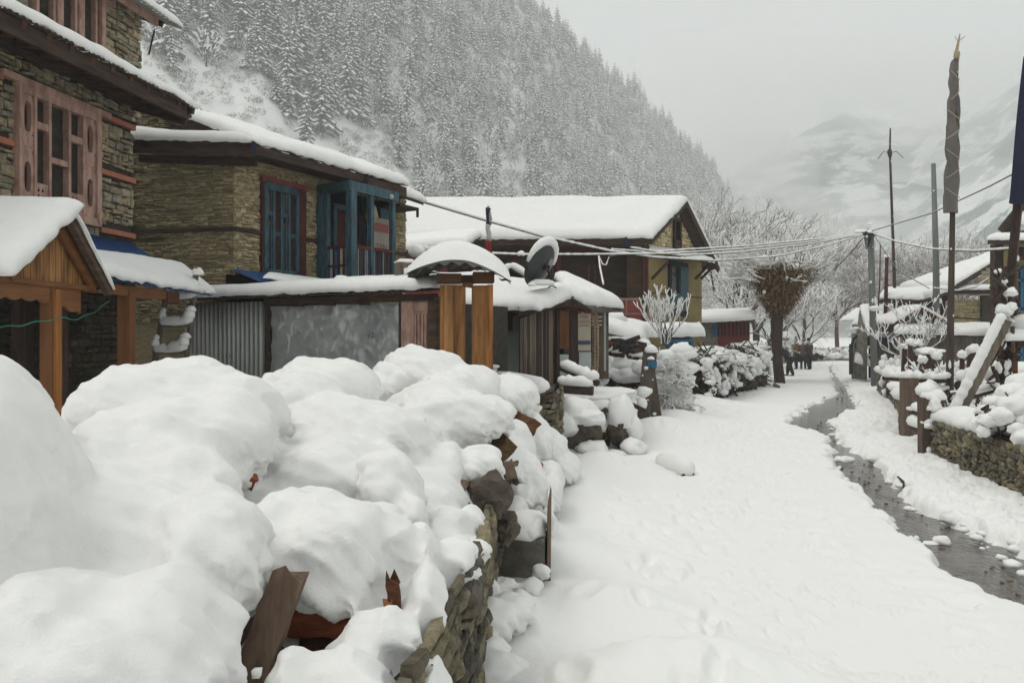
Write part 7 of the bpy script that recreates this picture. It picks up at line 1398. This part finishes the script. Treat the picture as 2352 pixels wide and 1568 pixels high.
for k in range(420):
    px = rr.uniform(2012, 2300); Y = rr.uniform(15, 24); p = V(P(px, 0, Y).x, Y, rr.uniform(.1, .9)); p.x = max(p.x, float(np.interp(Y, [13.9, 16.2, 20.5, 25], [7.35, 8.6, 10.6, 12.4])) + rr.uniform(.5, 1.1)); d = V(rr.uniform(-.6, .6), rr.uniform(-.5, .5), rr.uniform(.1, 1)).normalized() * rr.uniform(.25, .7); mw.tube([p, p + d * .5 + V(.03, 0, 0), p + d], .02, 3, cap=False, tint=(rr.uniform(.7, 1.6),) * 3)
    ms.tube([p + V(0, 0, .03), p + d * .5 + V(.03, 0, .03), p + d], [.022, .034, .012], 4)
    if k % 3 == 0: ms.blob(p + d * .7, (rr.uniform(.06, .2), .12, rr.uniform(.05, .13)), .25, 1.6, 2)
for k in range(70): px = rr.uniform(2025, 2080); Y = rr.uniform(22, 26); p = V(P(px, 0, Y).x, Y, rr.uniform(.2, 1.2)); ms.blob(p, (rr.uniform(.04, .12), .08, rr.uniform(.05, .16)), .3, 1.6, 2)
for (px, Y, h) in ((2050, 24, 2.3), (2078, 22, 2.0), (2030, 24, 1.6)):
    b = V(P(px, 0, Y).x, Y, .2); grow(mw, ms, b, V(.1, 0, 1), h * .42, .035, 5, rr, .7, .2, 3, .03, .78)
part('stalks', mw, M['bark'], yb); part('snow_clots', ms, M['snow'], yb, smooth=True)

# snow capped lumps at the stream edge, green can
mb = MB(); c = P(2145, 1232, 7.15); c.z = -.07
gc = thing('plastic_scrap', c, 'green plastic scrap piled with snow lying in the stream', 'litter'); q = [V(c.x - .17, 7.15, -.03), V(c.x + .12, 7.05, -.09), V(c.x + .13, 7.2, -.08), V(c.x - .14, 7.25, -.03)]; mb.hexa([p + V(0, 0, -.03) for p in q] + q); part('tray', mb, M['green'], gc)
mb = MB(); mb.blob((c.x + .07, 7.13, -.03), (.08, .08, .055), .1, 1.4, 3); mb.blob((c.x - .03, 7.14, -.055), (.12, .07, .02), .1, 1.4, 2); mb.blob((c.x - .15, 7.18, -.01), (.025, .03, .02), .1); part('snow_cap', mb, M['snow'], gc, smooth=True)
random.seed(25)
ls = thing('verge_snow', (5, 8, 0), 'clumps of loose snow fallen along the banks of the stream', 'snow clumps'); mb = MB()
for k in range(130):
    y = 5.2 + 24 * rnd(0, 1) ** 1.8; right = random.random() < .85; x = (float(np.interp(y, SRY, SRX)) + abs(random.gauss(.12, .28 + y * .02))) if right else float(np.interp(y, SLY, SLX)) - rnd(.0, .25) - y * .01
    r = rnd(.012, .05) * (1 + y * .03); mb.blob((x, y, .0 + r * .2), (r * 1.3, r * 1.2, r * .7), .2, 1.5, 2)
for (px, py, r) in ((2190, 1197, .10), (2088, 1170, .045), (2100, 1172, .03), (2010, 1058, .12), (1945, 1060, .10), (1930, 1058, .08)): Y = G(py); mb.blob(P(px, py, Y) + V(0, 0, r * .3), (r * 1.3, r, r * .6), .12, 1.5, 3)
mb.smooth = True; o_ = part('clumps', mb, M['snow'], ls, stuff=True); ls['kind'] = 'stuff'
for key in ('category',): 
    if key in ls: pass
mb = MB(); Y = 12.2; mb.tube([P(2062, 1094, 9.8), P(2074, 1106, 9.6), P(2077, 1130, 9.4)], [.012, .02, .012], 5); single('fallen_twig', mb, M['twig'], 'dark curved twig lying on the snow right of the stream', 'twig')
mb = MB(); mb.tube([P(1622, 870, 24), P(1680, 898, 22.8)], .03, 5); single('fallen_branch', mb, M['twig'], 'thin dark branch slanting to the snow from the brush fence', 'branch')

# ================================================================ CABLES
def wire(name, lab, pts, r=.013, sn=.04, sag=0.0, n=26, snowy=True, taut=None):
    t = thing(name, pts[0], lab, 'cable', 'snowy overhead cables'); full = []
    for a, b in zip(pts[:-1], pts[1:]):
        for i in range(n): u = i / n; full.append(a.lerp(b, u) + V(0, 0, -sag * 4 * u * (1 - u)))
    full.append(pts[-1]); mb = MB(); mb.tube(full, r, 5); part('line', mb, M['black'], t)
    if snowy: ms = MB(); m = len(full); ms.tube([p + V(0, 0, r + sn * .35) for p in full], [sn * .5 * (1 + .3 * noise.noise(V(i * .6, len(lab), 0)) * 2) for i in range(m)], 6); part('snow_cover', ms, M['snow'], t, smooth=True)
hub = P(1992, 537, 27.5)
A0 = P(940, 456, 17.8); A1 = P(1400, 578, 21); A2 = P(1640, 600, 24)
wire('overhead_cable', 'thick cable from the yellow stone house eave down to the awning of the long house', [A0, P(1130, 512, 18.8), P(1250, 545, 19.6), A1, P(1500, 592, 22), A2], .016, .065)
wire('overhead_cable', 'lowest cable running from the concrete pole leftwards along the awning', [hub, P(1900, 565, 26.5), P(1780, 590, 25.5), A2], .013, .05)
wire('overhead_cable', 'uppermost cable from the concrete pole across the gable of the long house', [hub, P(1850, 553, 26), P(1700, 567, 24.6), P(1560, 575, 23.2), P(1400, 588, 21.5)], .013, .05)
wire('overhead_cable', 'second cable from the concrete pole, just under the uppermost', [hub, P(1850, 558, 26), P(1700, 573, 24.6), P(1540, 583, 23.0), P(1405, 574, 21.5)], .013, .05)
wire('overhead_cable', 'third cable from the concrete pole ending beside the red veranda', [hub, P(1850, 563, 26), P(1700, 580, 24.6), P(1560, 588, 23), P(1450, 570, 22)], .013, .05)
wire('overhead_cable', 'nearly level cable passing behind the satellite dish', [P(958, 572, 16.5), P(1060, 581, 17.5), P(1200, 586, 18.5), P(1340, 586, 20), P(1560, 583, 22.5)], .012, .055)
wire('overhead_cable', 'white line dropping from the level cable to the little shed roof', [P(1375, 588, 20.4), P(1378, 615, 19.5), P(1386, 655, 18.3)], .008, .045, n=6)
wire('overhead_cable', 'small loop of line hanging by the veranda', [P(1376, 590, 20.4), P(1384, 608, 20.3), P(1392, 610, 20.2), P(1399, 592, 20.1)], .007, .035, n=4)
wire('overhead_cable', 'cable rising from the concrete pole to the upper right edge', [hub + V(.15, 0, .1), P(2140, 490, 23), P(2270, 430, 18.5), P(2480, 320, 14)], .014, .02)
wire('overhead_cable', 'cable sagging from the concrete pole to the right edge poles', [hub + V(.2, 0, 0), P(2060, 556, 25), P(2140, 573, 20), P(2240, 578, 15.5), P(2330, 572, 13)], .012, .045)
wire('overhead_cable', 'thin cable from the concrete pole to the low roof by the steel pole', [hub + V(.25, 0, -.05), P(2060, 620, 28), P(2135, 663, 30)], .012, .02)
wire('overhead_cable', 'bare black stay running from the concrete pole down left into the trees', [hub, P(1945, 590, 29), P(1888, 650, 31)], .018, snowy=False)
wire('overhead_cable', 'snowy line from the steel pole to the stone house wall', [P(2145, 662, 29.5), P(2200, 668, 29), P(2240, 660, 29), P(2270, 640, 29)], .012, .05)

# small striped flag on the plank shed row
pf = pole('small_flag_pole', 'short pole with a furled navy, white and red prayer flag before the long roof', 'flagpole', [P(1122, 640, 17), P(1122, 475, 17)], .03, .02, 'bark', .05, 0, 6)
for nm, y0, y1, wd, mt in (('navy_cloth', 478, 515, .085, 'cloth_navy'), ('white_cloth', 515, 553, .09, 'cloth_white'), ('red_cloth', 553, 590, .10, 'cloth_red')):
    mb = MB(); pts = [P(1122 + 1.5 * math.sin(k), lerp(y1, y0, k / 6), 16.97) for k in range(7)]; mb.tube(pts, [wd * (1 - .25 * k / 6) * rnd(.8, 1.1) * .85 for k in range(7)], 9, wob=.12); mb.smooth = True; part(nm, mb, M[mt], pf)
mb = MB(); pts = [P(1126, lerp(515, 485, k / 4), 16.93) for k in range(5)]; mb.tube(pts, [.015, .035, .04, .03, .01], 6); mb.smooth = True; part('yellow_cloth', mb, M['cloth_cream'], pf)
# snow clump post by the yellow house
ps = thing('snowy_post', P(962, 620, 15.8), 'post wearing a big ball of snow beside the yellow stone house corner', 'post'); mb = MB(); mb.tube([P(958, 640, 15.8), P(960, 585, 15.8)], .05, 6); mb.beam(P(965, 577, 15.9), P(1010, 580, 15.9), .08, .07); part('shaft', mb, M['greywood'], ps); mb = MB(); mb.blob(P(957, 577, 15.7), (.17, .16, .14), .15, 1.5, 3); snow_line(mb, [P(970, 576, 15.85), P(1012, 580, 15.85)], .16, .12, step=.05); cap(mb, P(1025, 580, 16), .14, .1, .06); part('snow_cap', mb, M['snow'], ps)
mb = MB(); mb.prism([P(936, 665, 19.2), P(960, 665, 19.2), P(960, 578, 19.2), P(936, 578, 19.2)], (0, .1, 0)); single('red_hoarding', mb, M['red'], 'bright red wooden hoarding beside the yellow stone house corner', 'hoarding')
mb = MB(); mb.prism([P(1392, 780, 18), P(1460, 795, 18.5), P(1460, 775, 18.5), P(1392, 752, 18)], (0, .5, 0)); lw_ = single('yard_wall', mb, M['mud'], 'bit of mud wall under a snowy ledge right of the plank shed', 'wall'); mb = MB(); snow_quad(mb, P(1388, 762, 17.5), P(1480, 782, 18.0), P(1500, 764, 19.5), P(1388, 744, 19), .25, step=.1, lump=.06); mb.blob(P(1415, 735, 18.8), (.28, .25, .22), .15, 1.5, 3); snow_quad(mb, P(1440, 776, 18.6), P(1620, 772, 22.5), P(1610, 762, 23.5), P(1440, 760, 20.5), .3, step=.2, lump=.08); part('snow_cap', mb, M['snow'], lw_)

# ================================================================ PEOPLE
def skin(name, nodes, edges, parent, mat, sub=2, root=0, label=None):
    me = bpy.data.meshes.new('tmp'); me.from_pydata([n[:3] for n in nodes], edges, []); o = bpy.data.objects.new('tmp', me); COL.objects.link(o)
    o.modifiers.new('s', 'SKIN'); bpy.context.view_layer.objects.active = o
    for i, n in enumerate(nodes): me.skin_vertices[0].data[i].radius = (n[3], n[4] if len(n) > 4 else n[3]); me.skin_vertices[0].data[i].use_root = (i == root)
    m = o.modifiers.new('d', 'SUBSURF'); m.levels = sub; m.render_levels = sub
    dg = bpy.context.evaluated_depsgraph_get(); m2 = bpy.data.meshes.new_from_object(o.evaluated_get(dg)); bpy.data.objects.remove(o)
    m2.materials.clear(); m2.materials.append(M[mat]); m2.polygons.foreach_set('use_smooth', [True] * len(m2.polygons)); ob = bpy.data.objects.new(name, m2); COL.objects.link(ob); ob.parent = parent
    if label: ob['label'] = label
    return ob
M['coat_dark'] = mk('dark_coat', (.022, .024, .034), (.012, .013, .018), (6, 6, 6), .85, .2, .01)
M['coat_plum'] = mk('plum_coat', (.06, .035, .035), (.03, .02, .02), (6, 6, 6), .85, .2, .01)
M['coat_brown'] = mk('brown_coat', (.15, .095, .07), (.08, .05, .04), (6, 6, 6), .85, .2, .01)
M['scarf'] = mk('orange_shawl', (.30, .14, .06), (.18, .09, .05), (6, 6, 6), .85, .2, .01)
M['trouser'] = mk('dark_trousers', (.028, .026, .03), (.014, .013, .016), (6, 6, 6), .85, .2, .01)
M['hair'] = mk('black_hair', (.015, .013, .012), None, (30, 30, 5), .7, .3, .005)
def person(loc, rz, lab, H=1.65, bend=0.0, coat='coat_dark', long_=.0, arms='down', hood=None, shawl=False, hat='hair', step=.10, trouser='trouser', fat=1.0):
    t = thing('person', loc, lab, 'person'); t.rotation_euler = (0, 0, rz); s = H / 1.65
    hip = V(0, 0, .86); bd = R(bend)
    def up(z, y=0, x=0):  # points of the trunk, bent forward (+y) about the hip
        dz = z - hip.z; return V(x, y + dz * math.sin(bd) + y * 0, hip.z + dz * math.cos(bd) - y * math.sin(bd) * .5)
    ch, sh, nk, hd_ = up(1.12), up(1.34), up(1.43), up(1.56, .015); hc = up(1.60, .01); hj = {-1: V(-.085, 0, .84), 1: V(.085, 0, .84)}
    N = [(*hip, .12, .10), (*ch, .13, .09), (*sh, .12, .08), (*nk, .05, .05), (*up(1.49), .052, .055), (*up(1.56, .01), .075, .092), (*up(1.63, .0), .062, .078)]
    E_ = [(0, 1), (1, 2), (2, 3), (3, 4), (4, 5), (5, 6)]
    ks = {}
    for sg in (-1, 1):
        st = step * sg; b = len(N); kn = V(.095 * sg, .03 + st * .5, .46); an = V(.10 * sg, st - .02, .08); to = V(.115 * sg, st + .13, .035)
        N += [(.09 * sg, 0, .80, .085), (*kn, .055), (*an, .038), (*to, .035, .03)]; E_ += [(0, b), (b, b + 1), (b + 1, b + 2), (b + 2, b + 3)]
        b = len(N); s0 = up(1.33, 0, .17 * sg)
        if arms == 'down': el = up(1.08, -.02, .22 * sg); wr_ = up(.86, .07, .22 * sg) if not bend else el + V(0, .06, -.22)
        elif arms == 'front': el = up(1.08, .03, .22 * sg); wr_ = up(1.05, .24, .10 * sg)
        else: el = s0 + V(.02 * sg, .06, -.24); wr_ = el + V(-.03 * sg, .10, -.2)
        hn = wr_ + (wr_ - el).normalized() * .08; N += [(*s0, .052), (*el, .038), (*wr_, .024), (*hn, .030, .016)]; E_ += [(2, b), (b, b + 1), (b + 1, b + 2), (b + 2, b + 3)]
        hd0 = (wr_ - el).normalized(); sx_ = V(1, 0, 0)
        for f in range(4): b2 = len(N); q = hn + sx_ * (-.022 + f * .015); N += [(*(q + hd0 * .03), .009), (*(q + hd0 * .06 + V(0, .01, 0)), .007)]; E_ += [(b + 3, b2), (b2, b2 + 1)]
        b2 = len(N); N += [(*(hn - sx_ * .035 * sg), .009), (*(hn - sx_ * .05 * sg + hd0 * .03), .008)]; E_ += [(b + 3, b2), (b2, b2 + 1)]; ks[sg] = (s0, el, wr_, kn, an, to)
    sc = lambda L: [(n[0] * s, n[1] * s, n[2] * s) + tuple(r * s * fat for r in n[3:]) for n in L]
    bo = skin('body', sc(N), E_, t, 'skin', 2)
    # face: nose, eyes, ears
    mb = MB(); f0 = up(1.575, .098); 
    def mm(v): return (v[0] * s, v[1] * s, v[2] * s)
    mb.blob(mm(f0 + V(0, .008, 0)), (.014, .022, .026), 0, 1, 2)
    for sg in (-1, 1): mb.blob(mm(up(1.58, 0, .08 * sg)), (.012, .022, .034), 0, 1, 2)
    mb2 = MB()
    for sg in (-1, 1): mb2.blob(mm(up(1.595, .086, .032 * sg)), (.012, .008, .008), 0, 1, 1)
    mb2.blob(mm(up(1.525, .082)), (.025, .008, .006), 0, 1, 1)
    def lp(name, mb, mat):
        me = to_mesh(name, mb, M[mat], (0, 0, 0), True); o = bpy.data.objects.new(name, me); COL.objects.link(o); o.parent = t; return o
    lp('nose_and_ears', mb, 'skin'); lp('eyes_and_mouth', mb2, 'hair')
    mb = MB(); mb.blob(mm(up(1.635, -.012)), (.098, .108, .095), .06, 2, 3, flatb=.35); lp('hair' if hat == 'hair' else 'hat', mb, hat if hat != 'hair' else 'hair')
    if hood: mb = MB(); mb.blob(mm(up(1.60, -.02)), (.115, .12, .14), .06, 2, 3); mb.blob(mm(up(1.75, -.04)), (.05, .05, .07), .06, 2, 2); lp('hood', mb, hood)
    # jacket
    N = [(*hip, .175, .13), (*ch, .175, .125), (*sh, .15, .105), (*up(1.41), .075, .075)]; E_ = [(0, 1), (1, 2), (2, 3)]
    if long_: N += [(0, 0, hip.z - long_, .19, .15)]; E_ += [(0, 4)]
    else: N += [(0, 0, hip.z - .10, .17, .13)]; E_ += [(0, 4)]
    for sg in (-1, 1): s0, el, wr_, kn, an, to = ks[sg]; b = len(N); N += [(*s0, .075), (*el, .055), (*wr_, .043)]; E_ += [(2, b), (b, b + 1), (b + 1, b + 2)]
    skin('coat', sc(N), E_, t, coat, 2)
    N = [(*hip, .14, .11)]; E_ = []
    for sg in (-1, 1): s0, el, wr_, kn, an, to = ks[sg]; b = len(N); N += [(.09 * sg, 0, .78, .10), (*kn, .075), (*(an + V(0, 0, .04)), .06)]; E_ += [(0, b), (b, b + 1), (b + 1, b + 2)]
    skin('trousers', sc(N), E_, t, trouser, 2)
    mb = MB()
    for sg in (-1, 1): s0, el, wr_, kn, an, to = ks[sg]; mb.blob(mm((an + to) / 2 + V(0, 0, -.02)), (.055, .13, .055), .05, 1, 2, flatb=.6); mb.tube([mm(an + V(0, 0, .12)), mm(an)], .058 * s, 8)
    lp('boots', mb, 'hair')
    if shawl: mb = MB(); mb.blob(mm(up(1.1, -.10, .02)), (.15, .08, .30), .15, 2, 3); lp('shawl', mb, 'scarf')
    return t
def gpt(px, Y): return V(P(px, 0, Y).x, Y, .0)
person(gpt(1814, 35), R(48), 'person in a dark navy jacket bending forward beside the fodder tree', 1.78, 52, 'coat_dark', .05, 'reach', step=.16, fat=1.25)
person(gpt(1829, 42.2), R(15), 'person in a brown coat with orange shawl and pointed hood, leftmost of the three together', 1.74, 6, 'coat_brown', .12, 'front', hood='coat_brown', shawl=True, step=.12, fat=1.0)
person(gpt(1845, 41.9), R(-20), 'person in a dull brown jacket and dark trousers, in the middle of the three together', 1.70, 8, 'coat_brown', .05, 'front', step=.05, fat=1.0)
person(gpt(1859, 41.2), R(20), 'person in a long dark plum coat, rightmost of the three together', 1.74, 4, 'coat_plum', .20, 'front', step=.05, fat=1.12)
mb = MB(); mb.tube([P(1820, 835, 41.8), P(1828, 790, 41.8)], .035, 6); single('shovel_pole', mb, M['greywood'], 'slanting shovel handle held upright left of the three people', 'shovel')
# ================================================================ HAZE
def volume_mat(name, col, dens):
    m = bpy.data.materials.new(name); m.use_nodes = True; t = m.node_tree; n = t.nodes
    for q in list(n): n.remove(q)
    o = n.new('ShaderNodeOutputMaterial'); v = n.new('ShaderNodeVolumePrincipled'); v.inputs['Color'].default_value = (*col, 1); v.inputs['Density'].default_value = dens
    t.links.new(v.outputs[0], o.inputs['Volume']); return m
mb = MB(); mb.box((0, 560, 249), (2700, 1640, 520))
o = single('haze', mb, volume_mat('haze_air', (.945, .96, .95), .00115), 'pale winter haze filling the valley', 'haze', kind='stuff')
fm = volume_mat('fog', (.97, .97, .96), .0075)
mb = MB(); mb.smooth = True
for (px, py, Y, rx, rz, ry) in [(1560, 300, 640, 90, 26, 60), (1680, 400, 700, 95, 60, 60), (1800, 520, 620, 150, 34, 70), (1560, 240, 720, 90, 40, 50),
                               (1930, 165, 930, 260, 52, 60), (2230, 170, 800, 190, 42, 60), (1740, 170, 900, 130, 60, 60), (1960, 600, 560, 120, 14, 60), (2080, 260, 860, 130, 40, 60), (2280, 300, 740, 130, 34, 50), (1800, 290, 940, 110, 45, 60), (2200, 420, 600, 110, 16, 50), (1690, 330, 850, 80, 60, 60)]:
    c = P(px, py, Y); mb.blob(c, (rx, ry, rz), .22, 1.6, 3)
FOG = mb
single('fog_bank', mb, fm, 'soft fog banks drifting between the hillside and the far mountain', 'fog', kind='stuff')
